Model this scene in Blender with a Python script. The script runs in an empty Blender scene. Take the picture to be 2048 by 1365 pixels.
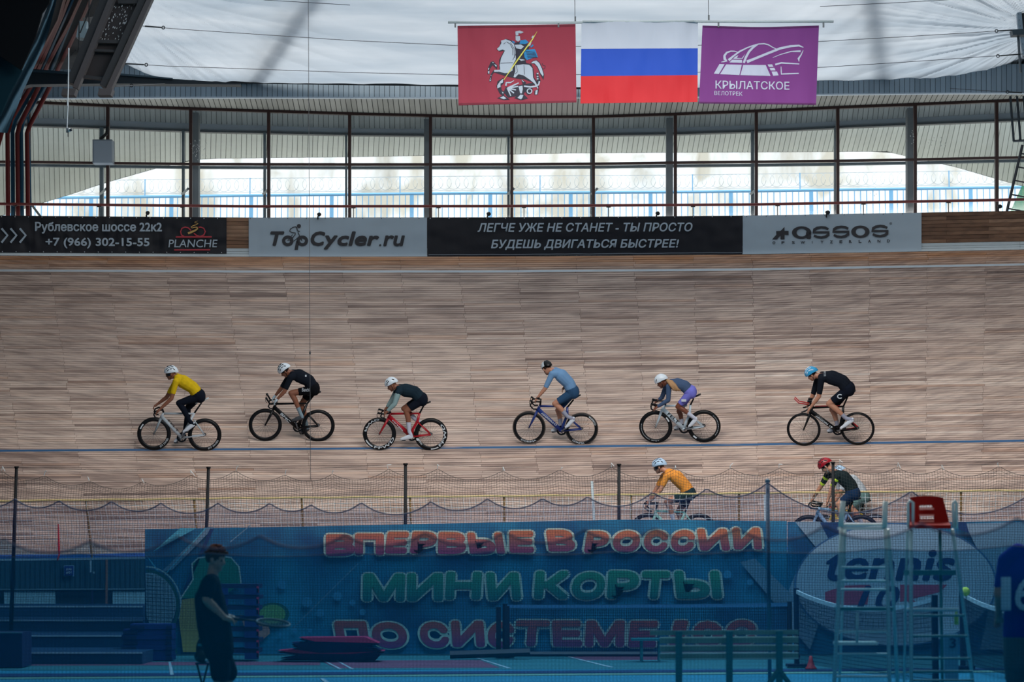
import bpy, bmesh, math, random
import numpy as np
from mathutils import Vector, Matrix
from mathutils.geometry import tessellate_polygon
R = random.Random(7)
C = bpy.context.scene.collection
sc = bpy.context.scene
# ---------------------------------------------------------------- camera, world, lights, exposure
F = 4836.0; CH = 1.65; YH = 1110.0
PITCH = math.atan((YH - 682.5) / F)
cd = bpy.data.cameras.new('camera'); cam = bpy.data.objects.new('camera', cd); C.objects.link(cam)
cd.sensor_width = 36; cd.lens = F * 36 / 2048; cd.clip_end = 600
cam.location = (0, 0, CH); cam.rotation_euler = (math.pi / 2 + PITCH, 0, 0)
cd.dof.use_dof = True; cd.dof.focus_distance = 50; cd.dof.aperture_fstop = 2.2
sc.camera = cam
w = bpy.data.worlds.new('world'); sc.world = w; w.use_nodes = True
w.node_tree.nodes['Background'].inputs[0].default_value = (.90, .95, 1.0, 1)
w.node_tree.nodes['Background'].inputs[1].default_value = .95
def area(name, loc, rot, sx, sy, power, col):
    l = bpy.data.lights.new(name, 'AREA'); l.shape = 'RECTANGLE'; l.size = sx; l.size_y = sy; l.energy = power; l.color = col
    o = bpy.data.objects.new(name, l); C.objects.link(o); o.location = loc; o.rotation_euler = rot; return o
# the translucent roof skylight over the hall (above the picture), and the overcast sky's daylight on the outside
area('roof_skylight', (2.4, 34.5, 12.7), (0, 0, 0), 11, 9, 2900, (1.0, .98, .96))
area('roof_skylight_infield', (0, 8, 13), (0, 0, 0), 50, 20, 1700, (.90, .96, 1.0))  # added front fill for the infield, no skylight above it
sd = bpy.data.lights.new('sun', 'SUN'); sd.energy = 2.6; sd.angle = .5; sd.color = (1, .96, .9)
so = bpy.data.objects.new('sun', sd); C.objects.link(so); so.rotation_euler = (math.radians(38), 0, math.radians(-25))
sc.view_settings.view_transform = 'Standard'; sc.view_settings.look = 'None'
sc.view_settings.exposure = 0.24; sc.view_settings.gamma = 1; sc.view_settings.use_curve_mapping = False
try:
    sc.cycles.use_denoising = True; sc.cycles.max_bounces = 8; sc.cycles.transparent_max_bounces = 24
    sc.cycles.sample_clamp_indirect = 6
except Exception: pass
# ---------------------------------------------------------------- pixel helpers: a pixel of the photo and a real distance give a place
CT, ST = math.cos(PITCH), math.sin(PITCH)
def ray(px, py):
    a = (px - 1024) / F; b = (682.5 - py) / F
    return a, CT - ST * b, ST + CT * b
def at(px, py, Y):
    a, b, c = ray(px, py); k = Y / b
    return np.array((a * k, Y, CH + c * k))
def on_floor(px, py, z=0.0):
    a, b, c = ray(px, py); k = (z - CH) / c
    return np.array((a * k, b * k, z))
XC, CY = -1.8, 11.0
def arcY(X, D): return CY + math.sqrt(max((D - CY) ** 2 - (X - XC) ** 2, 1.0))
def arc(px, py, D):
    Y = D
    for _ in range(12):
        p = at(px, py, Y); Y = arcY(p[0], D)
    return at(px, py, Y)
def lerp(x, xs, ys): return float(np.interp(x, xs, ys))
# ---------------------------------------------------------------- mesh helpers
class MB:
    def __init__(s): s.v = []; s.f = []; s.m = []; s.a = {}
    def add(s, vs, fs, mi=0, **att):
        b = len(s.v); s.v += [tuple(map(float, q)) for q in vs]; s.f += [tuple(i + b for i in f) for f in fs]; s.m += [mi] * len(fs)
        for k, val in att.items():
            s.a.setdefault(k, []); s.a[k] += [0.0] * (b - len(s.a[k])) + [val] * len(vs)
        return s
    def quad(s, a, b, c, d, mi=0, **t): return s.add([a, b, c, d], [(0, 1, 2, 3)], mi, **t)
    def box(s, c, d, rot=None, mi=0, **t):
        c = np.array(c, float); h = np.array(d, float) / 2
        P = np.array([(x, y, z) for x in (-1, 1) for y in (-1, 1) for z in (-1, 1)]) * h
        if rot is not None: P = P @ np.array(rot).T
        return s.add(P + c, [(0, 1, 3, 2), (4, 6, 7, 5), (0, 4, 5, 1), (2, 3, 7, 6), (0, 2, 6, 4), (1, 5, 7, 3)], mi, **t)
    def hexa(s, a, b, c, d, n, mi=0, **t):          # a quad thickened by the vector n
        P = [np.array(q, float) for q in (a, b, c, d)]; n = np.array(n, float)
        return s.add(P + [q + n for q in P], [(3, 2, 1, 0), (4, 5, 6, 7), (0, 1, 5, 4), (1, 2, 6, 5), (2, 3, 7, 6), (3, 0, 4, 7)], mi, **t)
    def tube(s, pts, r, seg=8, mi=0, closed=False, flat=1.0, caps=True, **t):
        P = [np.array(p, float) for p in pts]; n = len(P)
        rr = r if hasattr(r, '__len__') else [r] * n
        vs = []; ref = None
        for i in range(n):
            a = P[i - 1] if (i > 0 or closed) else P[i]; b = P[(i + 1) % n] if (i < n - 1 or closed) else P[i]
            d = b - a; L = np.linalg.norm(d); d = d / L if L > 1e-9 else np.array((0, 0, 1.0))
            if ref is None:
                ref = np.array((0, 1.0, 0)) if abs(d[1]) < .9 else np.array((1.0, 0, 0))
            u = ref - d * ref.dot(d); u /= max(np.linalg.norm(u), 1e-9); ref = u; v = np.cross(d, u)
            for k in range(seg):
                th = 2 * math.pi * k / seg
                vs.append(P[i] + rr[i] * (math.cos(th) * u * flat + math.sin(th) * v))
        fs = []
        for i in range(n if closed else n - 1):
            j = (i + 1) % n
            for k in range(seg):
                l = (k + 1) % seg; fs.append((i * seg + k, i * seg + l, j * seg + l, j * seg + k))
        if not closed and caps:
            fs.append(tuple(range(seg - 1, -1, -1))); fs.append(tuple(range((n - 1) * seg, n * seg)))
        return s.add(vs, fs, mi, **t)
    def ell(s, c, r, rot=None, nu=14, nv=9, mi=0, zmin=-2, **t):
        vs = []; fs = []
        for i in range(nv + 1):
            ph = math.pi * i / nv
            for k in range(nu):
                th = 2 * math.pi * k / nu
                vs.append((r[0] * math.sin(ph) * math.cos(th), r[1] * math.sin(ph) * math.sin(th), max(r[2] * math.cos(ph), zmin)))
        P = np.array(vs)
        if rot is not None: P = P @ np.array(rot).T
        for i in range(nv):
            for k in range(nu):
                l = (k + 1) % nu; fs.append((i * nu + k, (i + 1) * nu + k, (i + 1) * nu + l, i * nu + l))
        return s.add(P + np.array(c, float), fs, mi, **t)
    def ball(s, c, r, nu=10, nv=7, mi=0): return s.ell(c, (r, r, r), None, nu, nv, mi)
    def capsule(s, a, ra, b, rb, seg=12):
        a = np.array(a, float); b = np.array(b, float); d = b - a; L = np.linalg.norm(d)
        if L < 1e-6: return s.ball(a, max(ra, rb), seg, 8)
        d /= L; pts = []; rs = []
        for k in range(4):
            th = math.pi / 2 * (1 - k / 4.0); pts.append(a - d * ra * math.sin(th)); rs.append(max(ra * math.cos(th), 1e-4))
        pts.append(a); rs.append(ra); pts.append(b); rs.append(rb)
        for k in range(1, 5):
            th = math.pi / 2 * k / 4.0; pts.append(b + d * rb * math.sin(th)); rs.append(max(rb * math.cos(th), 1e-4))
        return s.tube(pts, rs, seg)
    def lathe(s, c, axis, prof, seg=32, mi=0, closed=True):   # prof: (radius, offset along the axis)
        ax = np.array(axis, float); ax /= np.linalg.norm(ax)
        u = np.cross(ax, (0, 0, 1.0));
        if np.linalg.norm(u) < .1: u = np.cross(ax, (1.0, 0, 0))
        u /= np.linalg.norm(u); v = np.cross(ax, u); c = np.array(c, float); vs = []; fs = []; n = len(prof)
        for k in range(seg):
            th = 2 * math.pi * k / seg; e = math.cos(th) * u + math.sin(th) * v
            for (r, h) in prof: vs.append(c + e * r + ax * h)
        for k in range(seg):
            l = (k + 1) % seg
            for i in range(n if closed else n - 1):
                j = (i + 1) % n; fs.append((k * n + i, l * n + i, l * n + j, k * n + j))
        return s.add(vs, fs, mi)
    def grid(s, rows, mi=0, **t):                      # rows: equal-length lists of points
        n = len(rows[0]); vs = [p for r in rows for p in r]
        fs = [(i * n + k, i * n + k + 1, (i + 1) * n + k + 1, (i + 1) * n + k) for i in range(len(rows) - 1) for k in range(n - 1)]
        return s.add(vs, fs, mi, **t)
ORG = {}
def new_obj(name, mb, mats, parent=None, org=None, smooth=False):
    vs = np.array(mb.v, float).reshape(-1, 3)
    if parent is not None: o0 = ORG.get(parent.name, np.zeros(3))
    elif org is not None: o0 = np.array(org, float)
    else:
        o0 = np.array((vs[:, 0].mean(), vs[:, 1].mean(), vs[:, 2].min()))
    me = bpy.data.meshes.new(name)
    me.from_pydata((vs - o0).tolist(), [], mb.f)
    for m in (mats if isinstance(mats, (list, tuple)) else [mats]): me.materials.append(m)
    if any(mb.m): me.polygons.foreach_set('material_index', mb.m)
    if smooth: me.polygons.foreach_set('use_smooth', [True] * len(me.polygons))
    for k, val in mb.a.items():
        val = val + [0.0] * (len(mb.v) - len(val))
        at_ = me.attributes.new(k, 'FLOAT', 'POINT'); at_.data.foreach_set('value', val)
    me.update()
    o = bpy.data.objects.new(name, me); C.objects.link(o)
    if parent is not None:
        o.parent = parent
        ORG[o.name] = o0
    else:
        o.location = o0; ORG[o.name] = o0
    return o
def tag(o, label=None, cat=None, group=None, kind=None):
    if label: o['label'] = label
    if cat: o['category'] = cat
    if group: o['group'] = group
    if kind: o['kind'] = kind
    return o
def thing(name, label, cat, loc=(0, 0, 0), group=None, kind=None, rot=None, parent=None):
    o = bpy.data.objects.new(name, None); o.empty_display_size = .1; C.objects.link(o)
    if rot is None:
        o.location = loc; ORG[o.name] = np.array(loc, float)
    else:
        o.matrix_world = Matrix.Translation(Vector(loc)) @ rot; ORG[o.name] = np.zeros(3)
    if parent is not None:
        o.parent = parent
    return tag(o, label, cat, group, kind)
def struct(name, mb=None, mats=None, loc=(0, 0, 0), smooth=False):
    if mb is None: return thing(name, None, None, loc, kind='structure')
    return tag(new_obj(name, mb, mats, smooth=smooth), kind='structure')
# ---------------------------------------------------------------- materials
def lin(c):
    return tuple(((v / 255) / 12.92 if v / 255 <= .04045 else ((v / 255 + .055) / 1.055) ** 2.4) for v in c) + (1,)
MC = {}
def mat(name, rgb, rough=.6, metal=0, noise=0.0, scale=6.0, stretch=(1, 1, 1), spec=None, bump=0.0, alpha=None, trans=0.0, gl=None):
    if name in MC: return MC[name]
    m = bpy.data.materials.new(name); m.use_nodes = True; nt = m.node_tree; b = nt.nodes['Principled BSDF']
    c = lin(rgb); b.inputs['Base Color'].default_value = c; b.inputs['Roughness'].default_value = rough; b.inputs['Metallic'].default_value = metal
    if spec is not None: b.inputs['Specular IOR Level'].default_value = spec
    if noise or bump:
        tc = nt.nodes.new('ShaderNodeTexCoord'); mp = nt.nodes.new('ShaderNodeMapping'); mp.inputs['Scale'].default_value = stretch
        nz = nt.nodes.new('ShaderNodeTexNoise'); nz.inputs['Scale'].default_value = scale; nz.inputs['Detail'].default_value = 4
        nt.links.new(tc.outputs['Object'], mp.inputs[0]); nt.links.new(mp.outputs[0], nz.inputs['Vector'])
        if noise:
            mx = nt.nodes.new('ShaderNodeMix'); mx.data_type = 'RGBA'
            mx.inputs[6].default_value = tuple(v * (1 - noise) for v in c[:3]) + (1,); mx.inputs[7].default_value = tuple(min(v * (1 + noise), 1) for v in c[:3]) + (1,)
            nt.links.new(nz.outputs['Fac'], mx.inputs[0]); nt.links.new(mx.outputs[2], b.inputs['Base Color'])
        if bump:
            bp = nt.nodes.new('ShaderNodeBump'); bp.inputs['Strength'].default_value = bump; bp.inputs['Distance'].default_value = .02
            nt.links.new(nz.outputs['Fac'], bp.inputs['Height']); nt.links.new(bp.outputs[0], b.inputs['Normal'])
    MC[name] = m; return m
def netmat(name, thread, fac, grid, tint=(1, 1, 1)):   # fine-meshed netting: threads scatter light, the holes let it through
    m = bpy.data.materials.new(name); m.use_nodes = True; nt = m.node_tree; nt.nodes.clear(); N = nt.nodes.new; L = nt.links.new
    out = N('ShaderNodeOutputMaterial'); mix = N('ShaderNodeMixShader'); tr = N('ShaderNodeBsdfTransparent'); tr.inputs[0].default_value = tint + (1,)
    df = N('ShaderNodeBsdfDiffuse'); df.inputs[0].default_value = lin(thread); tl = N('ShaderNodeBsdfTranslucent'); tl.inputs[0].default_value = lin(thread)
    m2 = N('ShaderNodeMixShader'); m2.inputs[0].default_value = .5; L(df.outputs[0], m2.inputs[1]); L(tl.outputs[0], m2.inputs[2])
    tc = N('ShaderNodeTexCoord'); sp = N('ShaderNodeSeparateXYZ'); L(tc.outputs['Object'], sp.inputs[0])
    def stripes(o):
        a = N('ShaderNodeMath'); a.operation = 'MULTIPLY'; a.inputs[1].default_value = 2 * math.pi / grid; L(o, a.inputs[0])
        b = N('ShaderNodeMath'); b.operation = 'SINE'; L(a.outputs[0], b.inputs[0]); return b
    a, b = stripes(sp.outputs[0]), stripes(sp.outputs[2])
    s = N('ShaderNodeMath'); s.operation = 'MAXIMUM'; L(a.outputs[0], s.inputs[0]); L(b.outputs[0], s.inputs[1])
    nz = N('ShaderNodeTexNoise'); nz.inputs['Scale'].default_value = 1.1; nz.inputs['Detail'].default_value = 5; L(tc.outputs['Object'], nz.inputs['Vector'])
    q = N('ShaderNodeMath'); q.operation = 'MULTIPLY_ADD'; q.inputs[1].default_value = .10; q.inputs[2].default_value = fac - .11; L(s.outputs[0], q.inputs[0])
    q2 = N('ShaderNodeMath'); q2.operation = 'MULTIPLY_ADD'; q2.inputs[1].default_value = .16; L(nz.outputs['Fac'], q2.inputs[0]); L(q.outputs[0], q2.inputs[2])
    L(q2.outputs[0], mix.inputs[0]); L(tr.outputs[0], mix.inputs[1]); L(m2.outputs[0], mix.inputs[2]); L(mix.outputs[0], out.inputs[0]); return m
def glassmat(name, tint, fac):
    m = bpy.data.materials.new(name); m.use_nodes = True; nt = m.node_tree; nt.nodes.clear(); N = nt.nodes.new; L = nt.links.new
    out = N('ShaderNodeOutputMaterial'); mix = N('ShaderNodeMixShader'); tr = N('ShaderNodeBsdfTransparent'); tr.inputs[0].default_value = tint + (1,)
    gl = N('ShaderNodeBsdfGlossy'); gl.inputs['Roughness'].default_value = .05; df = N('ShaderNodeBsdfDiffuse'); df.inputs[0].default_value = (.75, .82, .85, 1)
    mg = N('ShaderNodeMixShader'); mg.inputs[0].default_value = .55; L(gl.outputs[0], mg.inputs[1]); L(df.outputs[0], mg.inputs[2])
    tc = N('ShaderNodeTexCoord'); mp = N('ShaderNodeMapping'); mp.inputs['Scale'].default_value = (2.2, 1, .55); nz = N('ShaderNodeTexNoise'); nz.inputs['Scale'].default_value = 1.6; nz.inputs['Detail'].default_value = 6
    L(tc.outputs['Object'], mp.inputs[0]); L(mp.outputs[0], nz.inputs['Vector'])
    q = N('ShaderNodeMath'); q.operation = 'MULTIPLY_ADD'; q.inputs[1].default_value = fac * 1.2; q.inputs[2].default_value = fac * .3; L(nz.outputs['Fac'], q.inputs[0])
    L(q.outputs[0], mix.inputs[0]); L(tr.outputs[0], mix.inputs[1]); L(mg.outputs[0], mix.inputs[2]); L(mix.outputs[0], out.inputs[0]); return m
def woodmat(name, stops, warm, streak=.5, dark=.75):
    m = bpy.data.materials.new(name); m.use_nodes = True; nt = m.node_tree; N = nt.nodes.new; L = nt.links.new; b = nt.nodes['Principled BSDF']
    b.inputs['Roughness'].default_value = .62; b.inputs['Specular IOR Level'].default_value = .3
    at_ = N('ShaderNodeAttribute'); at_.attribute_name = 'tone'; wa = N('ShaderNodeAttribute'); wa.attribute_name = 'warm'
    rp = N('ShaderNodeValToRGB'); cr = rp.color_ramp
    while len(cr.elements) < len(stops): cr.elements.new(.5)
    for e, (p, c) in zip(cr.elements, stops): e.position = p; e.color = lin(c)
    L(at_.outputs['Fac'], rp.inputs[0])
    wr = N('ShaderNodeMix'); wr.data_type = 'RGBA'; wr.inputs[7].default_value = lin(warm); L(wa.outputs['Fac'], wr.inputs[0]); L(rp.outputs[0], wr.inputs[6])
    tc = N('ShaderNodeTexCoord')
    def nz(sx, sy, sz, det, lo, hi, prev, c0, blend='MULTIPLY'):
        mp = N('ShaderNodeMapping'); mp.inputs['Scale'].default_value = (sx, sy, sz); n = N('ShaderNodeTexNoise'); n.inputs['Scale'].default_value = 1; n.inputs['Detail'].default_value = det
        L(tc.outputs['Object'], mp.inputs[0]); L(mp.outputs[0], n.inputs['Vector'])
        r = N('ShaderNodeValToRGB'); r.color_ramp.elements[0].position = lo; r.color_ramp.elements[1].position = hi; r.color_ramp.elements[0].color = c0; r.color_ramp.elements[1].color = (1, 1, 1, 1)
        L(n.outputs['Fac'], r.inputs[0]); x = N('ShaderNodeMix'); x.data_type = 'RGBA'; x.blend_type = blend; x.inputs[0].default_value = 1; L(prev, x.inputs[6]); L(r.outputs[0], x.inputs[7]); return x.outputs[2]
    o = nz(1.1, 14, 14, 4, .36, .56, wr.outputs[2], (streak, streak, streak * 1.02, 1))
    o = nz(.9, 3.2, 3.2, 5, .38, .55, o, (dark, dark * .99, dark, 1))
    o = nz(.12, .5, .5, 3, .35, .6, o, (.86, .85, .86, 1))
    L(o, b.inputs['Base Color']); return m
# ---------------------------------------------------------------- lettering
def text2d(s, bold=0.0, shear=0.0, space=1.0, res=3):
    cu = bpy.data.curves.new('t', 'FONT'); cu.body = s; cu.size = 1; cu.offset = bold; cu.shear = shear; cu.space_character = space; cu.resolution_u = res; cu.fill_mode = 'FRONT'
    o = bpy.data.objects.new('t', cu); C.objects.link(o)
    dg = bpy.context.evaluated_depsgraph_get(); me = o.evaluated_get(dg).to_mesh()
    vs = np.array([v.co[:] for v in me.vertices])[:, :2] if len(me.vertices) else np.zeros((1, 2)); fs = [tuple(p.vertices) for p in me.polygons]
    o.evaluated_get(dg).to_mesh_clear(); bpy.data.objects.remove(o); bpy.data.curves.remove(cu)
    lo = vs.min(0); hi = vs.max(0)
    return (vs - lo) / np.maximum(hi - lo, 1e-6), fs, (hi - lo)
def text_on(mb, fn, s, x0, y0, x1, y1, slope=0.0, bold=0.0, shear=0.0, space=1.0, mi=0, pad=0.0, res=3):
    v, f, _ = text2d(s, 0.0, shear, space, res)          # heavier type: the same glyphs repeated in a small ring
    h = abs(y1 - y0); r = bold * 1.15; sg = 1 if y1 > y0 else -1; asp = 1.0 if h > 1.5 else None
    rx, ry = (r * h, r * h) if asp else (r * h / max(len(s), 1) * 1.1, r * h)
    x0 -= pad; x1 += pad; y0 -= pad * sg; y1 += pad * sg
    if pad: rx += pad; ry += pad
    offs = [(0, 0)] + ([(math.cos(t), math.sin(t)) for t in np.linspace(0, 2 * math.pi, 9 if h < 40 else 13)[:-1]] if r or pad else [])
    for k_, (ox_, oy_) in enumerate(offs):
        P = []; lift = np.array((0, -.0004 * k_, 0))
        for a, b in v:
            u = x0 + rx + a * (x1 - x0 - 2 * rx) + rx * ox_; P.append(fn(u, y1 - sg * ry - b * (y1 - y0 - 2 * sg * ry) + ry * oy_ + slope * (u - x0)) + lift)
        mb.add(P, f, mi)
def poly_on(mb, fn, pts, mi=0):
    vs = [Vector((a, b, 0)) for a, b in pts]; ml = getattr(fn, 'ml', None)
    T = [tuple(t) for t in tessellate_polygon([vs])]
    if not ml: mb.add([fn(a, b) for a, b in pts], T, mi); return
    st = [[np.array(pts[i], float) for i in t] for t in T]; out = []
    while st:
        t = st.pop(); e = [np.linalg.norm(t[i] - t[(i + 1) % 3]) for i in range(3)]; i = int(np.argmax(e))
        if e[i] > ml: m = (t[i] + t[(i + 1) % 3]) / 2; st.append([t[i], m, t[(i + 2) % 3]]); st.append([m, t[(i + 1) % 3], t[(i + 2) % 3]])
        else: out.append(t)
    for t in out: mb.add([fn(*q) for q in t], [(0, 1, 2)], mi)
def stroke_on(mb, fn, pts, wd, mi=0, closed=False):
    P = [np.array(p, float) for p in pts]; n = len(P); L = []; Rr = []
    ww = wd if hasattr(wd, '__len__') else [wd] * n
    ml = getattr(fn, 'ml', None)
    if ml and not closed:
        P2, w2 = [P[0]], [ww[0]]
        for i in range(n - 1):
            k = int(np.linalg.norm(P[i + 1] - P[i]) / ml) + 1
            for j in range(1, k + 1): P2.append(P[i] + (P[i + 1] - P[i]) * j / k); w2.append(ww[i] + (ww[i + 1] - ww[i]) * j / k)
        P, ww, n = P2, w2, len(P2)
    for i in range(n):
        a = P[i - 1] if (i > 0 or closed) else P[i]; b = P[(i + 1) % n] if (i < n - 1 or closed) else P[i]
        d = b - a; d = d / max(np.linalg.norm(d), 1e-9); nn = np.array((-d[1], d[0])) * ww[i] / 2
        L.append(P[i] + nn); Rr.append(P[i] - nn)
    for i in range(n if closed else n - 1):
        j = (i + 1) % n; mb.quad(fn(*L[i]), fn(*L[j]), fn(*Rr[j]), fn(*Rr[i]), mi)
def disc_on(mb, fn, c, rx, ry=None, mi=0, n=28, inner=0, a0=0, a1=360):
    ry = ry or rx; A = [math.radians(a0 + (a1 - a0) * k / n) for k in range(n + 1)]
    for p, q in zip(A, A[1:]):
        o1 = fn(c[0] + rx * math.cos(p), c[1] + ry * math.sin(p)); o2 = fn(c[0] + rx * math.cos(q), c[1] + ry * math.sin(q))
        if inner:
            ix = inner if not hasattr(inner, '__len__') else inner[0]; iy = inner * ry / rx if not hasattr(inner, '__len__') else inner[1]
            mb.quad(o1, o2, fn(c[0] + ix * math.cos(q), c[1] + iy * math.sin(q)), fn(c[0] + ix * math.cos(p), c[1] + iy * math.sin(p)), mi)
        else: mb.add([o1, o2, fn(*c)], [(0, 1, 2)], mi)
def crop(ox, oy, k, fn):
    f = lambda u, v: fn(ox + u / k, oy + v / k)
    if getattr(fn, 'ml', None): f.ml = fn.ml * k
    return f
def plane_fn(Y): return lambda u, v: at(u, v, Y)
def arc_fn(D): return lambda u, v: arc(u, v, D)
# ================================================================ THE SETTING
K = [-420, 50, 500, 1000, 1500, 2000, 2450]
T_ROPE = [1006, 1002, 997, 993, 987, 982, 978]
T_BOT = [1126, 1121, 1115, 1110, 1105, 1100, 1096]
T_BLUE = [905, 902, 899.3, 895.6, 890, 883, 875]
T_WHITE = [539, 541.8, 543.8, 543.5, 539.5, 530.5, 519]
T_TOP = [509, 511.5, 514, 513, 509, 500.5, 490]
T_BARR = [428, 431.8, 435.5, 435, 431.5, 422.6, 412]
T_RAIL = [404, 408.6, 413, 412.5, 409.4, 400.3, 389]
def ty(T, px): return lerp(px, K, T)
KD = [45.6, 46.2, 49.0, 54.6, 55.0]
def kys(px): b = ty(T_BOT, px); return [b, b - 11, ty(T_BLUE, px), ty(T_WHITE, px), ty(T_TOP, px)]
def track(px, t, off=0.0):                       # t: 0 bottom edge .. 4 top edge, on the banked track
    ys = kys(px); y = lerp(t, range(5), ys); D = lerp(t, range(5), KD)
    p = arc(px, y, D)
    n = np.array((0, -.60, .80)) if t > 1 else np.array((0, -.1, .99)); return p + n * off
def track_t(px, py): ys = kys(px); return float(np.interp(-py, [-v for v in ys], range(5)))
PXS = np.linspace(-420, 2450, 60)
wood = woodmat('track_wood', [(0, (128, 108, 100)), (.14, (168, 142, 128)), (.45, (208, 181, 164)), (.8, (222, 198, 181)), (1, (234, 214, 198))], (196, 138, 95), .70, .78)
under = mat('joint_dark', (48, 38, 34), .9)
trk = struct('track')
mb = MB(); mb.grid([[track(px, t, -.03) for px in PXS] for t in np.concatenate(([0], np.linspace(1, 4, 40)))])
mb.grid([[track(px, 0, -.018) + np.array((0, 0.0, -.35)) for px in PXS], [track(px, 0, -.018) for px in PXS]])
new_obj('track_base', mb, under, trk)
NROW = 138; rows = np.linspace(1, 4, 1)
def rowt(k):                                     # equal steps down the slope: convert an image fraction to t
    f = k / NROW; y0, y1 = 1099.0, 513.0; return track_t(1000, y0 + (y1 - y0) * f)
ind = 0; big = MB(); wn = None
tv = [rowt(k) for k in range(NROW + 1)]
for k in range(NROW):
    L = 117.0; yc = 1099 + (513 - 1099) * (k + .5) / NROW
    js = []
    for q in range(-12, 15):
        x_ = 919 + 117 * q; js.append(x_ + (yc - 545) / 235 * lerp(x_, [0, 919, 1502, 1977], [38, 27, 7, -5]) + R.uniform(-2.5, 2.5))
    js2 = [-420]; skip = False
    for j in js:
        if not -415 < j < 2445: continue
        if not skip and R.random() < .4: skip = True; continue
        js2.append(j); skip = False
    js = js2 + [2450]
    g_ = tv[k + 1] - tv[k]; t0, t1 = tv[k] + g_ * .05, tv[k + 1] - g_ * R.choice((.07, .09, .15))
    for a, b in zip(js, js[1:]):
        if b - a < 4: continue
        a += .25; b -= .25
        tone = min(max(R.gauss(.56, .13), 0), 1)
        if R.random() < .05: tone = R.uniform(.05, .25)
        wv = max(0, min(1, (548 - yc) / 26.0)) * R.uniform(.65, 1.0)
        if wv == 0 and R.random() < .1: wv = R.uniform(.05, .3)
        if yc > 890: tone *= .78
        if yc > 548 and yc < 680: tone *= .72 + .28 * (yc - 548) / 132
        lift = R.uniform(-.0015, .0015)
        ns = max(1, int((b - a) / 70)); xq = np.linspace(a, b, ns + 1); n_off = np.array((0, .012, -.016))
        lo_ = [track(x, t0, lift) for x in xq]; hi_ = [track(x, t1, lift) for x in xq]
        one = ind < 300 and 900 < yc < 992 and b > 0 and a < 2048
        m_ = MB() if one else big
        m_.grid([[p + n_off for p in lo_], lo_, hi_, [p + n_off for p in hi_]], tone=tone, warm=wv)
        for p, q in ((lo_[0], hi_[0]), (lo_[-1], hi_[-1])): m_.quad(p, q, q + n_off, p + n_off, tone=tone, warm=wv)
        if one:
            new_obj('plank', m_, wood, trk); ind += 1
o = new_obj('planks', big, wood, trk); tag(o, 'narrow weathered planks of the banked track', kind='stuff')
def band(t_of, wpx, m, name, lab):
    mb = MB(); r0 = []; r1 = []; r2 = []
    for px in np.linspace(-420, 2450, 120):
        y = t_of(px); a = track(px, track_t(px, y + wpx / 2), .004); b = track(px, track_t(px, y - wpx / 2), .004)
        r0.append(a); r1.append(b); r2.append(b + np.array((0, .004, -.005)))
    mb.grid([r0, r1, r2]); return tag(new_obj(name, mb, m, trk), lab)
band(lambda p: ty(T_BLUE, p), 4.2, mat('blue_line', (46, 88, 128), .5, noise=.12, scale=3), 'blue_line', 'blue painted line along the banked track')
band(lambda p: ty(T_WHITE, p), 4.0, mat('white_line', (196, 202, 206), .5, noise=.2, scale=5, stretch=(.5, 4, 4)), 'white_line', 'white painted line near the top of the track')
mb = MB(); mb.grid([[track(px, 0, .0) for px in PXS], [track(px, 1, .0) for px in PXS]])
tag(new_obj('blue_apron', mb, mat('apron_blue', (24, 104, 190), .5, noise=.25, scale=4, stretch=(.6, 6, 6)), trk), 'vivid blue strip along the inner edge of the track')
mb = MB(); mb.grid([[track(px, .0, .0) + np.array((0, -.02, -.03)) for px in PXS], [track(px, 0, .0) + np.array((0, -.02, .03)) for px in PXS]])
new_obj('edge_strip', mb, mat('edge_light', (160, 176, 186), .5), trk)
# ---------------------------------------------------------------- wooden barrier above the track
bar = struct('wall_barrier'); Db = 55.12
mb = MB()
for e in (0, .1):
    mb.grid([[arc(px, ty(T_TOP, px) + 3, Db + .03 + e) for px in PXS], [arc(px, ty(T_BARR, px), Db + .03 + e) for px in PXS]])
mb.grid([[arc(px, ty(T_BARR, px), Db + .03) for px in PXS], [arc(px, ty(T_BARR, px), Db + .13) for px in PXS]])
new_obj('backing', mb, mat('barrier_dark', (60, 46, 38), .8), bar)
bw = woodmat('barrier_wood', [(0, (118, 84, 62)), (.5, (146, 108, 82)), (1, (168, 130, 102))], (150, 110, 80), .7, .85)
bwhite = mat('barrier_white', (186, 194, 196), .6, noise=.14, scale=6, stretch=(.3, 3, 6))
def board(a, b, f0, f1, m, **kw):
    def q(px, f): y0 = ty(T_BARR, px) + .6; y1 = ty(T_TOP, px); return arc(px, y0 + (y1 - y0) * f, Db)
    m_ = MB(); m_.hexa(q(a, f1), q(b, f1), q(b, f0), q(a, f0), (0, .03, 0), **kw); new_obj('board', m_, m, bar)
for (x0, x1) in ((430, 515), (1830, 2450)):
    for r_ in range(8):
        js = [x0] + ([1977 + (r_ % 2) * -84, 2150, 2300] if x0 > 1000 else []) + [x1]
        for a, b in zip(js, js[1:]): board(a + .2, b - .2, r_ * .0985 + .002, (r_ + 1) * .0985 - .006, bw, tone=R.random(), warm=0)
for r_, (f0, f1) in enumerate(((.79, .868), (.874, .925), (.931, .995))):
    for a in range(-420, 2450, 205): board(a + .2, min(a + 204.8, 2450), f0, f1, bwhite)
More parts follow.
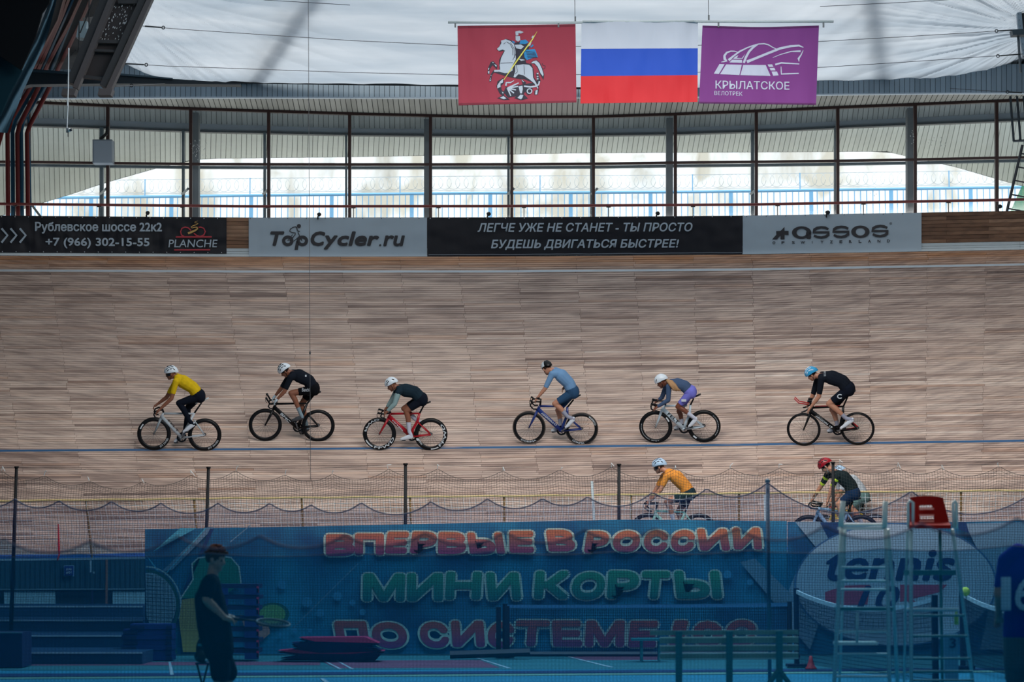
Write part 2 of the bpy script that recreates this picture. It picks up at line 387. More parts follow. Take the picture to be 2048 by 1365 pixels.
# handrail behind the barrier
hr = thing('handrail', 'long red steel handrail on thin posts behind the track barrier', 'railing', arc(1000, 436, 55.5))
mb = MB(); mb.tube([arc(px, ty(T_RAIL, px), 55.5) for px in np.linspace(-420, 2450, 90)], .032, 8); new_obj('rail', mb, mat('rail_red', (120, 42, 36), .45, noise=.1), hr, smooth=True)
for px in (30, 198, 365, 536, 707, 877, 1048, 1217, 1386, 1555, 1727, 1897, 2065):
    mb = MB(); a = arc(px, ty(T_RAIL, px) + 3, 55.5); b = arc(px, ty(T_BARR, px) + 12, 55.5); mb.box((a + b) / 2, (.018, .018, a[2] - b[2])); mb.box(a, (.10, .03, .03))
    new_obj('post', mb, mat('post_dark', (66, 56, 52), .5), hr)
# ---------------------------------------------------------------- window band
KW = [-420, 60, 215, 381, 537, 700, 861, 1023, 1190, 1351, 1513, 1676, 1831, 1994, 2450]
W_TOP = [188, 204, 211, 217, 222, 227, 231, 233.7, 233, 228, 222, 214.5, 208.5, 201.7, 188]
W_MID = [320, 324, 326, 328, 328.5, 328.8, 328.8, 328.5, 327.5, 325, 323.5, 321.5, 319, 315.5, 308]
def tw(T, px): return lerp(px, KW, T)
MX = [-268, -105, 57, 215, 381, 537, 699, 861, 1023.5, 1187, 1351, 1513, 1676, 1831, 1994, 2155, 2320]
brown = mat('window_frame_brown', (58, 34, 30), .5, noise=.1); teal = mat('outer_frame_teal', (72, 88, 96), .5, noise=.12); gcol = mat('column_grey', (98, 104, 108), .6, noise=.15)
glass = glassmat('window_glass', (.95, .98, .99), .085)
def strip(T, D, wpx, dep, m, name, x0=-420, x1=2450, dy=0.0):
    mb = MB(); xs = np.linspace(x0, x1, 70)
    A = [arc(px, T(px) - wpx / 2 + dy, D) for px in xs]; B = [arc(px, T(px) + wpx / 2 + dy, D) for px in xs]; d = np.array((0, dep, 0))
    mb.grid([[p + d for p in A], A, B, [p + d for p in B]]); return struct(name, mb, m)
strip(lambda p: tw(W_TOP, p), 59, 5.5, .12, brown, 'trim_1'); strip(lambda p: tw(W_MID, p), 59, 4.6, .1, brown, 'trim_2')
strip(lambda p: ty(T_BARR, p) + 24, 59, 5, .1, brown, 'trim_3')
for i, (a, b) in enumerate(zip(MX, MX[1:])):
    w_ = struct('window_%d' % (i + 1), loc=arc((a + b) / 2, 440, 59))
    lo = lambda p: ty(T_BARR, p) + 24
    mb = MB(); P = [arc(b - 3, lo(b), 59), arc(b + 3, lo(b), 59), arc(b + 3, tw(W_TOP, b), 59), arc(b - 3, tw(W_TOP, b), 59)]; mb.hexa(*P, (0, .14, 0)); new_obj('mullion', mb, brown, w_)
    for (t0, t1) in ((lambda p: tw(W_TOP, p) + 2, lambda p: tw(W_MID, p) - 2), (lambda p: tw(W_MID, p) + 2, lo)):
        mb = MB(); mb.quad(arc(a + 3, t1(a), 59.04), arc(b - 3, t1(b), 59.04), arc(b - 3, t0(b), 59.04), arc(a + 3, t0(a), 59.04)); new_obj('pane', mb, glass, w_)
KO = [-420, 100, 400, 700, 1020, 1350, 1560, 1700, 1993, 2450]
O_TOP = [222, 234, 245, 254.5, 258, 253, 246, 239, 225, 205]; O_BOT = [240, 251, 262, 268.5, 272, 267, 260, 253, 241, 222]
def to(T, px): return lerp(px, KO, T)
strip(lambda p: (to(O_TOP, p) + to(O_BOT, p)) / 2, 60.3, 13, .25, mat('outer_beam', (150, 158, 166), .5), 'trim_4')
strip(lambda p: to(O_BOT, p), 60.28, 4, .2, mat('outer_beam_dark', (52, 60, 66), .5), 'trim_5')
strip(lambda p: tw(W_MID, p) + 6.5, 60.2, 5, .12, teal, 'trim_6')
def vert(px, wpx, D, y0, y1, m, name, dep=.15, **k):
    mb = MB(); mb.hexa(arc(px - wpx / 2, y1, D), arc(px + wpx / 2, y1, D), arc(px + wpx / 2, y0, D), arc(px - wpx / 2, y0, D), (0, dep, 0)); return struct(name, mb, m) if name else mb
n_ = 7
for px, wd in ((39, 5), (202.5, 7), (366, 5), (529, 5), (692, 4), (1017, 5), (1183, 5), (1505.5, 6), (1671, 4), (1996, 3), (2160, 5)):
    vert(px, wd, 60.2, to(O_BOT, px), ty(T_BARR, px) + 24, teal, 'trim_%d' % n_); n_ += 1
for i, (px, wd) in enumerate(((-110, 12), (391, 12), (853, 10), (1339.5, 13), (1821, 12), (2300, 12))):
    vert(px, wd, 59.4, tw(W_TOP, px) + 2, ty(T_BARR, px) + 24, gcol, 'column', .3)
for px in (207, 371, 533, 1508, 1189, 1022):      # short braces between the two window frames
    mb = MB(); mb.tube([arc(px - 6, 388, 60.2), arc(px + 5, 378, 59.1)], .04, 4); struct('trim_%d' % n_, mb, mat('brace_grey', (120, 128, 130), .5)); n_ += 1
# small white flakes of old paint on two panes
mb = MB()
for cx, cy, n in ((391, 295, 26), (404, 300, 14), (1825, 275, 12), (1860, 281, 12), (1885, 289, 10), (1746, 383, 9)):
    for _ in range(n):
        x, y = cx + R.gauss(0, 4), cy + R.gauss(0, 10); s = R.uniform(.5, 1.8)
        mb.quad(arc(x, y, 58.98), arc(x + s * .5, y + s, 58.98), arc(x + s, y, 58.98), arc(x + s * .3, y - s * 1.3, 58.98))
tag(new_obj('paint_flakes', mb, mat('flake', (236, 240, 238), .6)), 'white paint flakes stuck to the window glass', kind='stuff')
# ---------------------------------------------------------------- boarded fascia and soffits
KF = [-420, 100, 300, 500, 900, 1400, 1700, 1900, 2048, 2450]; F_BOT = [190, 196, 195, 194.5, 195.5, 193, 188, 186, 186, 180]
KS = [-420, -50, 80, 140, 200, 260, 307, 385, 430, 700, 860, 1180, 1350, 1790, 1830, 1920, 1990, 2048, 2450]
S_BOT = [470, 446, 406, 388, 368, 351, 338, 320, 317, 314, 311, 306, 305, 303, 313, 331, 351, 368, 470]
def boards(name, xs, A, B, da, db, dx, mats, thick):
    g = struct(name)
    for x in xs:
        a, b = x + .45, x + 9.75
        P = [arc(a + dx(a), B(a), db), arc(b + dx(b), B(b), db), arc(b, A(b), da), arc(a, A(a), da)]
        mb = MB(); mb.hexa(*P, thick); new_obj('panel', mb, R.choice(mats), g)
    mb = MB(); xs2 = np.linspace(xs[0], xs[-1] + 10, 60); t = np.array(thick) * 1.2
    mb.grid([[arc(x, A(x), da) + t for x in xs2], [arc(x + dx(x), B(x), db) + t for x in xs2], [arc(x + dx(x), B(x), db) + np.array((0, .02, -.005)) for x in xs2]]); new_obj('backing', mb, mat('gap_dark', (44, 52, 54), .9), g)
    return g
def pal(n, c, sp=5): return [mat('%s_%d' % (n, i), tuple(v + d for v in c), .55, noise=.06, scale=2) for i, d in enumerate((-sp, 0, sp))]
boards('fascia_boards', list(np.arange(-200, 2300, 10.2)), lambda p: 128, lambda p: lerp(p, KF, F_BOT), 56, 56, lambda p: 0, pal('fascia', (132, 148, 160)), (0, .04, 0))
strip(lambda p: lerp(p, KF, F_BOT), 55.95, 2.4, .12, mat('gutter', (178, 190, 200), .4), 'trim_%d' % n_, -200, 2310); n_ += 1
boards('ceiling_inner', list(np.arange(-200, 2300, 10.6)), lambda p: lerp(p, KF, F_BOT) + 1, lambda p: tw(W_TOP, p) - 2.5, 56.05, 58.98,
       lambda p: lerp(p, [0, 400, 1000, 1350, 2000], [5, 7, 2, -7, -9]), pal('inner_soffit', (128, 128, 122), 8), (0, .01, .05))
boards('ceiling_porch', list(np.arange(-200, 2300, 10.2)), lambda p: tw(W_TOP, p) + 1.5, lambda p: to(O_TOP, p) + 3, 59.15, 60.3,
       lambda p: lerp(p, [0, 400, 1000, 1350, 2000], [1, 1, 0, -3, -4]), pal('porch_soffit', (120, 128, 130), 6), (0, .01, .05))
boards('ceiling_outer', list(np.arange(-200, 2300, 10.2)), lambda p: to(O_BOT, p) + 1, lambda p: lerp(p, KS, S_BOT), 60.5, 66,
       lambda p: lerp(p, [60, 400, 700, 1100, 1300, 1560, 1950], [5, -1, -2, -4, -6, -9, -20]), pal('outer_soffit', (214, 220, 214)), (0, .01, .06))
# roof slab over the window band (keeps the sky off the boards)
mb = MB(); mb.grid([[arc(px, 118, 55.9) for px in PXS], [arc(px, 118, 55.9) + np.array((0, 11, 1.6)) for px in PXS]]); struct('roof', mb, mat('roof_grey', (90, 98, 104), .8))
# ---------------------------------------------------------------- translucent membrane ceiling
def memb_mat():
    m = bpy.data.materials.new('membrane'); m.use_nodes = True; nt = m.node_tree; nt.nodes.clear(); N = nt.nodes.new; L = nt.links.new
    out = N('ShaderNodeOutputMaterial'); mix = N('ShaderNodeMixShader'); mix.inputs[0].default_value = .62
    df = N('ShaderNodeBsdfDiffuse'); tl = N('ShaderNodeBsdfTranslucent'); df.inputs[0].default_value = (.60, .64, .68, 1)
    tc = N('ShaderNodeTexCoord'); nz = N('ShaderNodeTexNoise'); nz.inputs['Scale'].default_value = .5; nz.inputs['Detail'].default_value = 5
    mp = N('ShaderNodeMapping'); mp.inputs['Scale'].default_value = (.5, 1.6, 1); L(tc.outputs['Object'], mp.inputs[0]); L(mp.outputs[0], nz.inputs['Vector'])
    rp = N('ShaderNodeValToRGB'); rp.color_ramp.elements[0].color = (.34, .41, .48, 1); rp.color_ramp.elements[1].color = (.56, .61, .66, 1); rp.color_ramp.elements[0].position = .3; rp.color_ramp.elements[1].position = .7
    L(nz.outputs['Fac'], rp.inputs[0]); L(rp.outputs[0], tl.inputs[0])
    at_ = N('ShaderNodeAttribute'); at_.attribute_name = 'fold'; bp = N('ShaderNodeBump'); bp.inputs['Strength'].default_value = 1.0; bp.inputs['Distance'].default_value = .3
    L(at_.outputs['Fac'], bp.inputs['Height']); L(bp.outputs[0], df.inputs['Normal']); L(bp.outputs[0], tl.inputs['Normal'])
    L(df.outputs[0], mix.inputs[1]); L(tl.outputs[0], mix.inputs[2]); L(mix.outputs[0], out.inputs[0]); return m
KM = [-420, 60, 230, 300, 370, 450, 700, 915, 1150, 1400, 1630, 1750, 1860, 1950, 2000, 2048, 2450]
M_BOT = [110, 100, 122, 150, 159, 162, 166, 169, 174, 176, 172, 175, 178, 171, 161, 148, 60]
from mathutils import noise as mn
def fold(x, y):                                   # ridge height of the folds: fans out from the two lower corners
    dl = math.hypot(x - 120, (y + 60) * 1.0) ; al = math.atan2(y + 60, x - 120)
    dr = math.hypot(x - 2080, y - 60); ar = math.atan2(y - 60, 2080 - x)
    h = 0
    wl = min(1, max(0, (dl - 120) / 220)) * math.exp(-max(0, x - 250) / 650.0); wr = min(1, dr / 160) * math.exp(-max(0, 1980 - x) / 260.0); wc = .35
    n1 = mn.noise(Vector((al * 17, dl * .0028, 1))) + .22 * mn.noise(Vector((al * 30, dl * .003, 5)))
    n2 = mn.noise(Vector((ar * 13, dr * .003, 9))) + .45 * mn.noise(Vector((ar * 30, dr * .004, 3)))
    n3 = mn.noise(Vector((x * .0028, y * .035 + .000025 * (x - 1180) ** 2, 2)))
    return 1.25 * wl * (1 - abs(n1) * 1.6) + wr * (1 - abs(n2) * 1.6) + wc * n3
mb = MB(); rows_ = []; fl = []
MXS = np.linspace(-420, 2450, 900)
for v in np.concatenate((np.linspace(0, 1, 120), np.linspace(1.08, 4.5, 12))):
    rr = []
    for px in MXS:
        yb = lerp(px, KM, M_BOT)
        if v <= 1: y = yb + (-35 - yb) * v; D = 55.7 - 8.2 * v ** .9; z = None
        else: y = -35; D = 47.5
        f = fold(px, y)
        p = at(px, y, D - .0)
        if v > 1:
            e = v - 1; p = p + np.array((-p[0] * .0, -9.0 * e, 1.0 * e)); f *= .3
        p = p + np.array((0, -.03 * f, -.05 * f)); rr.append(p); fl.append(f * .35)
    rows_.append(rr)
mb.grid(rows_); mb.a['fold'] = fl
o = struct('ceiling', mb, memb_mat(), smooth=True)
mb = MB(); mb.tube([at(px, lerp(px, KM, M_BOT) + .5, 55.72) for px in np.linspace(240, 2450, 120)], .05, 6); struct('trim_%d' % n_, mb, mat('membrane_hem', (24, 32, 38), .8)); n_ += 1
def zm(Y): return float(np.interp(Y, [10, 16, 47.5, 60], [17.1, 16.4, 12.95, 12.9])) + .5
for X0, X1, Y0, Y1 in ((-34, -9.6, 28, 60), (11.2, 34, 28, 60), (-34, 34, 10, 28)):   # unseen opaque covers added over the membrane to darken the sides and foreground
    mb = MB(); ys_ = np.linspace(Y0, Y1, 8); mb.grid([[(X0, y, zm(y)), (X1, y, zm(y))] for y in ys_]); mb.grid([[(X0, y, zm(y) + .2), (X1, y, zm(y) + .2)] for y in ys_]); struct('roof', mb, mat('roof_grey', (90, 98, 104), .8))
for i, (a, b) in enumerate((((498, 178), (640, -60)), ((1762, 170), (1728, -60)))):   # roof beams resting just above the membrane
    mb = MB(); p, q = at(*a, 55.9), at(*b, 47.0); mb.tube([p + np.array((0, 0, .34)), q + np.array((0, 0, .34))], .17, 4); struct('roof_beam', mb, mat('beam_dark', (40, 44, 50), .7))
# ---------------------------------------------------------------- hall shell out of the picture, floor
hall = mat('hall_wall', (52, 62, 70), .9)
fl_b = mat('court_blue', (34, 134, 162), .7, noise=.12, scale=1.2); fl_t = mat('court_teal', (50, 116, 124), .8, noise=.15, scale=1.0); fl_r = mat('court_red', (128, 74, 96), .8, noise=.2, scale=1.5)
mb = MB(); mb.quad((-34, -12, 0), (34, -12, 0), (34, 45.4, 0), (-34, 45.4, 0)); fo = struct('floor', mb, fl_b); 
def wallbox(name, c, d): mb = MB(); mb.box(c, d); return struct(name, mb, hall)
wallbox('wall_back', (0, -12, 8), (68, .3, 17)); wallbox('wall_left', (-34, 20, 8), (.3, 68, 17)); wallbox('wall_right', (34, 20, 8), (.3, 68, 17))
for nm, c_, d_ in (('wall_left_end', (-25.2, 51.5, 8.5), (17.6, .3, 17)), ('wall_right_end', (26.2, 50.5, 8.5), (15.6, .3, 17))): wallbox(nm, c_, d_)
mb = MB(); mb.box((0, -1, 17), (68, 24, .2)); struct('roof', mb, hall)
def patch(name, pts, m, z, lab=None):
    P = [on_floor(x, y, z) for x, y in pts]; mb = MB(); n = len(P)
    mb.add(P + [p - np.array((0, 0, z)) for p in P], [tuple(range(n))] + [(i, (i + 1) % n, n + (i + 1) % n, n + i) for i in range(n)]); o = new_obj(name, mb, m, fo); return tag(o, lab)
patch('court_surface', [(-400, 1343), (2400, 1336), (2400, 1306), (-400, 1308)], fl_t, .004, 'dull teal court surface')
patch('red_area', [(-60, 1332), (640, 1331), (640, 1324), (-60, 1326)], fl_r, .007)
patch('red_area', [(672, 1337), (1000, 1336), (960, 1321), (640, 1322)], fl_r, .007)
patch('red_area', [(1160, 1321), (1600, 1319), (1600, 1309), (1120, 1311)], fl_r, .007)
wl_ = mat('court_line', (176, 192, 200), .6)
for pts in ([(337, 1324), (341, 1324), (348, 1350), (340, 1350)], [(646, 1322), (650, 1322), (684, 1339), (678, 1339)], [(672, 1322), (676, 1322), (708, 1339), (702, 1339)],
            [(944, 1314), (948, 1314), (1022, 1337), (1014, 1337)], [(1122, 1311), (1127, 1311), (1227, 1335), (1218, 1335)], [(640, 1358), (648, 1358), (668, 1372), (658, 1372)]):
    patch('court_line', pts, wl_, .01, 'white court line')
patch('court_border', [(-400, 1356), (300, 1353), (2400, 1337), (2400, 1334), (300, 1347), (-400, 1350)], mat('border_navy', (14, 50, 96), .7), .009)
patch('court_line', [(-400, 1361), (300, 1357), (2400, 1342), (2400, 1339), (300, 1354), (-400, 1358)], mat('border_pale', (120, 160, 140), .7), .009)
# ---------------------------------------------------------------- infield wall under the track with its fittings
iw = struct('wall_infield')
mb = MB(); xs = np.linspace(-420, 2450, 60)
mb.grid([[arc(x, ty(T_BOT, x) + 1, 45.55) for x in xs], [np.array((arc(x, 1200, 45.5)[0], arc(x, 1200, 45.5)[1], 0.0)) for x in xs]]); new_obj('backing', mb, mat('infield_back', (22, 52, 66), .8), iw)
sheet = mat('infield_sheet', (30, 72, 86), .6, noise=.1); sheet2 = mat('infield_sheet_light', (150, 184, 192), .6, noise=.12, scale=8)
for x in np.arange(-120, 300, 10.0):
    mb = MB(); y0 = ty(T_BOT, x) + 3; mb.hexa(arc(x + .8, 1181, 45.48), arc(x + 9.2, 1181, 45.48), arc(x + 9.2, y0, 45.48), arc(x + .8, y0, 45.48), (0, .03, 0)); new_obj('panel', mb, sheet, iw)
for a, b in ((8, 111), (225, 300)):
    for x in np.arange(a, b - 4, 11.4):
        mb = MB(); mb.hexa(arc(x, 1227, 45.4), arc(x + 10.8, 1227, 45.4), arc(x + 10.8, 1183, 45.4), arc(x, 1183, 45.4), (0, .05, 0)); new_obj('panel', mb, sheet2, iw)
strip(lambda p: 1180 - p * .004, 45.35, 2.4, .08, mat('ledge_pale', (116, 140, 150), .5), 'trim_%d' % n_, -200, 320); n_ += 1
strip(lambda p: 1227 - p * .016, 45.3, 2.4, .08, mat('ledge_pale', (116, 140, 150), .5), 'trim_%d' % n_, -200, 320); n_ += 1
st = struct('infield_steps')
stepm = mat('step_blue', (20, 60, 92), .8, noise=.15, scale=3); nose = mat('nosing', (168, 186, 196), .6, noise=.2, scale=12)
for i in range(4):
    Y = 36.6 + i * 1.9; z = .19 * (i + 1)
    X0, X1 = at(-300, 1200, Y)[0], at(286, 1200, Y)[0]
    mb = MB(); mb.box(((X0 + X1) / 2, Y + .95, z / 2), (X1 - X0, 1.9, z)); new_obj('step', mb, stepm, st)
    mb = MB(); mb.box(((X0 + X1) / 2, Y - .006, z - .012), (X1 - X0, .014, .024)); new_obj('nosing', mb, nose, st)
# ---------------------------------------------------------------- outside: ground, pale trees, blue fence
mb = MB(); mb.quad((-60, 59.5, 8.6), (60, 59.5, 8.6), (90, 160, 8.4), (-90, 160, 8.4)); struct('ground', mb, mat('pale_ground', (226, 222, 210), .9, noise=.08, scale=.4))
def tm():
    m = mat('pale_trees', (240, 238, 230), .9); nt = m.node_tree; N = nt.nodes.new; L = nt.links.new; b = nt.nodes['Principled BSDF']
    tc = N('ShaderNodeTexCoord'); mp = N('ShaderNodeMapping'); mp.inputs['Scale'].default_value = (.9, .9, .22); nz = N('ShaderNodeTexNoise'); nz.inputs['Detail'].default_value = 7; nz.inputs['Scale'].default_value = .8
    rp = N('ShaderNodeValToRGB'); rp.color_ramp.elements[0].color = lin((180, 178, 168)); rp.color_ramp.elements[0].position = .38; rp.color_ramp.elements[1].color = lin((222, 228, 234)); rp.color_ramp.elements[1].position = .56
    L(tc.outputs['Object'], mp.inputs[0]); L(mp.outputs[0], nz.inputs['Vector']); L(nz.outputs['Fac'], rp.inputs[0]); L(rp.outputs[0], b.inputs['Base Color']); return m
mb = MB(); rows_ = []
for j in range(14):
    rr = []
    for i in range(200):
        x = -34 + 68 * i / 199; z = 7.6 + 13.2 * j / 13
        y = 100 + (j / 13) ** 2 * 3 + (j > 2) * .8 * mn.noise(Vector((x * .5, z * .7, 0))) + .4 * mn.noise(Vector((x * 1.8, z * 1.8, 4))); rr.append((x, y, z + (j == 13) * .9 * mn.noise(Vector((x * .6, 3, 3)))))
    rows_.append(rr)
mb.grid(rows_); tag(new_obj('treeline', mb, tm(), smooth=True), 'pale overexposed bank of trees beyond the fence', kind='stuff')
KFn = [-420, 100, 480, 900, 1400, 1940, 2450]; FN = [400, 396, 391.5, 387, 384, 376, 370]
fen = thing('outdoor_fence', 'pale blue metal picket fence with coiled wire on top outside the windows', 'fence', at(1000, 440, 72))
fb = mat('fence_blue', (120, 184, 232), .6)
mb = MB(); mb.tube([at(p, lerp(p, KFn, FN), 72) for p in range(-400, 2451, 95)], .045, 4); mb.tube([at(p, lerp(p, KFn, FN) + 62, 72) for p in range(-400, 2451, 95)], .045, 4); new_obj('fence_rail', mb, fb, fen)
x = -300; k = 0
while x < 2350:
    wd = 1.7 if k % 13 else 8; y = lerp(x, KFn, FN)
    mb = MB(); mb.box((at(x, y + 32, 72)), (wd / 67.2, .03, 64 / 67.2)); new_obj('picket' if k % 13 else 'fence_post', mb, fb, fen)
    x += 12.3 + R.uniform(-.6, .6); k += 1
mb = MB()
for j, x in enumerate(np.arange(-300, 2350, 17.0)):
    y = lerp(x, KFn, FN) - 21; mb.tube([at(x + 13 * math.cos(t) , y + 13 * math.sin(t), 72 + .2 * math.sin(t * .5)) for t in np.linspace(0, 2 * math.pi, 16, endpoint=False)], .006, 3, closed=True)
for dy in (-34, -6): mb.tube([at(p, lerp(p, KFn, FN) + dy, 72) for p in range(-400, 2451, 95)], .009, 3)
tag(new_obj('coiled_wire', mb, mat('wire_pale', (176, 190, 200), .5), fen), 'thin coiled wire along the fence top', kind='stuff')
for x in (40, 290, 500, 800, 1080, 1385, 1600, 1898): 
    mb = MB(); mb.box(at(x, lerp(x, KFn, FN) - 17, 72), (.03, .03, .55)); new_obj('wire_post', mb, fb, fen)
# ================================================================ BANNERS ON THE BARRIER
Dn = Db - .03
silver = mat('print_silver', (178, 190, 200), .5); ink = mat('print_ink', (24, 22, 30), .5); redp = mat('print_red', (190, 40, 56), .5); goldp = mat('print_gold', (206, 160, 84), .5)
black_b = mat('banner_black', (24, 24, 31), .5, bump=.5, scale=2.2, spec=.25); grey_b = mat('banner_grey', (166, 180, 190), .5, bump=.25, scale=1.6, noise=.04)
stud = mat('stud', (196, 200, 204), .4); studd = mat('stud_dark', (20, 22, 26), .4)
def wr(px, py, a):                                # slight wrinkles of the vinyl
    return a * (mn.noise(Vector((px * .03, py * .05, a * 90))) + .5 * mn.noise(Vector((px * .09, py * .02, 3))))
def banner(label, x0, x1, ytop, ybot, m, amp, studs):
    t = thing('banner', label, 'banner', arc((x0 + x1) / 2, ybot((x0 + x1) / 2), Dn)); mb = MB()
    xs = np.linspace(x0, x1, int((x1 - x0) / 5)); rows_ = []; 
    for v in np.linspace(0, 1, 16):
        rows_.append([arc(x, ytop(x) + (ybot(x) - ytop(x)) * v, Dn - .01 + wr(x, v * 70, amp) * min(1, 4 * v, 4 * (1 - v) + .2)) for x in xs])
    mb.grid(rows_); mb.grid([[p + np.array((0, .012, 0)) for p in r] for r in rows_]); new_obj('sheet', mb, m, t, smooth=True)
    fn = lambda u, v: arc(u, v, Dn - .022 - amp * .9)
    for y_, stp, ph in studs:
        mb = MB()
        for x in np.arange(x0 + ph, x1 - 2, stp): disc_on(mb, fn, (x, y_(x)), 1.0, n=6)
        if mb.v: new_obj('studs', mb, stud if m is black_b else studd, t)
    return t, fn
tt = lambda p: ty(T_BARR, p) + .3
bt, fn = banner('black barrier banner with a street address, phone number and red cycling logo', -190, 453, tt, lambda p: lerp(p, [-190, 0, 453], [503, 505.5, 507.5]), black_b, .03,
                [(lambda p: tt(p) + 2, 27, 4), (lambda p: lerp(p, [0, 453], [503.5, 505.5]), 27.4, 3)])
mb = MB()
for x in (3, 21, 39.5): stroke_on(mb, fn, [(x, 457), (x + 12, 471), (x, 485.5)], 4.2)
text_on(mb, fn, 'Рублевское шоссе 22к2', 70, 444, 324, 467.5, .003, bold=.022); text_on(mb, fn, '+7 (966) 302-15-55', 91, 475.5, 299, 497, .004, bold=.024)
new_obj('lettering', mb, silver, bt)
cp = crop(320, 430, 15.17, fn); mb = MB()
text_on(mb, cp, 'PLANCHE', 255, 750, 1745, 990, 0, bold=.006, shear=.12); new_obj('lettering', mb, silver, bt)
mb = MB(); stroke_on(mb, cp, [(480, 672), (1570, 668)], 44); stroke_on(mb, cp, [(430, 1065), (1520, 1060)], 42)
stroke_on(mb, cp, [(940, 475), (860, 395), (760, 370), (665, 410), (625, 510), (650, 610), (730, 655)], 36); stroke_on(mb, cp, [(1030, 560), (1110, 625), (1220, 655), (1330, 610), (1375, 510), (1330, 410), (1230, 370), (1170, 380)], 36); new_obj('logo', mb, redp, bt)
mb = MB(); stroke_on(mb, cp, [(850, 562), (960, 520), (1080, 465), (1140, 415), (1125, 375), (1060, 375), (970, 400), (945, 370), (1000, 330), (1110, 295), (1155, 265), (1110, 250), (1050, 240), (1060, 215), (1160, 180)], [64, 62, 55, 45, 34, 28, 26, 24, 24, 22, 20, 16, 12, 10, 4])
new_obj('logo', mb, goldp, bt)
bt, fn = banner('light grey banner reading TopCycler.ru with a small cyclist drawing', 497.5, 854, tt, lambda p: ty(T_TOP, p) - .5, grey_b, .012, [(lambda p: tt(p) + 1.5, 37.5, 3)])
cp = crop(520, 430, 6.606, fn); mb = MB()
text_on(mb, cp, 'T', 135, 218, 323, 410, bold=.045, shear=.22)
for cx, cy in ((367, 343), (560, 343)): disc_on(mb, cp, (cx, cy), 76, 71, inner=33)
poly_on(mb, cp, [(478, 345), (520, 345), (500, 462), (455, 463)])
text_on(mb, cp, 'C', 668, 218, 862, 412, bold=.045, shear=.15); text_on(mb, cp, 'y', 840, 272, 1028, 460, bold=.04, shear=.12); text_on(mb, cp, 'cler', 1022, 218, 1575, 412, bold=.045, shear=.2)
disc_on(mb, cp, (1588, 401), 14); text_on(mb, cp, 'ru', 1628, 270, 1915, 416, bold=.045, shear=.2)
disc_on(mb, cp, (514, 147), 27, 26)
stroke_on(mb, cp, [(525, 222), (495, 210), (487, 175), (470, 156), (435, 165), (400, 190), (392, 215), (425, 235), (470, 240), (465, 262), (430, 305), (420, 320)], 12)
stroke_on(mb, cp, [(502, 232), (555, 343)], 11); stroke_on(mb, cp, [(525, 280), (450, 345), (365, 340), (430, 262)], 11); new_obj('lettering', mb, ink, bt)
bt, fn = banner('wide black banner with a two-line grey slogan in Cyrillic, in the middle of the barrier', 854.6, 1485, tt, lambda p: ty(T_TOP, p) - .3, black_b, .02, [(lambda p: tt(p) + 1.5, 37.6, 6)])
mb = MB(); text_on(mb, fn, 'ЛЕГЧЕ УЖЕ НЕ СТАНЕТ - ТЫ ПРОСТО', 955, 446.5, 1385, 464.5, -.003, bold=.022, shear=.2)
text_on(mb, fn, 'БУДЕШЬ ДВИГАТЬСЯ БЫСТРЕЕ!', 982, 479.5, 1358, 500.5, -.004, bold=.022, shear=.2); new_obj('lettering', mb, silver, bt)
mb = MB(); stroke_on(mb, fn, [(x, ty(T_TOP, x) - 3.6 + wr(x, 5, .8)) for x in np.linspace(857, 1484, 40)], 1.6); new_obj('hem', mb, mat('hem_grey', (110, 116, 124), .4), bt)
bt, fn = banner('light grey barrier banner with the black word assos and small spaced words below', 1485.5, 1843, tt, lambda p: ty(T_TOP, p) - .5, grey_b, .012, [(lambda p: tt(p) + 1.5, 39, 8)])
cp = crop(1530, 440, 7.585, fn); mb = MB()
poly_on(mb, cp, [(108, 296), (172, 225), (168, 170), (235, 168), (296, 106), (296, 168), (358, 168), (358, 228), (296, 228), (296, 296), (236, 296), (236, 235), (180, 296)])
disc_on(mb, cp, (556, 193), 148, 95, inner=(76, 60)); poly_on(mb, cp, [(622, 190), (698, 180), (700, 270), (690, 287), (640, 287), (622, 270)])
for dx, dy in ((0, 0), (301, -8), (893, -20)):
    stroke_on(mb, cp, [(962 + dx, 142 + dy), (915 + dx, 120 + dy), (855 + dx, 113 + dy), (790 + dx, 124 + dy), (748 + dx, 150 + dy), (730 + dx, 190 + dy), (800 + dx, 190 + dy), (975 + dx, 188 + dy), (962 + dx, 225 + dy), (920 + dx, 255 + dy), (855 + dx, 268 + dy), (790 + dx, 260 + dy), (742 + dx, 237 + dy)], [34, 40, 38, 42, 46, 34, 34, 34, 46, 42, 36, 38, 34])
disc_on(mb, cp, (1447, 180), 140, 94, inner=(72, 58))
for i, (ch, x) in enumerate(zip('OFSWITZERLAND', (113, 250, 408, 540, 712, 843, 985, 1130, 1272, 1420, 1562, 1706, 1850))):
    wd = {'I': 8, 'W': 66}.get(ch, 44); text_on(mb, cp, ch, x, 328 - i * 2.4, x + wd, 370 - i * 2.4, bold=.035)
disc_on(mb, cp, (1908, 54), 19, inner=15, n=16); text_on(mb, cp, 'R', 1899, 44, 1917, 64); new_obj('lettering', mb, ink, bt)
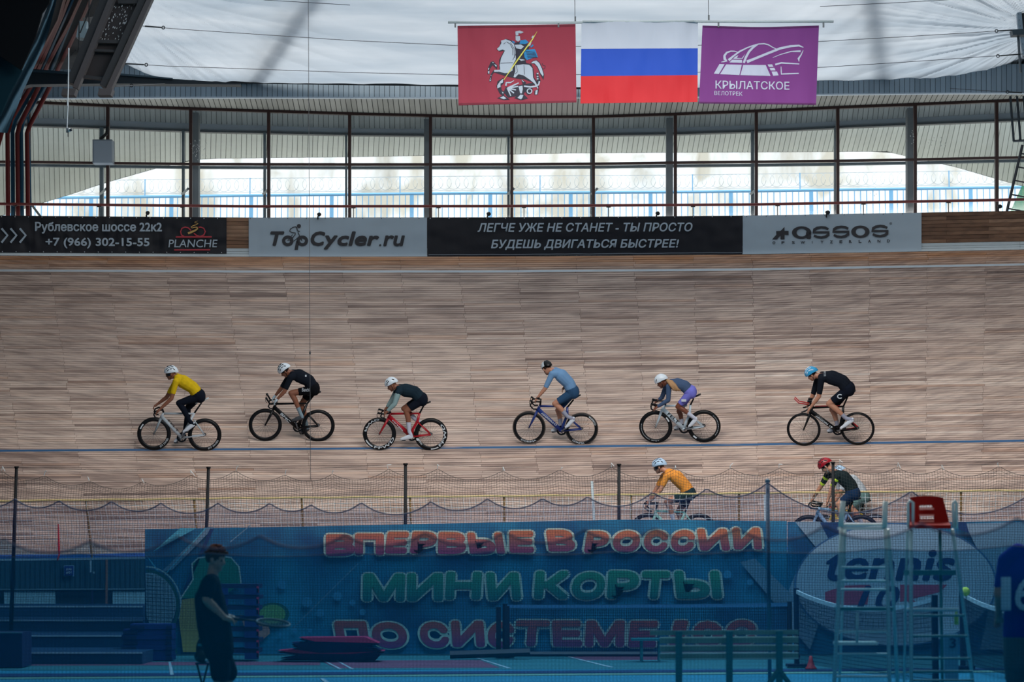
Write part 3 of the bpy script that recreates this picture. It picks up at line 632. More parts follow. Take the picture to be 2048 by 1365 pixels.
# ================================================================ FLAGS
FY = 44.0
po = thing('flag_pole', 'long thin white pole hanging on two wires and carrying three flags', 'pole', at(1280, 44, FY))
mb = MB(); mb.tube([at(896, 44.5, FY), at(1165, 45, FY)], .024, 8); mb.tube([at(1390, 43, FY), at(1667, 43, FY)], .024, 8); mb.tube([at(1165, 43, FY), at(1390, 42.5, FY)], .02, 8); new_obj('rod', mb, mat('pole_white', (196, 204, 204), .4), po, smooth=True)
for x, y in ((1150, 36), (1417, 33)):
    mb = MB(); mb.tube([at(x - 1, -60, FY), at(x, y, FY)], .006, 5); new_obj('wire', mb, mat('wire_dark', (60, 62, 66), .5), po)
    mb = MB(); mb.box(at(x + .5, y + 2, FY), (.03, .03, .09)); new_obj('clamp', mb, mat('clamp_grey', (90, 96, 100), .5), po)
for x in (910.5, 1117, 1437, 1647):
    mb = MB(); mb.box(at(x, 50, FY), (.03, .03, .09)); new_obj('clip', mb, mat('clamp_grey', (90, 96, 100), .5), po)
def flag(label, tl, tr, br, bl, m, amp=.02, sag=0):
    t = thing('flag', label, 'flag', at((tl[0] + tr[0]) / 2, bl[1], FY)); k = tl[0] * .013
    def wv(x, y): return amp * (math.sin(x * .06 + k) * .5 + mn.noise(Vector((x * .03, y * .012, k))) * 1.4 + .6 * mn.noise(Vector((x * .085, y * .02, k + 3))))
    fn = lambda u, v: at(u, v, FY - wv(u, v) - .006)
    fn.ml = 7.0
    mb = MB(); rows_ = []
    for v in np.linspace(0, 1, 22):
        a = np.array(tl) * (1 - v) + np.array(bl) * v; b = np.array(tr) * (1 - v) + np.array(br) * v
        rr = []
        for u in np.linspace(0, 1, 40):
            x, y = a * (1 - u) + b * u; y += sag * 4 * u * (1 - u) * (1 - v); rr.append(at(x, y, FY - wv(x, y)))
        rows_.append(rr)
    mb.grid(rows_); mb.grid([[p + np.array((0, .006, 0)) for p in r] for r in rows_])
    return t, fn, mb, rows_
t, fn, mb, _ = flag('dark red flag with a white horseman spearing a dragon, leftmost on the pole', (915, 52), (1151, 48), (1153, 205), (917, 211), None, .022)
new_obj('cloth', mb, mat('flag_crimson', (150, 48, 66), .8), t, smooth=True)
mb = MB(); stroke_on(mb, fn, [(915, 54), (1151, 50.5)], 4.5); stroke_on(mb, fn, [(917, 208.5), (1153, 203)], 4); new_obj('hem', mb, mat('flag_crimson_dark', (116, 26, 46), .75), t)
cp = crop(960, 50, 8.533, fn); F2 = lambda u, v: fn(u, v) - np.array((0, .007, 0)); F3 = lambda u, v: fn(u, v) - np.array((0, .014, 0)); F2.ml = F3.ml = 7.0; cp2 = crop(960, 50, 8.533, F2); cp3 = crop(960, 50, 8.533, F3)
dk = MB(); lt = MB(); bl = MB(); ye = MB(); dk2 = MB()
P = lambda m, f, *pts: poly_on(m, f, list(pts))
P(dk, cp, (590, 310), (640, 290), (700, 300), (860, 330), (830, 420), (760, 520), (790, 650), (880, 670), (915, 760), (925, 900), (985, 980), (1012, 1100), (930, 1030), (900, 985), (760, 925), (620, 915), (460, 880), (310, 830), (240, 812), (205, 860), (190, 960), (160, 978), (160, 930), (180, 850), (235, 765), (330, 765), (325, 600), (345, 560), (410, 440), (330, 455), (280, 415), (340, 350), (350, 290), (440, 235), (540, 262), (590, 340))
P(dk, cp, (185, 630), (225, 618), (300, 690), (290, 760), (215, 685), (165, 760), (165, 835), (128, 840), (135, 740))
P(dk, cp, (700, 915), (790, 985), (750, 1050), (725, 1000)); P(dk, cp, (925, 1130), (990, 1090), (1005, 1110), (985, 1190), (930, 1195))
P(dk, cp, (400, 1150), (440, 1060), (640, 1030), (980, 1020), (1035, 960), (1010, 880), (985, 800), (955, 830), (968, 920), (970, 975), (880, 1050), (900, 1100), (880, 1170), (820, 1200), (770, 1140), (740, 1190), (600, 1220), (480, 1240))
P(dk, cp, (300, 960), (400, 900), (410, 990), (360, 1040), (370, 1110), (420, 1150), (400, 1230), (330, 1160), (280, 1050)); P(dk, cp, (295, 1250), (400, 1195), (510, 1275), (400, 1280)); P(dk, cp, (585, 1250), (660, 1180), (745, 1180), (820, 1255), (700, 1285))
P(dk, cp, (860, 655), (900, 612), (965, 598), (1020, 640), (1068, 740), (1098, 850), (1082, 940), (1030, 850), (975, 720), (930, 665)); stroke_on(dk, cp, [(1060, 655), (1075, 690), (1115, 700), (1105, 740), (1070, 755)], 9)
P(bl, cp2, (536, 266), (600, 288), (580, 322)); P(bl, cp2, (690, 262), (780, 250), (832, 300), (770, 328), (672, 322)); P(bl, cp2, (790, 425), (930, 410), (952, 440), (965, 480), (988, 555), (900, 562), (800, 602), (762, 560), (750, 480)); P(bl, cp2, (860, 370), (900, 330), (915, 358), (870, 388))
P(lt, cp2, (290, 410), (333, 368), (365, 310), (360, 268), (440, 245), (520, 275), (580, 330), (605, 450), (612, 590), (560, 690), (555, 780), (480, 820), (420, 825), (330, 798), (240, 800), (242, 768), (345, 765), (335, 690), (362, 560), (425, 440), (385, 420), (320, 442))
P(lt, cp2, (600, 690), (740, 672), (840, 682), (895, 740), (905, 900), (955, 985), (996, 1080), (985, 1092), (928, 1000), (850, 935), (740, 862), (640, 838), (600, 800))
P(lt, cp2, (606, 192), (680, 190), (688, 258), (650, 286), (610, 262)); P(lt, cp2, (602, 112), (680, 97), (745, 122), (700, 148), (655, 140), (655, 180), (610, 185)); P(lt, cp2, (590, 340), (700, 335), (750, 370), (700, 415), (620, 400))
P(lt, cp2, (885, 200), (905, 178), (925, 195), (900, 235), (880, 225)); P(lt, cp2, (845, 300), (880, 290), (860, 350), (825, 372)); P(lt, cp2, (205, 632), (235, 640), (225, 655)); P(lt, cp2, (240, 668), (285, 690), (278, 722)); P(lt, cp2, (140, 735), (158, 735), (150, 770), (138, 765)); P(lt, cp2, (135, 795), (160, 785), (160, 830), (138, 832))
P(lt, cp2, (180, 855), (195, 858), (188, 880)); P(lt, cp2, (170, 905), (188, 905), (182, 925)); P(lt, cp2, (162, 930), (192, 938), (168, 968)); P(lt, cp2, (870, 655), (905, 622), (960, 608), (1010, 650), (1055, 745), (1085, 845), (1075, 880), (1035, 830), (985, 715), (930, 655))
P(lt, cp2, (600, 790), (655, 845), (600, 898), (572, 890)); P(lt, cp2, (655, 575), (740, 590), (770, 600), (700, 615)); P(lt, cp2, (700, 925), (755, 970), (735, 975)); P(lt, cp2, (950, 1120), (985, 1105), (975, 1185), (940, 1188))
P(lt, cp2, (345, 960), (395, 920), (390, 985), (350, 1000), (350, 1060), (295, 1085), (295, 1030)); 
for a, b in (((660, 990), 20), ((650, 1050), 20), ((615, 1110), 20), ((580, 1165), 20), ((525, 1212), 18)): stroke_on(lt, cp2, [(470, 1080), a], [30, b])
stroke_on(lt, cp2, [(440, 1040), (450, 985), (520, 985), (580, 950)], [30, 26, 20, 10]); stroke_on(lt, cp2, [(690, 1045), (700, 1100), (700, 1170)], [70, 60, 30]); stroke_on(lt, cp2, [(750, 1045), (860, 1060), (940, 1050), (1000, 1020), (1015, 960)], 26); disc_on(lt, cp2, (845, 1130), 48, inner=30)
P(lt, cp2, (340, 1245), (400, 1215), (450, 1255), (410, 1270)); P(lt, cp2, (640, 1245), (690, 1190), (740, 1200), (720, 1250), (700, 1272)); P(lt, cp2, (370, 1140), (400, 1150), (395, 1180)); 
for y in (820, 870, 910): P(lt, cp2, (968, y), (998, y), (996, y + 22), (970, y + 22))
stroke_on(ye, cp3, [(975, 112), (900, 240), (640, 600), (405, 940)], [4, 18, 22, 10])
for q in ([(455, 290), (520, 330), (560, 420), (560, 520)], [(520, 300), (580, 400), (590, 560)], [(350, 655), (560, 645)], [(750, 680), (760, 850)], [(400, 330), (440, 300)], [(620, 690), (640, 800), (600, 840)], [(560, 600), (620, 480)]): stroke_on(dk2, cp3, q, 7)
for i in range(5): stroke_on(dk2, cp3, [(780 + i * 8, 450 + i * 28), (940 + i * 8, 470 + i * 20)], 8)
navy = mat('flag_navy', (34, 32, 48), .7); lgt = mat('flag_pale', (172, 182, 194), .7)
new_obj('emblem', dk, navy, t); new_obj('emblem', lt, lgt, t); new_obj('emblem', bl, mat('flag_cape', (22, 124, 178), .7), t); new_obj('emblem', ye, mat('flag_lance', (214, 206, 92), .7), t); new_obj('emblem', dk2, navy, t)
t, fn, mb, rows_ = flag('white, blue and red striped flag in the middle of the pole', (1163, 43), (1396, 43), (1395, 204), (1161, 207), None, .03)
for nm, a, b, c in (('white_stripe', 0, 8, (190, 196, 208)), ('blue_stripe', 7, 15, (16, 72, 180)), ('red_stripe', 14, 22, (200, 26, 36))):
    mb = MB(); mb.grid(rows_[a:b]); mb.grid([[p + np.array((0, .006, 0)) for p in r] for r in rows_[a:b]]); new_obj(nm, mb, mat('flag_' + nm, c, .7), t, smooth=True)
t, fn, mb, _ = flag('purple flag with a white stadium outline and Cyrillic lettering, rightmost on the pole', (1405, 51), (1638, 51), (1632, 210), (1398, 207), None, .022, 3)
new_obj('cloth', mb, mat('flag_purple', (116, 50, 122), .8), t, smooth=True)
mb = MB(); stroke_on(mb, fn, [(1406, 53), (1520, 56.5), (1637, 53)], 4); stroke_on(mb, fn, [(1399, 205), (1632, 208)], 3); new_obj('hem', mb, mat('flag_purple_dark', (84, 22, 84), .75), t)
cp = crop(1410, 70, 9.309, fn); mb = MB()
for pts, wd in (([(610, 320), (550, 303), (480, 302), (405, 328), (362, 385), (368, 450), (400, 485), (300, 505)], [12, 18, 22, 34, 42, 50, 40, 8]),
                ([(440, 470), (520, 400), (640, 310), (780, 240), (900, 195), (1000, 168), (1100, 162), (1180, 182), (1260, 230), (1345, 270)], [50, 34, 30, 24, 22, 22, 24, 22, 18, 14]),
                ([(722, 520), (760, 420), (820, 310), (890, 235), (985, 175)], [40, 42, 42, 40, 20]), ([(780, 500), (900, 452), (1150, 350), (1400, 250), (1600, 208), (1750, 198), (1832, 232)], [55, 46, 44, 44, 40, 34, 14]),
                ([(1262, 422), (1400, 365), (1600, 308), (1780, 302)], [8, 14, 20, 34]), ([(1828, 285), (1790, 370), (1742, 440), (1750, 495)], [10, 22, 38, 10]), ([(1308, 552), (1420, 520), (1755, 540)], [34, 28, 18]), ([(1415, 588), (1422, 728), (1745, 715)], [10, 26, 18])):
    stroke_on(mb, cp, pts, wd)
for q in ([(270, 540), (365, 545), (260, 725), (165, 720)], [(395, 548), (685, 555), (640, 748), (280, 730)], [(712, 558), (1130, 560), (1220, 762), (658, 748)], [(1165, 548), (1250, 548), (1275, 595), (1190, 597)], [(1200, 615), (1290, 612), (1315, 660), (1225, 662)], [(1238, 680), (1340, 680), (1370, 752), (1270, 760)],
          [(505, 460), (690, 465), (690, 520), (455, 512)], [(560, 405), (622, 375), (592, 428), (686, 432), (748, 350), (702, 442), (522, 445)]): poly_on(mb, cp, q)
text_on(mb, cp, 'КРЫЛАТСКОЕ', 195, 848, 1572, 1002, .016, bold=.012); text_on(mb, cp, 'ВЕЛОТРЕК', 176, 1042, 696, 1118, .03, bold=.0); new_obj('emblem', mb, mat('flag_print', (182, 186, 204), .7), t)
# ================================================================ ROOF FIXTURES
steel = mat('gantry_steel', (66, 62, 64), .55, noise=.15); dsteel = mat('gantry_dark', (34, 36, 40), .6); redpipe = mat('pipe_red', (98, 28, 26), .5, noise=.12, spec=.2); bluepipe = mat('pipe_blue', (18, 72, 96), .5, spec=.2)
GY = 42.0
g = thing('roof_gantry', 'dark steel gantry with two slanting beams and a corrugated plate below the ceiling', 'gantry', at(180, 190, GY))
def bar_(p0, p1, wpx, dep, m, name, Y=GY, par=None, Y2=None):
    a = at(*p0, Y); b = at(*p1, Y2 or Y); d = b - a; n = np.array((-d[2], 0, d[0])); n = n / np.linalg.norm(n) * wpx / F * Y / 2
    mb = MB(); mb.hexa(a - n, a + n, b + n, b - n, (0, dep, 0)); return new_obj(name, mb, m, par or g)
bar_((238, -40), (150, 176), 11, .18, steel, 'flange'); bar_((225, -40), (140, 165), 16, .3, dsteel, 'beam', GY + .05)
bar_((316, -40), (217, 178), 10, .18, steel, 'flange'); bar_((303, -40), (205, 172), 13, .3, dsteel, 'beam', GY + .05)
mb = MB(); n = 22
for i in range(n):
    f0, f1 = i / n, (i + .5) / n; f2 = (i + 1) / n
    Lx = lambda f, y: lerp(y, [-40, 150], [242 + 62 * f, 165 + 52 * f])
    z0, z1 = GY + .2, GY + .24
    mb.quad(at(Lx(f0, -40), -40, z0), at(Lx(f1, -40), -40, z0), at(Lx(f1, 152), 152, z0), at(Lx(f0, 152), 152, z0)); mb.quad(at(Lx(f1, -40), -40, z1), at(Lx(f2, -40), -40, z1), at(Lx(f2, 152), 152, z1), at(Lx(f1, 152), 152, z1))
new_obj('corrugated_plate', mb, mat('plate_dark', (52, 48, 50), .45, noise=.2, scale=8), g)
mb = MB()
for _ in range(90):  # pale flecks stand in for light coming through the plate
    y = R.uniform(8, 78); f = R.random(); x = lerp(y, [-40, 150], [242 + 62 * f, 165 + 52 * f]); s = R.uniform(.5, 1.6); mb.quad(at(x, y, GY + .15), at(x + s, y, GY + .15), at(x + s - 1, y + s * 2.4, GY + .15), at(x - 1, y + s * 2.4, GY + .15))
tag(new_obj('light_flecks', mb, mat('fleck_pale', (190, 196, 200), .5), g), 'pale flecks painted as light showing through the corrugated plate', kind='stuff')
for p0, p1, wd in (((236, 3), (296, 3), 8), ((195, 82), (258, 84), 7), ((186, 100), (246, 103), 5), ((158, 152), (215, 158), 6)): bar_(p0, p1, wd, .1, dsteel, 'cross_bar', GY + .1)
for x in (122, 195):
    mb = MB(); mb.hexa(at(x, 190, GY - .1), at(x + 26, 190, GY - .1), at(x + 30, 177, GY - .1), at(x + 3, 177, GY - .1), (0, .25, 0)); new_obj('foot_plate', mb, steel, g)
g2 = thing('edge_beam', 'dark horizontal roof edge beam running from the pipes to the ceiling membrane', 'beam', at(150, 168, 52.8))
mb = MB()
def pl(pts, Y, dep, mb=None):
    mb = mb or MB(); n = len(pts); P0 = [at(x, y, Y) for x, y in pts]; tess = [tuple(t) for t in tessellate_polygon([[Vector((x, y, 0)) for x, y in pts]])]
    mb.add(P0 + [p + np.array((0, dep, 0)) for p in P0], tess + [tuple(i + n for i in t) for t in tess] + [(i, (i + 1) % n, n + (i + 1) % n, n + i) for i in range(n)]); return mb
new_obj('web', pl([(30, 177), (55, 137), (140, 144), (232, 147), (345, 158), (480, 166.5), (480, 169), (225, 167), (60, 169)], 52.7, .3), mat('beam_teal', (16, 30, 40), .6), g2)
new_obj('flange', pl([(50, 138), (140, 144), (232, 146), (345, 156), (345, 158.5), (232, 150), (140, 148), (48, 143)], 52.65, .3), mat('beam_teal_light', (44, 66, 78), .6), g2)
# pipes at the left
PD = lambda y: lerp(y, [-40, 0, 60, 100, 130, 168, 250], [45.6, 47.4, 50.2, 52.4, 54.0, 55.1, 55.75])
mb = MB(); rows_ = []
for y in np.linspace(-40, 139, 14): rows_.append([arc(lerp(y, [-40, 137], [112, 60]) + u * lerp(y, [-40, 139], [120, 88]), y, PD(y) + .45) for u in np.linspace(0, 1, 6)])
mb.grid(rows_); mb.grid([[p + np.array((0, .05, .02)) for p in r] for r in rows_]); o = new_obj('shade_panel', mb, mat('shade_navy', (14, 26, 36), .8, noise=.5, scale=1.5)); tag(o, 'dark panel behind the slanting red pipes', 'panel')
for i, pts in enumerate(([(5, 436), (5, 300), (12, 240), (49, 172), (72, 128), (118, 40), (140, -40)], [(16, 436), (15, 268), (22, 240), (62, 172), (81, 128), (125, 30), (152, -40)], [(36, 436), (34.5, 268), (40, 248), (80.6, 168), (97, 125), (140, 45), (178, -40)], [(56, 436), (54, 267), (60, 250), (103, 167), (120, 130), (158, 52), (198, -40)])):
    if i == 0: pts = [(-14, 436), (-15, 330), (10, 243)] + pts[3:]
    mb = MB(); pts = [pts[0]] + [((1 - f) * p[0] + f * q[0], (1 - f) * p[1] + f * q[1]) for p, q in zip(pts, pts[1:]) for f in (.34, .67, 1)]; mb.tube([arc(x, y, PD(y)) for x, y in pts], [lerp(y, [0, 170], [.032, .052]) for x, y in pts], 10); o = new_obj('roof_pipe', mb, redpipe, smooth=True)
    tag(o, ['outermost dark red pipe bending in from the left edge of the hall', 'red pipe second from the left edge, upright then slanting to the roof', 'red pipe third from the left edge, upright then slanting to the roof', 'red pipe nearest the windows, upright then slanting to the roof'][i], 'pipe', 'red roof pipes at the left')
for i, pts in enumerate(([(26, 436), (25, 262), (31, 240), (70, 170), (88, 130), (150, -10)], [(44, 436), (42, 262), (47, 240), (88, 172), (105, 135), (160, 0)], [(62, 436), (58, 262), (56, 225), (58, 205)])):
    mb = MB(); pts = [pts[0]] + [((1 - f) * p[0] + f * q[0], (1 - f) * p[1] + f * q[1]) for p, q in zip(pts, pts[1:]) for f in (.34, .67, 1)]; mb.tube([arc(x, y, PD(y) + .14) for x, y in pts], [(.05 if i < 2 else .022) * lerp(y, [0, 170], [.5, 1]) for x, y in pts], 8); o = new_obj('downpipe', mb, bluepipe, smooth=True)
    tag(o, ['teal blue pipe between the first two upright red pipes', 'teal blue pipe between the last two upright red pipes', 'thin teal pipe right beside the windows'][i], 'pipe', 'teal pipes at the left')
# dark cloth and shading panels in the upper left corner
new_obj_ = new_obj('side_curtain', pl([(-420, -60), (106, -60), (98, 6), (84, 26), (70, 75), (42, 140), (0, 112), (-420, 30)], 40, .06), mat('curtain_black', (7, 10, 14), .95, spec=.1), smooth=False); tag(new_obj_, 'large near-black cloth hanging in the upper left corner', 'curtain')
o = new_obj('side_curtain', pl([(-420, 28), (0, 110), (44, 140), (20, 185), (0, 232), (-420, 320)], 40.2, .06), mat('curtain_teal', (9, 36, 46), .9, spec=.1)); tag(o, 'dark teal cloth panel below the black one at the left edge', 'curtain')
mb = MB(); rows_ = []
for t_ in np.linspace(0, 1, 30):
    a = (lerp(t_, [0, .1, .4, 1], [112, 97, 66, -20]), lerp(t_, [0, .1, .4, 1], [-40, 8, 88, 262])); wd = lerp(t_, [0, .3, .7, 1], [9, 20, 24, 34])
    rows_.append([at(a[0] + wd * u, a[1] + 4 * u, 40.4 + .12 * math.sin(u * 9 + t_ * 7)) for u in np.linspace(0, 1, 8)])
mb.grid(rows_); mb.grid([[p + np.array((0, .03, 0)) for p in r] for r in rows_]); o = new_obj('cloth_edge', mb, mat('cloth_edge_blue', (56, 86, 102), .8), smooth=True); tag(o, 'pale blue folded cloth edge slanting beside the red pipes', 'cloth')
# a pale cabinet and bits between pipes and gantry
for pts, lab in (([(152, 74), (158, 42), (174, 42), (169, 76)], 'small pale box behind the slanting gantry beam, nearest the pipes'), ([(168, 84), (172, 57), (178, 58), (178, 70), (168, 88)], 'narrow pale box tucked against the slanting gantry beam')):
    o = new_obj('junction_box', pl(pts, 43.5, .3), mat('box_pale', (150, 166, 172), .5)); tag(o, lab, 'box')
o = new_obj('duct_bracket', pl([(165, 36), (188, 33), (196, 38), (180, 58), (170, 54)], 43.8, .2), mat('bracket_brown', (110, 104, 100), .6)); tag(o, 'grey brown bracket plate behind the gantry top', 'bracket')
tr_ = thing('service_ladder_frame', 'thin steel bars between the red pipes and the gantry', 'frame', at(160, 100, 43.2))
for a, b in (((178, -20), (178, 60)), ((158, 40), (158, 112)), ((196, -20), (160, 66)), ((152, 100), (140, 112)), ((199, -10), (199, 18))):
    mb = MB(); mb.tube([at(*a, 43.2), at(*b, 43.2)], .012, 5); new_obj('bar', mb, dsteel, tr_)
cp_ = thing('ceiling_camera', 'white dome camera on a long white drop pole in front of the left windows', 'camera', at(137, 262, 41.6))
mb = MB(); mb.tube([at(137.5, 96, 41.6), at(136.5, 178, 41.6), at(135, 212, 41.6)], .012, 6); mb.tube([at(136.5, 205, 41.6), at(134, 256, 41.6)], .009, 6); new_obj('drop_pole', mb, mat('pole_white2', (176, 186, 192), .4), cp_)
mb = MB(); mb.hexa(at(132, 265, 41.6), at(137, 265, 41.6), at(137, 255, 41.6), at(132, 255, 41.6), (0, .06, 0)); new_obj('mount', mb, mat('mount_grey', (110, 118, 122), .5), cp_)
mb = MB(); mb.ball(at(139.5, 260, 41.6), .035); new_obj('housing', mb, mat('cam_white', (220, 226, 228), .35), cp_, smooth=True)
mb = MB(); mb.ball(at(141.6, 260, 41.55), .026); new_obj('lens_dome', mb, mat('cam_dome', (20, 26, 40), .15), cp_, smooth=True)
mb = MB(); mb.tube([at(136, 265, 41.62), at(136, 274, 41.62)], .006, 4); new_obj('cable', mb, dsteel, cp_)
eb = thing('electric_box', 'grey wall cabinet mounted on the window transom beside the second mullion', 'box', arc(204, 326, 58.4))
mb = MB(); mb.hexa(arc(185, 326, 58.5), arc(224, 326, 58.5), arc(224, 279, 58.5), arc(185, 279, 58.5), (0, .35, 0)); new_obj('body', mb, mat('cabinet_grey', (124, 136, 148), .5), eb)
mb = MB(); mb.hexa(arc(187.5, 325, 58.47), arc(223, 325, 58.47), arc(223, 281, 58.47), arc(187.5, 281, 58.47), (0, .03, 0)); new_obj('door', mb, mat('cabinet_grey2', (136, 148, 160), .45), eb)
mb = MB(); mb.tube([arc(200, 279, 58.7), arc(206, 274, 58.7), arc(213, 268, 58.8), arc(215, 255, 58.9)], .04, 6); new_obj('cable', mb, dsteel, eb)
# wires and turnbuckles in front of the membrane
wm = mat('wire_dark', (60, 62, 66), .5)
WY = lambda x: lerp(x, [200, 2050], [42.2, 48.95])
for pts, tbs, lab in (([(285, 52), (355, 58), (700, 81), (914, 91), (1280, 94), (1638, 83), (1800, 74), (2028, 60)], (((285, 52), (348, 57)), ((2028, 60), (1975, 63))), 'upper bracing wire crossing the ceiling behind the flags'),
                      ([(243, 127), (330, 132), (700, 145), (914, 150), (1280, 149), (1638, 135), (1800, 125), (2046, 108)], (((243, 127), (318, 131)), ((2046, 108), (1970, 114))), 'lower bracing wire crossing the ceiling behind the flags'),
                      ([(226, 173), (300, 169), (330, 167)], (((226, 173), (282, 170)),), 'short bracing wire with a ring below the edge beam'), ([(1900, 177), (2000, 183), (2200, 190)], (((2048, 186), (1998, 183)),), 'thin wire in front of the fascia boards at the right'),
                      ([(490, -6), (530, 0), (700, 10)], (), 'short wire at the very top left of the ceiling'), ([(1640, 13), (1800, 5), (1960, -4)], (), 'short wire at the very top right of the ceiling')):
    yy = (lambda x: lerp(x, [226, 330], [42.2, 52.7])) if pts[0][0] == 226 else (WY if pts[0][0] < 400 else (lambda x: 49.0 if x > 1850 else 47.2))
    t = thing('bracing_wire', lab, 'wire', at(*pts[0], yy(pts[0][0]))); mb = MB(); mb.tube([at(x, y, yy(x)) for x, y in pts], .006, 5); new_obj('wire', mb, wm, t)
    for e0, e1 in tbs:
        a, b = np.array(e0, float), np.array(e1, float); q1, q2 = a + (b - a) * .08, a + (b - a) * .6
        mb = MB(); mb.tube([at(*q1, yy(q1[0])), at(*q2, yy(q2[0]))], .014, 6); ce = a + (b - a) * .66; mb.tube([at(ce[0] + 3 * math.cos(q), ce[1] + 3 * math.sin(q), yy(ce[0])) for q in np.linspace(0, 6.28, 9)[:-1]], .009, 4, closed=True); new_obj('turnbuckle', mb, dsteel, t)
# long thin vertical wire with a knot
t = thing('hanging_wire', 'thin dark wire hanging straight down the whole height of the hall', 'wire', at(620, 950, 43.5))
mb = MB(); mb.tube([at(616.5, -40, 43.5), at(618.5, 400, 43.5), at(621, 960, 43.5)], .0048, 5); new_obj('wire', mb, wm, t)
mb = MB(); mb.ell(at(620, 706, 43.5), (.016, .016, .035)); new_obj('knot', mb, dsteel, t)
# right corner
t = thing('corner_beam', 'dark slanting roof beam with a riveted white strip in the upper right corner', 'beam', at(2040, 100, 50))
new_obj('web', pl([(2033, -40), (2200, -40), (2200, 260), (2062, 150), (2046, 75)], 50, .3), dsteel, t)
new_obj('strip', pl([(2030, -40), (2037, -40), (2051, 110), (2046, 110), (2036, 50)], 49.9, .1), mat('strip_pale', (150, 164, 176), .5), t)
mb = MB()
for k in range(9): disc_on(mb, plane_fn(49.88), (2034 + k * 1.6, 4 + k * 12), .9, n=6)
new_obj('rivets', mb, dsteel, t)
t = thing('bracket_post', 'short grey post under a bracket in the upper right corner', 'post', at(2041, 145, 49))
new_obj('bracket', pl([(2024, 59), (2060, 57), (2060, 69), (2026, 70)], 48.8, .25), mat('bracket_teal', (52, 66, 74), .5), t)
mb = MB(); mb.tube([at(2036, 68, 49), at(2041, 145, 49)], .026, 8); new_obj('shaft', mb, mat('shaft_grey', (84, 92, 98), .45), t)
o = new_obj('roof_deck', pl([(2021, 158), (2032, 142), (2200, 138), (2200, 160)], 54.8, .5), mat('deck_dark', (56, 60, 62), .7)); tag(o, 'dark deck edge below the bracket post at the right', 'deck')
t = thing('window_grille', 'dark barred metal frame hanging in front of the rightmost window', 'grille', arc(2040, 283, 57.5))
for a, b in (((2020.5, 190), (2027.5, 283)), ((2034, 190), (2041, 282)), ((2047, 190), (2055, 281)), ((2062, 190), (2069, 281)), ((2020, 190), (2075, 188)), ((2026.5, 282.5), (2076, 280))):
    mb = MB(); mb.tube([arc(*a, 57.5), arc(*b, 57.5)], .028, 4); new_obj('bar', mb, mat('grille_teal', (34, 48, 58), .5), t)
t = thing('ladder', 'dark metal ladder leaning in front of the rightmost window', 'ladder', arc(2020, 424, 57))
for a, b in (((2045, 290), (2012, 430)), ((2085, 292), (2062, 436))):
    mb = MB(); mb.tube([arc(*a, 57), arc(*b, 57)], .034, 6); new_obj('rail', mb, mat('ladder_dark', (40, 44, 50), .5), t)
for y in (307, 334, 361, 389, 417):
    x = 2045 - (y - 290) * .236; mb = MB(); mb.tube([arc(x, y, 57), arc(x + 42, y + 8, 57)], .018, 6); new_obj('rung', mb, mat('ladder_dark', (40, 44, 50), .5), t)
o = new_obj('green_netting', pl([(2020, 425), (2044, 372), (2140, 360), (2140, 432), (2014, 432)], 61.5, .02), netmat('net_green', (120, 220, 170), .62, .06)); tag(o, 'pale green netting outside the rightmost window', 'net')
o = new_obj('prop_pole', pl([(62, 412), (66, 410), (84, 434), (80, 436)], 61.5, .05), mat('brace_grey', (120, 128, 130), .5)); tag(o, 'grey slanting prop outside the leftmost window', 'pole')
# six lamps on top of the barrier
for i, (x, y) in enumerate(((295, 426), (638, 429), (977, 428), (1315, 427), (1655, 425), (1999, 413))):
    t = thing('barrier_lamp', 'small black floodlight on the barrier ' + ['above the leftmost black banner', 'above the TopCycler.ru banner', 'above the start of the slogan banner', 'above the end of the slogan banner', 'above the assos banner', 'above the bare boards at the right'][i], 'lamp', arc(x, y + 9, 55.0), 'floodlights along the barrier')
    c = arc(x, y, 55.0); b = arc(x - 2, y + 10, 55.05); mb = MB(); mb.tube([b, (b + c) / 2 + np.array((-.015, 0, 0)), c], .018, 6); new_obj('stem', mb, dsteel, t)
    mb = MB(); mb.lathe(c, (.35, -.9, -.25), [(.001, -.05), (.035, -.04), (.048, .02), (.04, .05), (.001, .045)], 14); new_obj('head', mb, dsteel, t, smooth=True)
# ================================================================ PEOPLE: one continuous body each, clothes as shells on it
def fuse(mb, voxel, smooth_it=3):
    me = bpy.data.meshes.new('tmp'); me.from_pydata(mb.v, [], mb.f); me.update()
    o = bpy.data.objects.new('tmp', me); C.objects.link(o)
    m = o.modifiers.new('r', 'REMESH'); m.mode = 'VOXEL'; m.voxel_size = voxel
    s_ = o.modifiers.new('s', 'SMOOTH'); s_.factor = .5; s_.iterations = smooth_it
    dg = bpy.context.evaluated_depsgraph_get(); e = o.evaluated_get(dg); m2 = e.to_mesh()
    n = len(m2.vertices); V = np.empty(n * 3); m2.vertices.foreach_get('co', V); V = V.reshape(-1, 3)
    N_ = np.empty(n * 3); m2.vertices.foreach_get('normal', N_); N_ = N_.reshape(-1, 3)
    Fc = [tuple(p.vertices) for p in m2.polygons]; e.to_mesh_clear(); bpy.data.objects.remove(o); bpy.data.meshes.remove(me)
    return V, N_, Fc
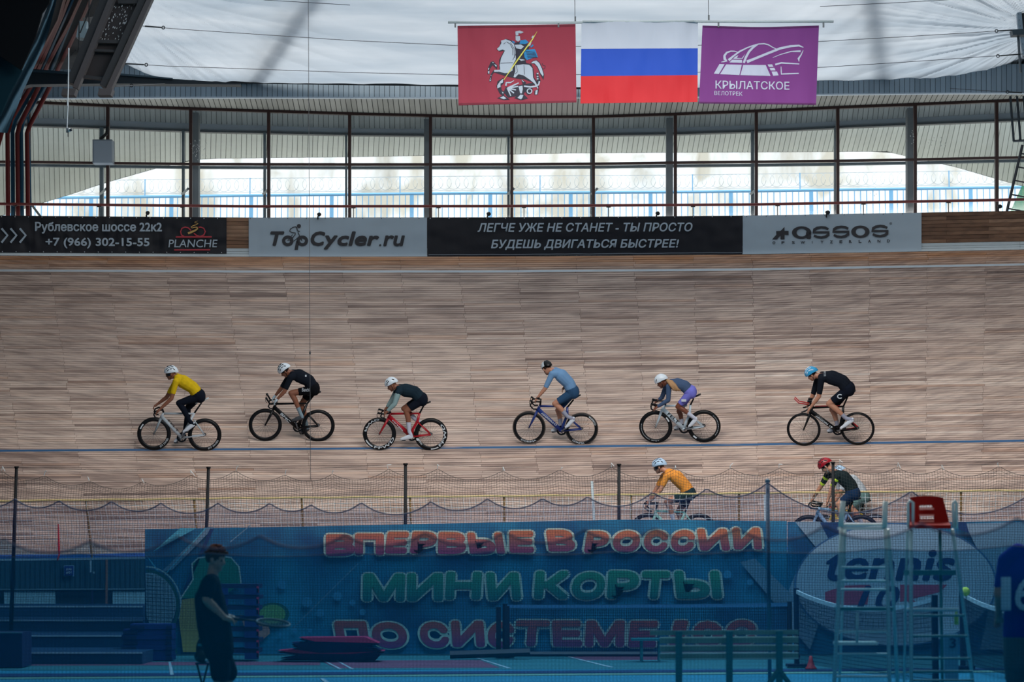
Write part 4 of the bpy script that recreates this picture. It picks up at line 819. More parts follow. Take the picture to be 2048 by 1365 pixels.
class Fig:
    def __init__(s): s.mb = MB(); s.b = []
    def bone(s, a, ra, b, rb, lab, cuts=()): s.mb.capsule(a, ra, b, rb); s.b.append((np.array(a, float), np.array(b, float), ra, rb, lab, cuts)); return s
    def ell(s, c, r, rot, lab): s.mb.ell(c, r, rot, 16, 12); s.b.append((np.array(c, float), np.array(c, float) + 1e-4, min(r), min(r), lab, ()))
    def build(s, parent, colors, voxel=.0105, shells=None, smooth_it=3):
        V, Nn, Fc = fuse(s.mb, voxel, smooth_it)
        fc = np.array([V[list(f)].mean(0) for f in Fc]); best = np.full(len(fc), 1e9); lab = np.empty(len(fc), object)
        for a, b, ra, rb, l, cuts in s.b:
            d = b - a; t = np.clip(((fc - a) @ d) / max(d @ d, 1e-9), 0, 1)
            dist = np.linalg.norm(fc - (a + t[:, None] * d), axis=1) - (ra + (rb - ra) * t); m = dist < best
            best[m] = dist[m]; ll = np.full(len(fc), l, object)
            for (tc, l2) in cuts: ll[((fc - a) @ d) / max(d @ d, 1e-9) > tc] = l2
            lab[m] = ll[m]
        skin = colors['skin']; mb = MB(); mb.v = [tuple(v) for v in V]; mb.f = Fc; mb.m = [0] * len(Fc)
        new_obj('body', mb, skin, parent, smooth=True)
        for name, m in colors.items():
            if name == 'skin': continue
            sel = [f for f, l in zip(Fc, lab) if l == name]
            if not sel: continue
            cnt = {}
            for f in sel:
                for k in range(len(f)):
                    e = (min(f[k], f[k - 1]), max(f[k], f[k - 1])); cnt[e] = cnt.get(e, 0) + 1
            brd = {v for e, c in cnt.items() if c == 1 for v in e}
            groups_ = [sel]
            if name in ('shoe', 'sock', 'glove', 'sleeves', 'band'):
                pr = {}
                def fd(x):
                    while pr[x] != x: pr[x] = pr[pr[x]]; x = pr[x]
                    return x
                for f in sel:
                    for v in f: pr.setdefault(v, v)
                    for v in f[1:]: pr[fd(v)] = fd(f[0])
                gg = {}
                for f in sel: gg.setdefault(fd(f[0]), []).append(f)
                groups_ = [g for g in gg.values() if len(g) > 12]
            off = {'shoe': .006, 'glove': .004, 'sock': .003, 'hair': .006}.get(name.split('_')[0], .007)
            for sel in groups_:
                idx = {}; vs = []
                for f in sel:
                    for v in f:
                        if v not in idx: idx[v] = len(vs); vs.append(V[v] + Nn[v] * (off if v not in brd else .0035))
                m_ = MB(); m_.v = [tuple(v) for v in vs]; m_.f = [tuple(idx[v] for v in f) for f in sel]; m_.m = [0] * len(sel)
                new_obj({'sleeves': 'sleeve', 'band': 'sleeve_band'}.get(name, name), m_, m, parent, smooth=True)
def unit(v): v = np.array(v, float); return v / np.linalg.norm(v)
def hand(fg, wr_, ha, lat, down, lab='skin', curl=1.0):
    d = unit(ha - wr_); fg.bone(wr_ + d * .01, .026, ha, .026, lab); 
    for i in range(4):
        o = lat * ((i - 1.5) * .019); p0 = ha + o + d * .012; ln = (.026, .031, .029, .022)[i]
        p1 = p0 + unit(d + down * .3) * ln; p2 = p1 + unit(d * .2 + down * curl) * ln; p3 = p2 + unit(-d * .7 * curl + down * .8) * ln * .7
        fg.bone(p0, .0105, p1, .0100, lab); fg.bone(p1, .0100, p2, .0092, lab); fg.bone(p2, .0092, p3, .0085, lab)
    q = wr_ + d * .03 + lat * .03; q1 = q + unit(d + lat * .8 + down * .5) * .035; fg.bone(q, .012, q1, .0105, lab); fg.bone(q1, .0105, q1 + unit(d + down * .8) * .028, .009, lab)
def head(fg, hd, hf, hu, hl, hair=None):
    rot = np.array([hf, hl, hu]).T
    fg.ell(hd, (.098, .078, .098), rot, 'hair' if hair else 'skin')
    fg.ell(hd + hf * .022 - hu * .055, (.078, .064, .088), rot, 'skin'); fg.bone(hd + hf * .04 - hu * .115, .036, hd + hf * .062 - hu * .125, .026, 'skin')
    fg.bone(hd + hf * .085 - hu * .03, .010, hd + hf * .108 - hu * .062, .014, 'skin'); fg.bone(hd + hf * .088 - hu * .088 - hl * .012, .011, hd + hf * .088 - hu * .088 + hl * .012, .011, 'skin')
    for sg in (-1, 1):
        fg.bone(hd + hl * sg * .079 - hu * .03, .012, hd + hl * sg * .084 - hu * .065, .01, 'skin'); fg.bone(hd + hf * .08 + hl * .025 * sg - hu * .018, .013, hd + hf * .078 + hl * .045 * sg - hu * .02, .011, 'skin')
def face_bits(parent, hd, hf, hu, hl, glasses=None):
    for sg in (-1, 1):
        mb = MB(); mb.ball(hd + hf * .083 - hu * .036 + hl * sg * .032, .011); new_obj('eye', mb, mat('eye_dark', (40, 30, 28), .3), parent, smooth=True)
    if glasses:
        mb = MB(); rr = []
        for z in (.012, -.03):
            rr.append([hd + hf * (.112 * math.cos(a) - .005) + hl * .088 * math.sin(a) + hu * (z - .028) for a in np.linspace(-1.35, 1.35, 13)])
        mb.grid(rr); mb.grid([[p + hf * .004 for p in r] for r in rr]); new_obj('sunglasses', mb, glasses, parent, smooth=True)
def helmet(parent, hd, hf, hu, hl, m, vent, style=0, strapm=None, m2=None):
    rot = np.array([hf, hl, hu]).T; c = hd + hu * .022 - hf * .012; a, b, h = .142, .102, .112
    if style == 2: a, b, h = .140, .102, .104
    mb = MB(); n = 24; rows_ = []
    for i in range(11):
        ph = (math.pi * .56) * i / 10; rr = []
        for k in range(n + 1):
            th = 2 * math.pi * k / n; x = a * math.sin(ph) * math.cos(th); y = b * math.sin(ph) * math.sin(th); z = h * math.cos(ph)
            rib = 0 if style else .006 * math.cos(9 * math.atan2(y, z + .12)) * math.sin(ph)
            if x < -.05: z -= .03 * min(1, (-x - .05) / .09) * math.sin(ph)
            q = np.array((x, y, z)) * (1 + rib); rr.append(c + rot @ q)
        rows_.append(rr)
    mb.grid(rows_); mb.grid([[c + (p - c) * .93 for p in r] for r in rows_[5:]]); mb.grid([rows_[-1], [c + (p - c) * .93 for p in rows_[-1]]]); new_obj('helmet', mb, m, parent, smooth=True)
    mb = MB(); sp = {0: [(1.15, .55), (1.2, -.05), (1.1, -.62), (.72, .72), (.68, .18), (.66, -.4), (.25, .5), (.25, -.1)], 1: [(1.15, .35), (1.1, .75), (.75, .5), (.95, -.72)], 2: [(1.1, .6)], 3: [(1.0, .72)]}[style]
    for an, fx in sp:
        for sg in (-1, 1) if an else (1,):
            y = math.sin(an) * b * sg * .93; x = fx * a * .72; k = max(1 - (x / a) ** 2 - (y / b) ** 2, .05); z = h * math.sqrt(k)
            p = c + rot @ np.array((x, y, z)); nn = unit(rot @ np.array((x / a ** 2, y / b ** 2, z / h ** 2))); tn = unit(rot @ np.array((1, 0, -x / max(z, .02) * .6))); sd_ = np.cross(nn, tn)
            mb.ell(p, (.030, .0095, .007), np.array([tn, sd_, nn]).T, 10, 6)
    new_obj('helmet_vents', mb, vent, parent, smooth=True)
    if m2 is not None:
        k0 = 8; mb = MB(); rr = [[c + (p - c) * 1.02 for p in r[k0:k0 + 8]] for r in rows_[3:11]]; mb.grid(rr); new_obj('helmet_panel', mb, m2, parent, smooth=True)
    for sg in (-1, 1):
        mb = MB(); mb.tube([hd + hl * sg * .083 + hu * .0, hd + hl * sg * .08 - hu * .06 + hf * .0, hd + hl * sg * .045 - hu * .135 + hf * .03, hd - hu * .15 + hf * .035], .0055, 5); new_obj('strap', mb, strapm or mat('strap_dark', (26, 28, 32), .6), parent)
# ================================================================ BICYCLES AND THEIR RIDERS
def cols(k, c, r=.55, **kw):
    if k.split('_')[0] in ('jersey', 'shorts', 'vest', 'sleeve', 'shirt', 'sock', 'hair'): kw.setdefault('spec', .12); r = .9
    return mat(k, c, r, **kw)
TY = cols('tire_black', (12, 13, 15), .7, spec=.2); RIM = cols('rim_black', (11, 12, 15), .45, spec=.3); BK = cols('carbon_black', (12, 13, 16), .4, spec=.3); MET = cols('crank_metal', (120, 124, 130), .35, metal=.7); SPK = cols('spoke_dark', (70, 66, 64), .4)
WHT = cols('print_white', (206, 212, 216), .45); SADW = cols('saddle_white', (190, 196, 198), .5)
def wheel(parent, cx, cz, deep, txt, tirem=TY):
    w_ = thing('wheel', None, None, (cx, 0, cz), parent=parent); ORG[w_.name] = np.array((0, 0, 0.0)); w_.location = (cx, 0, cz)
    mb = MB(); mb.lathe((0, 0, 0), (0, 1, 0), [(.336 - .0125 + .0125 * math.cos(t), .0125 * math.sin(t)) for t in np.linspace(0, 2 * math.pi, 9)[:-1]], 48); new_obj('tire', mb, tirem, w_, smooth=True)
    mb = MB(); mb.lathe((0, 0, 0), (0, 1, 0), [(.315, -.012), (.322, 0), (.315, .012), (.315 - deep * .6, .013), (.313 - deep, .005), (.313 - deep, -.005), (.315 - deep * .6, -.013)], 48); new_obj('rim', mb, RIM, w_, smooth=True)
    mb = MB()
    for k in range(20):
        th = 2 * math.pi * k / 20; th2 = th + (.35 if k % 4 < 2 else -.35) * (k % 2); y = .028 if k % 2 else -.028
        mb.tube([(.018 * math.cos(th2), y, .018 * math.sin(th2)), ((.316 - deep) * math.cos(th), 0, (.316 - deep) * math.sin(th))], .0016, 3, caps=False)
    new_obj('spokes', mb, SPK, w_)
    mb = MB(); mb.tube([(0, -.05, 0), (0, -.03, 0), (0, .03, 0), (0, .05, 0)], [.011, .019, .019, .011], 10); new_obj('hub', mb, MET, w_, smooth=True)
    mb = MB()
    for (s_, a0, a1, r0, r1, bold) in txt:      # letters round the rim, angles in degrees clockwise from the right as seen
        rad = lambda u, v: np.array(((r0 + (r1 - r0) * v) * math.cos(math.radians(a0 + (a1 - a0) * u)), -.0145, -(r0 + (r1 - r0) * v) * math.sin(math.radians(a0 + (a1 - a0) * u))))
        if s_: text_on(mb, lambda u, v: rad(u, v), s_, 0, 0, 1, 1, bold=bold)
        else:
            n = max(2, int(abs(a1 - a0) / 5)); mb.grid([[rad(k / n, v) for k in range(n + 1)] for v in (0, 1)])
    if mb.v: new_obj('rim_lettering', mb, WHT, w_)
    return w_
def ride(cfg):
    ox, oy, zm = cfg['crop']; D0 = cfg['D']; (fu, fv), (ru, rv) = cfg['wf'], cfg['wr']; al = math.radians(cfg.get('lean', 14)); sa, ca = math.sin(al), math.cos(al)
    px, py = ox + (fu + ru) / 2 / zm, oy + (fv + rv) / 2 / zm
    s0 = F / D0; v0 = (fv + rv) / 2 + .336 * s0 * zm * ca; pyc = oy + v0 / zm
    if cfg.get('on_track', True):
        tt_ = track_t(px, pyc); org = track(px, tt_, .004)
    else: org = arc(px, pyc, D0)
    s0 = F / org[1]; kk = zm * s0; v0 = (fv + rv) / 2 + .336 * kk * ca; u0 = (fu + ru) / 2
    yaw = math.atan2(-(org[0] - XC), org[1] - CY) ; cy_ = math.cos(yaw)
    rot = Matrix.Rotation(yaw, 4, 'Z') @ Matrix.Rotation(al, 4, 'X')
    def L(u, v, y=0.0):
        dv = (v0 - v) / kk; return np.array(((u - u0) / kk / cy_ + y * math.sin(yaw) / cy_ * ca, y, (dv - y * sa) / ca))
    bk = thing('bicycle', cfg['blabel'], 'bicycle', org, rot=rot); M = cfg['frame']; M2 = cfg.get('fork', M)
    wf = L(fu, fv); wr_ = L(ru, rv); dp = cfg.get('deep', .055)
    wheel(bk, wf[0], wf[2], dp, cfg.get('txtf', []), cfg.get('tire', TY)); wheel(bk, wr_[0], wr_[2], dp, cfg.get('txtr', []), cfg.get('tire', TY))
    bb = L(*cfg['bb']); st_ = L(*cfg['seat']); hb = L(*cfg['headb']); ht = L(*cfg['headt']); sdl = L(*cfg['saddle']); tt0 = L(*cfg.get('tt', cfg['seat']))
    mb = MB(); fw = cfg.get('dt', .034)
    mb.tube([hb + (ht - hb) * .3, bb], [fw, fw * .95], 10, flat=.55); mb.tube([ht - (ht - hb) * .12, tt0], [.024, .018], 10, flat=.7); mb.tube([hb, ht], [.03, .026], 10, flat=.7)
    stp = cfg.get('st_path'); pts = [bb] + ([L(*q) for q in stp] if stp else []) + [st_]; mb.tube(pts, [.036] + [.028] * (len(pts) - 2) + [.024], 10, flat=.6); mb.tube([bb + (0, -.035, 0), bb + (0, .035, 0)], .03, 12)
    ss = L(*cfg.get('ss', cfg['seat']))
    for y in (-1, 1):
        mb.tube([bb + (0, y * .02, 0), (bb * .4 + wr_ * .6) + (0, y * .05, 0), wr_ + (0, y * .055, 0)], [.017, .015, .012], 8, flat=.8)
        mb.tube([ss + (0, y * .015, 0), (ss * .5 + wr_ * .5) + (0, y * .045, 0), wr_ + (0, y * .055, 0)], [.014, .012, .011], 8, flat=.8)
    new_obj('frame', mb, M, bk, smooth=True)
    if cfg.get('accent'):
        mb = MB(); 
        for (a, b, r_) in cfg['accent']: mb.tube([L(*a, -.03), L(*b, -.045)], r_, 6, flat=.3)
        new_obj('frame_stripes', mb, cfg['accentm'], bk)
    mb = MB()
    for y in (-1, 1): mb.tube([hb + (0, y * .012, -.005), (hb * .55 + wf * .45) + (.004, y * .045, 0), wf + (0, y * .05, 0)], [.026, .022, .012], 8, flat=.5)
    new_obj('fork', mb, M2, bk, smooth=True)
    mb = MB(); mb.tube([st_ - (st_ - bb) * .03, sdl + (0, 0, -.03)], [.018, .015], 8, flat=.6); new_obj('seatpost', mb, cfg.get('post', BK), bk, smooth=True)
    mb = MB(); dx = unit(np.array((1, 0, cfg.get('stilt', .12))))
    rr = []
    for k, (f, wd, h) in enumerate(((-.13, .012, 0), (-.06, .018, .004), (.02, .034, .0), (.09, .066, .006), (.135, .070, .014), (.15, .04, .010))):
        c = sdl + dx * f; rr.append([c + (0, wd * math.cos(t), .016 * math.sin(t) + h) for t in np.linspace(0, 2 * math.pi, 11)])
    mb.grid(rr); mb.add(rr[0][:-1], [tuple(range(10))]); mb.add(rr[-1][:-1], [tuple(range(10))]); new_obj('saddle', mb, cfg.get('saddlem', BK), bk, smooth=True)
    # bars
    hbar = thing('handlebar', None, None, (0, 0, 0), parent=bk); ORG[hbar.name] = np.zeros(3)
    bp = [L(u, v, -.19) for u, v in cfg['bar']]; top = bp[0].copy(); top[1] = 0
    mb = MB(); mb.tube([ht + (0, 0, .01), top], [.02, .018], 8); new_obj('stem', mb, BK, hbar, smooth=True)
    mb = MB(); mb.tube([top + (0, -.15, 0), top, top + (0, .15, 0)], .0145, 8)
    for y in (-1, 1): mb.tube([top + (0, y * .14, 0)] + [np.array((p[0], y * (.17 + .01 * i), p[2])) for i, p in enumerate(bp[1:])], .0155, 8)
    new_obj('drop_bar', mb, BK, hbar, smooth=True)
    if 'hood' in cfg:
        h0, h1 = L(*cfg['hood'][0], -.19), L(*cfg['hood'][1], -.19)
        for y in (-1, 1):
            mb = MB(); mb.tube([np.array((h0[0], y * .19, h0[2])), np.array(((h0[0] + h1[0]) / 2, y * .195, (h0[2] + h1[2]) / 2)), np.array((h1[0], y * .195, h1[2]))], [.016, .018, .021], 8); mb.tube([np.array((h1[0] - .005, y * .2, h1[2] - .01)), np.array((h1[0] - .01, y * .2, h1[2] - .07)), np.array((h1[0] + .02, y * .2, h1[2] - .11))], .006, 6)
            new_obj('brake_hood', mb, BK, hbar, smooth=True)
    if 'aero' in cfg:
        for y in (-1, 1):
            mb = MB(); q = [L(*p, -.07) for p in cfg['aero']]; mb.tube([np.array((p[0], y * .07, p[2])) for p in q], .011, 8); new_obj('aero_extension', mb, cfg['aerom'], hbar, smooth=True)
            a = L(*cfg['pad'], -.09); mb = MB(); mb.box(np.array((a[0], y * .09, a[2])), (.085, .07, .035)); mb.tube([np.array((a[0], y * .08, a[2])), np.array((a[0] + .01, y * .06, a[2] - .1))], .014, 6); new_obj('arm_pad', mb, BK, hbar)
    # cranks
    cr = thing('crankset', None, None, (0, 0, 0), parent=bk); ORG[cr.name] = np.zeros(3)
    mb = MB(); mb.lathe(bb + (0, .045, 0), (0, 1, 0), [(.066, -.003), (.098, -.002), (.1, 0), (.098, .002), (.066, .003)], 36); mb.lathe(bb + (0, .045, 0), (0, 1, 0), [(.001, -.003), (.04, -.003), (.04, .003), (.001, .003)], 20)
    for k in range(5): a = k * 1.2566; mb.tube([bb + (.03 * math.cos(a), .045, .03 * math.sin(a)), bb + (.07 * math.cos(a), .045, .07 * math.sin(a))], .008, 6)
    new_obj('chainring', mb, cfg.get('ring', BK), cr, smooth=False)
    mb = MB(); mb.tube([bb + (.0, .045, .098), wr_ + (0, .045, .03)], .004, 4); mb.tube([bb + (.0, .045, -.098), wr_ + (0, .045, -.03)], .004, 4); mb.lathe(wr_ + (0, .045, 0), (0, 1, 0), [(.001, -.003), (.032, -.003), (.032, .003), (.001, .003)], 18); new_obj('chain', mb, SPK, cr)
    J = {k: v for k, v in cfg['j'].items()}
    feet = {}
    for sg, to, he in ((-1, J['toN'], J['heN']), (1, J['toF'], J['heF'])):
        y = sg * .115; a = L(*to, y); b = L(*he, y); ball = a + (b - a) * .33; d = ball - bb; d[1] = 0; ang = math.atan2(d[2] - .03, d[0]); pd = bb + np.array((.168 * math.cos(ang), 0, .168 * math.sin(ang)))
        mb = MB(); mb.tube([bb + (0, sg * .055, 0), pd + (0, sg * .065, 0)], [.016, .012], 8, flat=.6); new_obj('crank_arm', mb, MET, cr, smooth=True)
        mb = MB(); mb.box(pd + (0, sg * .105, 0), (.075, .07, .018)); mb.tube([pd + (0, sg * .06, 0), pd + (0, sg * .13, 0)], .006, 6); new_obj('pedal', mb, BK, cr)
        feet[sg] = pd + np.array((0, sg * .11, .035)) - (ball)  # shift that puts the shoe on its pedal
    if 'word' in cfg:
        a, b = L(*cfg['wa'], 0), L(*cfg['wb'], 0); d = b - a; ln = np.linalg.norm(d); d /= ln; nn = np.array((d[2], 0, -d[0])); nn = nn if nn[2] > 0 else -nn; hh = cfg.get('wh', .036)
        f2 = lambda u, v: a + d * u * ln + nn * (.5 - v) * hh + np.array((0, -.030 if 'dt' not in cfg else -cfg['dt'] * .56 - .004, 0))
        mb = MB(); text_on(mb, f2, cfg['word'], 0, 0, 1, 1, bold=.03, shear=cfg.get('wsh', .15)); new_obj('frame_lettering', mb, cfg.get('wm', WHT), bk)
    # ---- rider
    pe = thing('person', cfg['plabel'], 'person', org, rot=rot); fg = Fig(); LT = np.array((0, -1.0, 0))
    P = lambda k, y: L(*J[k], y)
    hip, ws, ch, nk = P('hip', 0), P('ws', 0), P('ch', 0), P('nk', 0); k_ = cfg.get('size', 1.0); top_l = cfg.get('torso', 'jersey')
    hcut = ((.30, top_l),)
    for y in (-.07, .07):
        o = np.array((0, y * k_, 0)); fg.bone(hip + o, .118 * k_, ws + o * .9, .108 * k_, 'shorts', ((cfg.get('hem', .45), top_l),)); fg.bone(ws + o * .9, .108 * k_, ch + o * 1.15, .118 * k_, top_l); fg.bone(ch + o * 1.1, .115 * k_, nk + o * 1.1, .07 * k_, top_l)
        fg.bone(hip + o * 1.2 + (.03, 0, -.02), .105 * k_, hip + o * 1.2 + (.02, 0, .02), .105 * k_, 'shorts')
    hp = math.radians(cfg.get('hpitch', 25)); hy = math.radians(cfg.get('hyaw', 0)); hf = unit((-math.cos(hp) * math.cos(hy), math.cos(hp) * math.sin(hy), -math.sin(hp))); hl = unit(np.cross(hf, (0, 0, 1.0))) * -1; hu = unit(np.cross(hf, hl)); hu = hu if hu[2] > 0 else -hu
    hd = P('hd', 0) ; fg.bone(nk + (-.0, 0, 0), .062, hd - hu * .055 - hf * .015, .052, 'skin', ((-.0, 'skin'),)); head(fg, hd, hf, hu, hl, cfg.get('hairm'))
    slv = cfg.get('sleeve', .8); sl = cfg.get('sleevel', top_l); arm = cfg.get('armcut')
    for sg, S, E, H in ((-1, 'shN', 'elN', 'haN'), (1, 'shF', 'elF', 'haF')):
        sh = P(S, sg * .165 * k_); ey = sg * .20; hy_ = sg * (.19 if H not in cfg.get('hy', {}) else cfg['hy'][H]); el = P(E, ey); ha = P(H, hy_)
        wr2 = ha + unit(el - ha) * .075; fg.bone(nk * .5 + ch * .5 + (0, sg * .09, 0), .08 * k_, sh, .062 * k_, top_l)
        fg.bone(sh, .060 * k_, el, .042 * k_, sl, cfg.get('ucut') or (((slv, 'skin'),) if slv < 1 else ())); fg.bone(el, .043 * k_, el * .6 + wr2 * .4, .040 * k_, sl if slv >= 1 else 'skin'); fg.bone(el * .6 + wr2 * .4, .040 * k_, wr2, .027, sl if slv >= 1 else 'skin')
        hand(fg, wr2, ha, LT * sg * -1, unit((0, 0, -1.0) + .0 * hf), 'glove' if cfg.get('glove') else 'skin')
    for sg, Kn, An, To, He in ((-1, 'knN', 'anN', 'toN', 'heN'), (1, 'knF', 'anF', 'toF', 'heF')):
        hj = hip + (0, sg * .085, -.01); kn = P(Kn, sg * .10); sh_ = feet[sg]; an = P(An, sg * .11) + sh_ * .6; to = P(To, sg * .115) + sh_; he = P(He, sg * .115) + sh_
        fg.bone(hj, .094 * k_, kn, .058 * k_, 'shorts', ((cfg.get('short', .72), 'legs' if cfg.get('tights') else 'skin'),) if not cfg.get('tights') else ()); cm = kn * .66 + an * .34 + (.018, 0, 0)
        ll = 'shorts' if cfg.get('tights') else 'skin'; fg.bone(kn, .055 * k_, cm, .056 * k_, ll); fg.bone(cm, .056 * k_, an, .034, ll, () if cfg.get('tights') else ((cfg.get('sock', .55), 'sock'),)); fg.bone(an, .036, he + (0, 0, .02), .033, 'sock' if not cfg.get('tights') else 'shorts')
        md = he * .45 + to * .55; fg.bone(he, .032, md, .034, 'shoe'); fg.bone(md, .036, to + unit(he - to) * .03, .026, 'shoe'); fg.bone(he + (0, 0, .03), .03, md + (0, 0, .015), .03, 'shoe')
    fg.build(pe, cfg['cloth'])
    face_bits(pe, hd, hf, hu, hl, cfg.get('glasses'))
    helmet(pe, hd, hf, hu, hl, cfg['helm'], cfg['vent'], cfg.get('hstyle', 0), cfg.get('strapm'), cfg.get('helm2'))
    if cfg.get('pony'):
        mb = MB(); q = [L(*p, y_) for p, y_ in zip(cfg['pony'], (-.02, -.14, -.19, -.19, -.18))]; 
        for k in range(9):
            o = np.array((0, (k % 3 - 1) * .03, 0)); w2 = (k // 3 - 1) * .018
            mb.tube([q[0]] + [p + o + np.array((w2 * (1 + .3 * i), 0, -abs(w2) * .2)) for i, p in enumerate(q[1:], 1)], [.018, .034, .038, .030, .004][:len(q)], 8)
        new_obj('ponytail', mb, cfg['ponym'], pe, smooth=True)
    for (txt_, p0, p1, y, m, b) in cfg.get('marks', []):
        mb = MB(); A = L(*p0, y); B = L(p1[0], p1[1], y); f3 = lambda u, v: np.array((A[0] + (B[0] - A[0]) * u, y, A[2] + (B[2] - A[2]) * v))
        if txt_: text_on(mb, f3, txt_, 0, 0, 1, 1, bold=b)
        else: mb.grid([[f3(0, 0), f3(1, 0)], [f3(0, 1), f3(1, 1)]])
        new_obj('print', mb, m, pe)
    return bk, pe
SK1 = cols('skin_tan', (134, 84, 62), .5); SK2 = cols('skin_light', (182, 128, 102), .5); SK3 = cols('skin_deep', (114, 64, 44), .45)
W_HELM = cols('helmet_white', (216, 224, 230), .3); VENT = cols('vent_dark', (22, 26, 32), .5); SHW = cols('shoe_white', (206, 212, 220), .4); SHB = cols('shoe_dark', (60, 62, 66), .4); GLS = cols('glasses_dark', (18, 18, 22), .15)
NAVY = cols('shorts_navy', (16, 22, 34), .6, bump=.3, scale=9); SOCK = cols('sock_white', (190, 192, 206), .8)
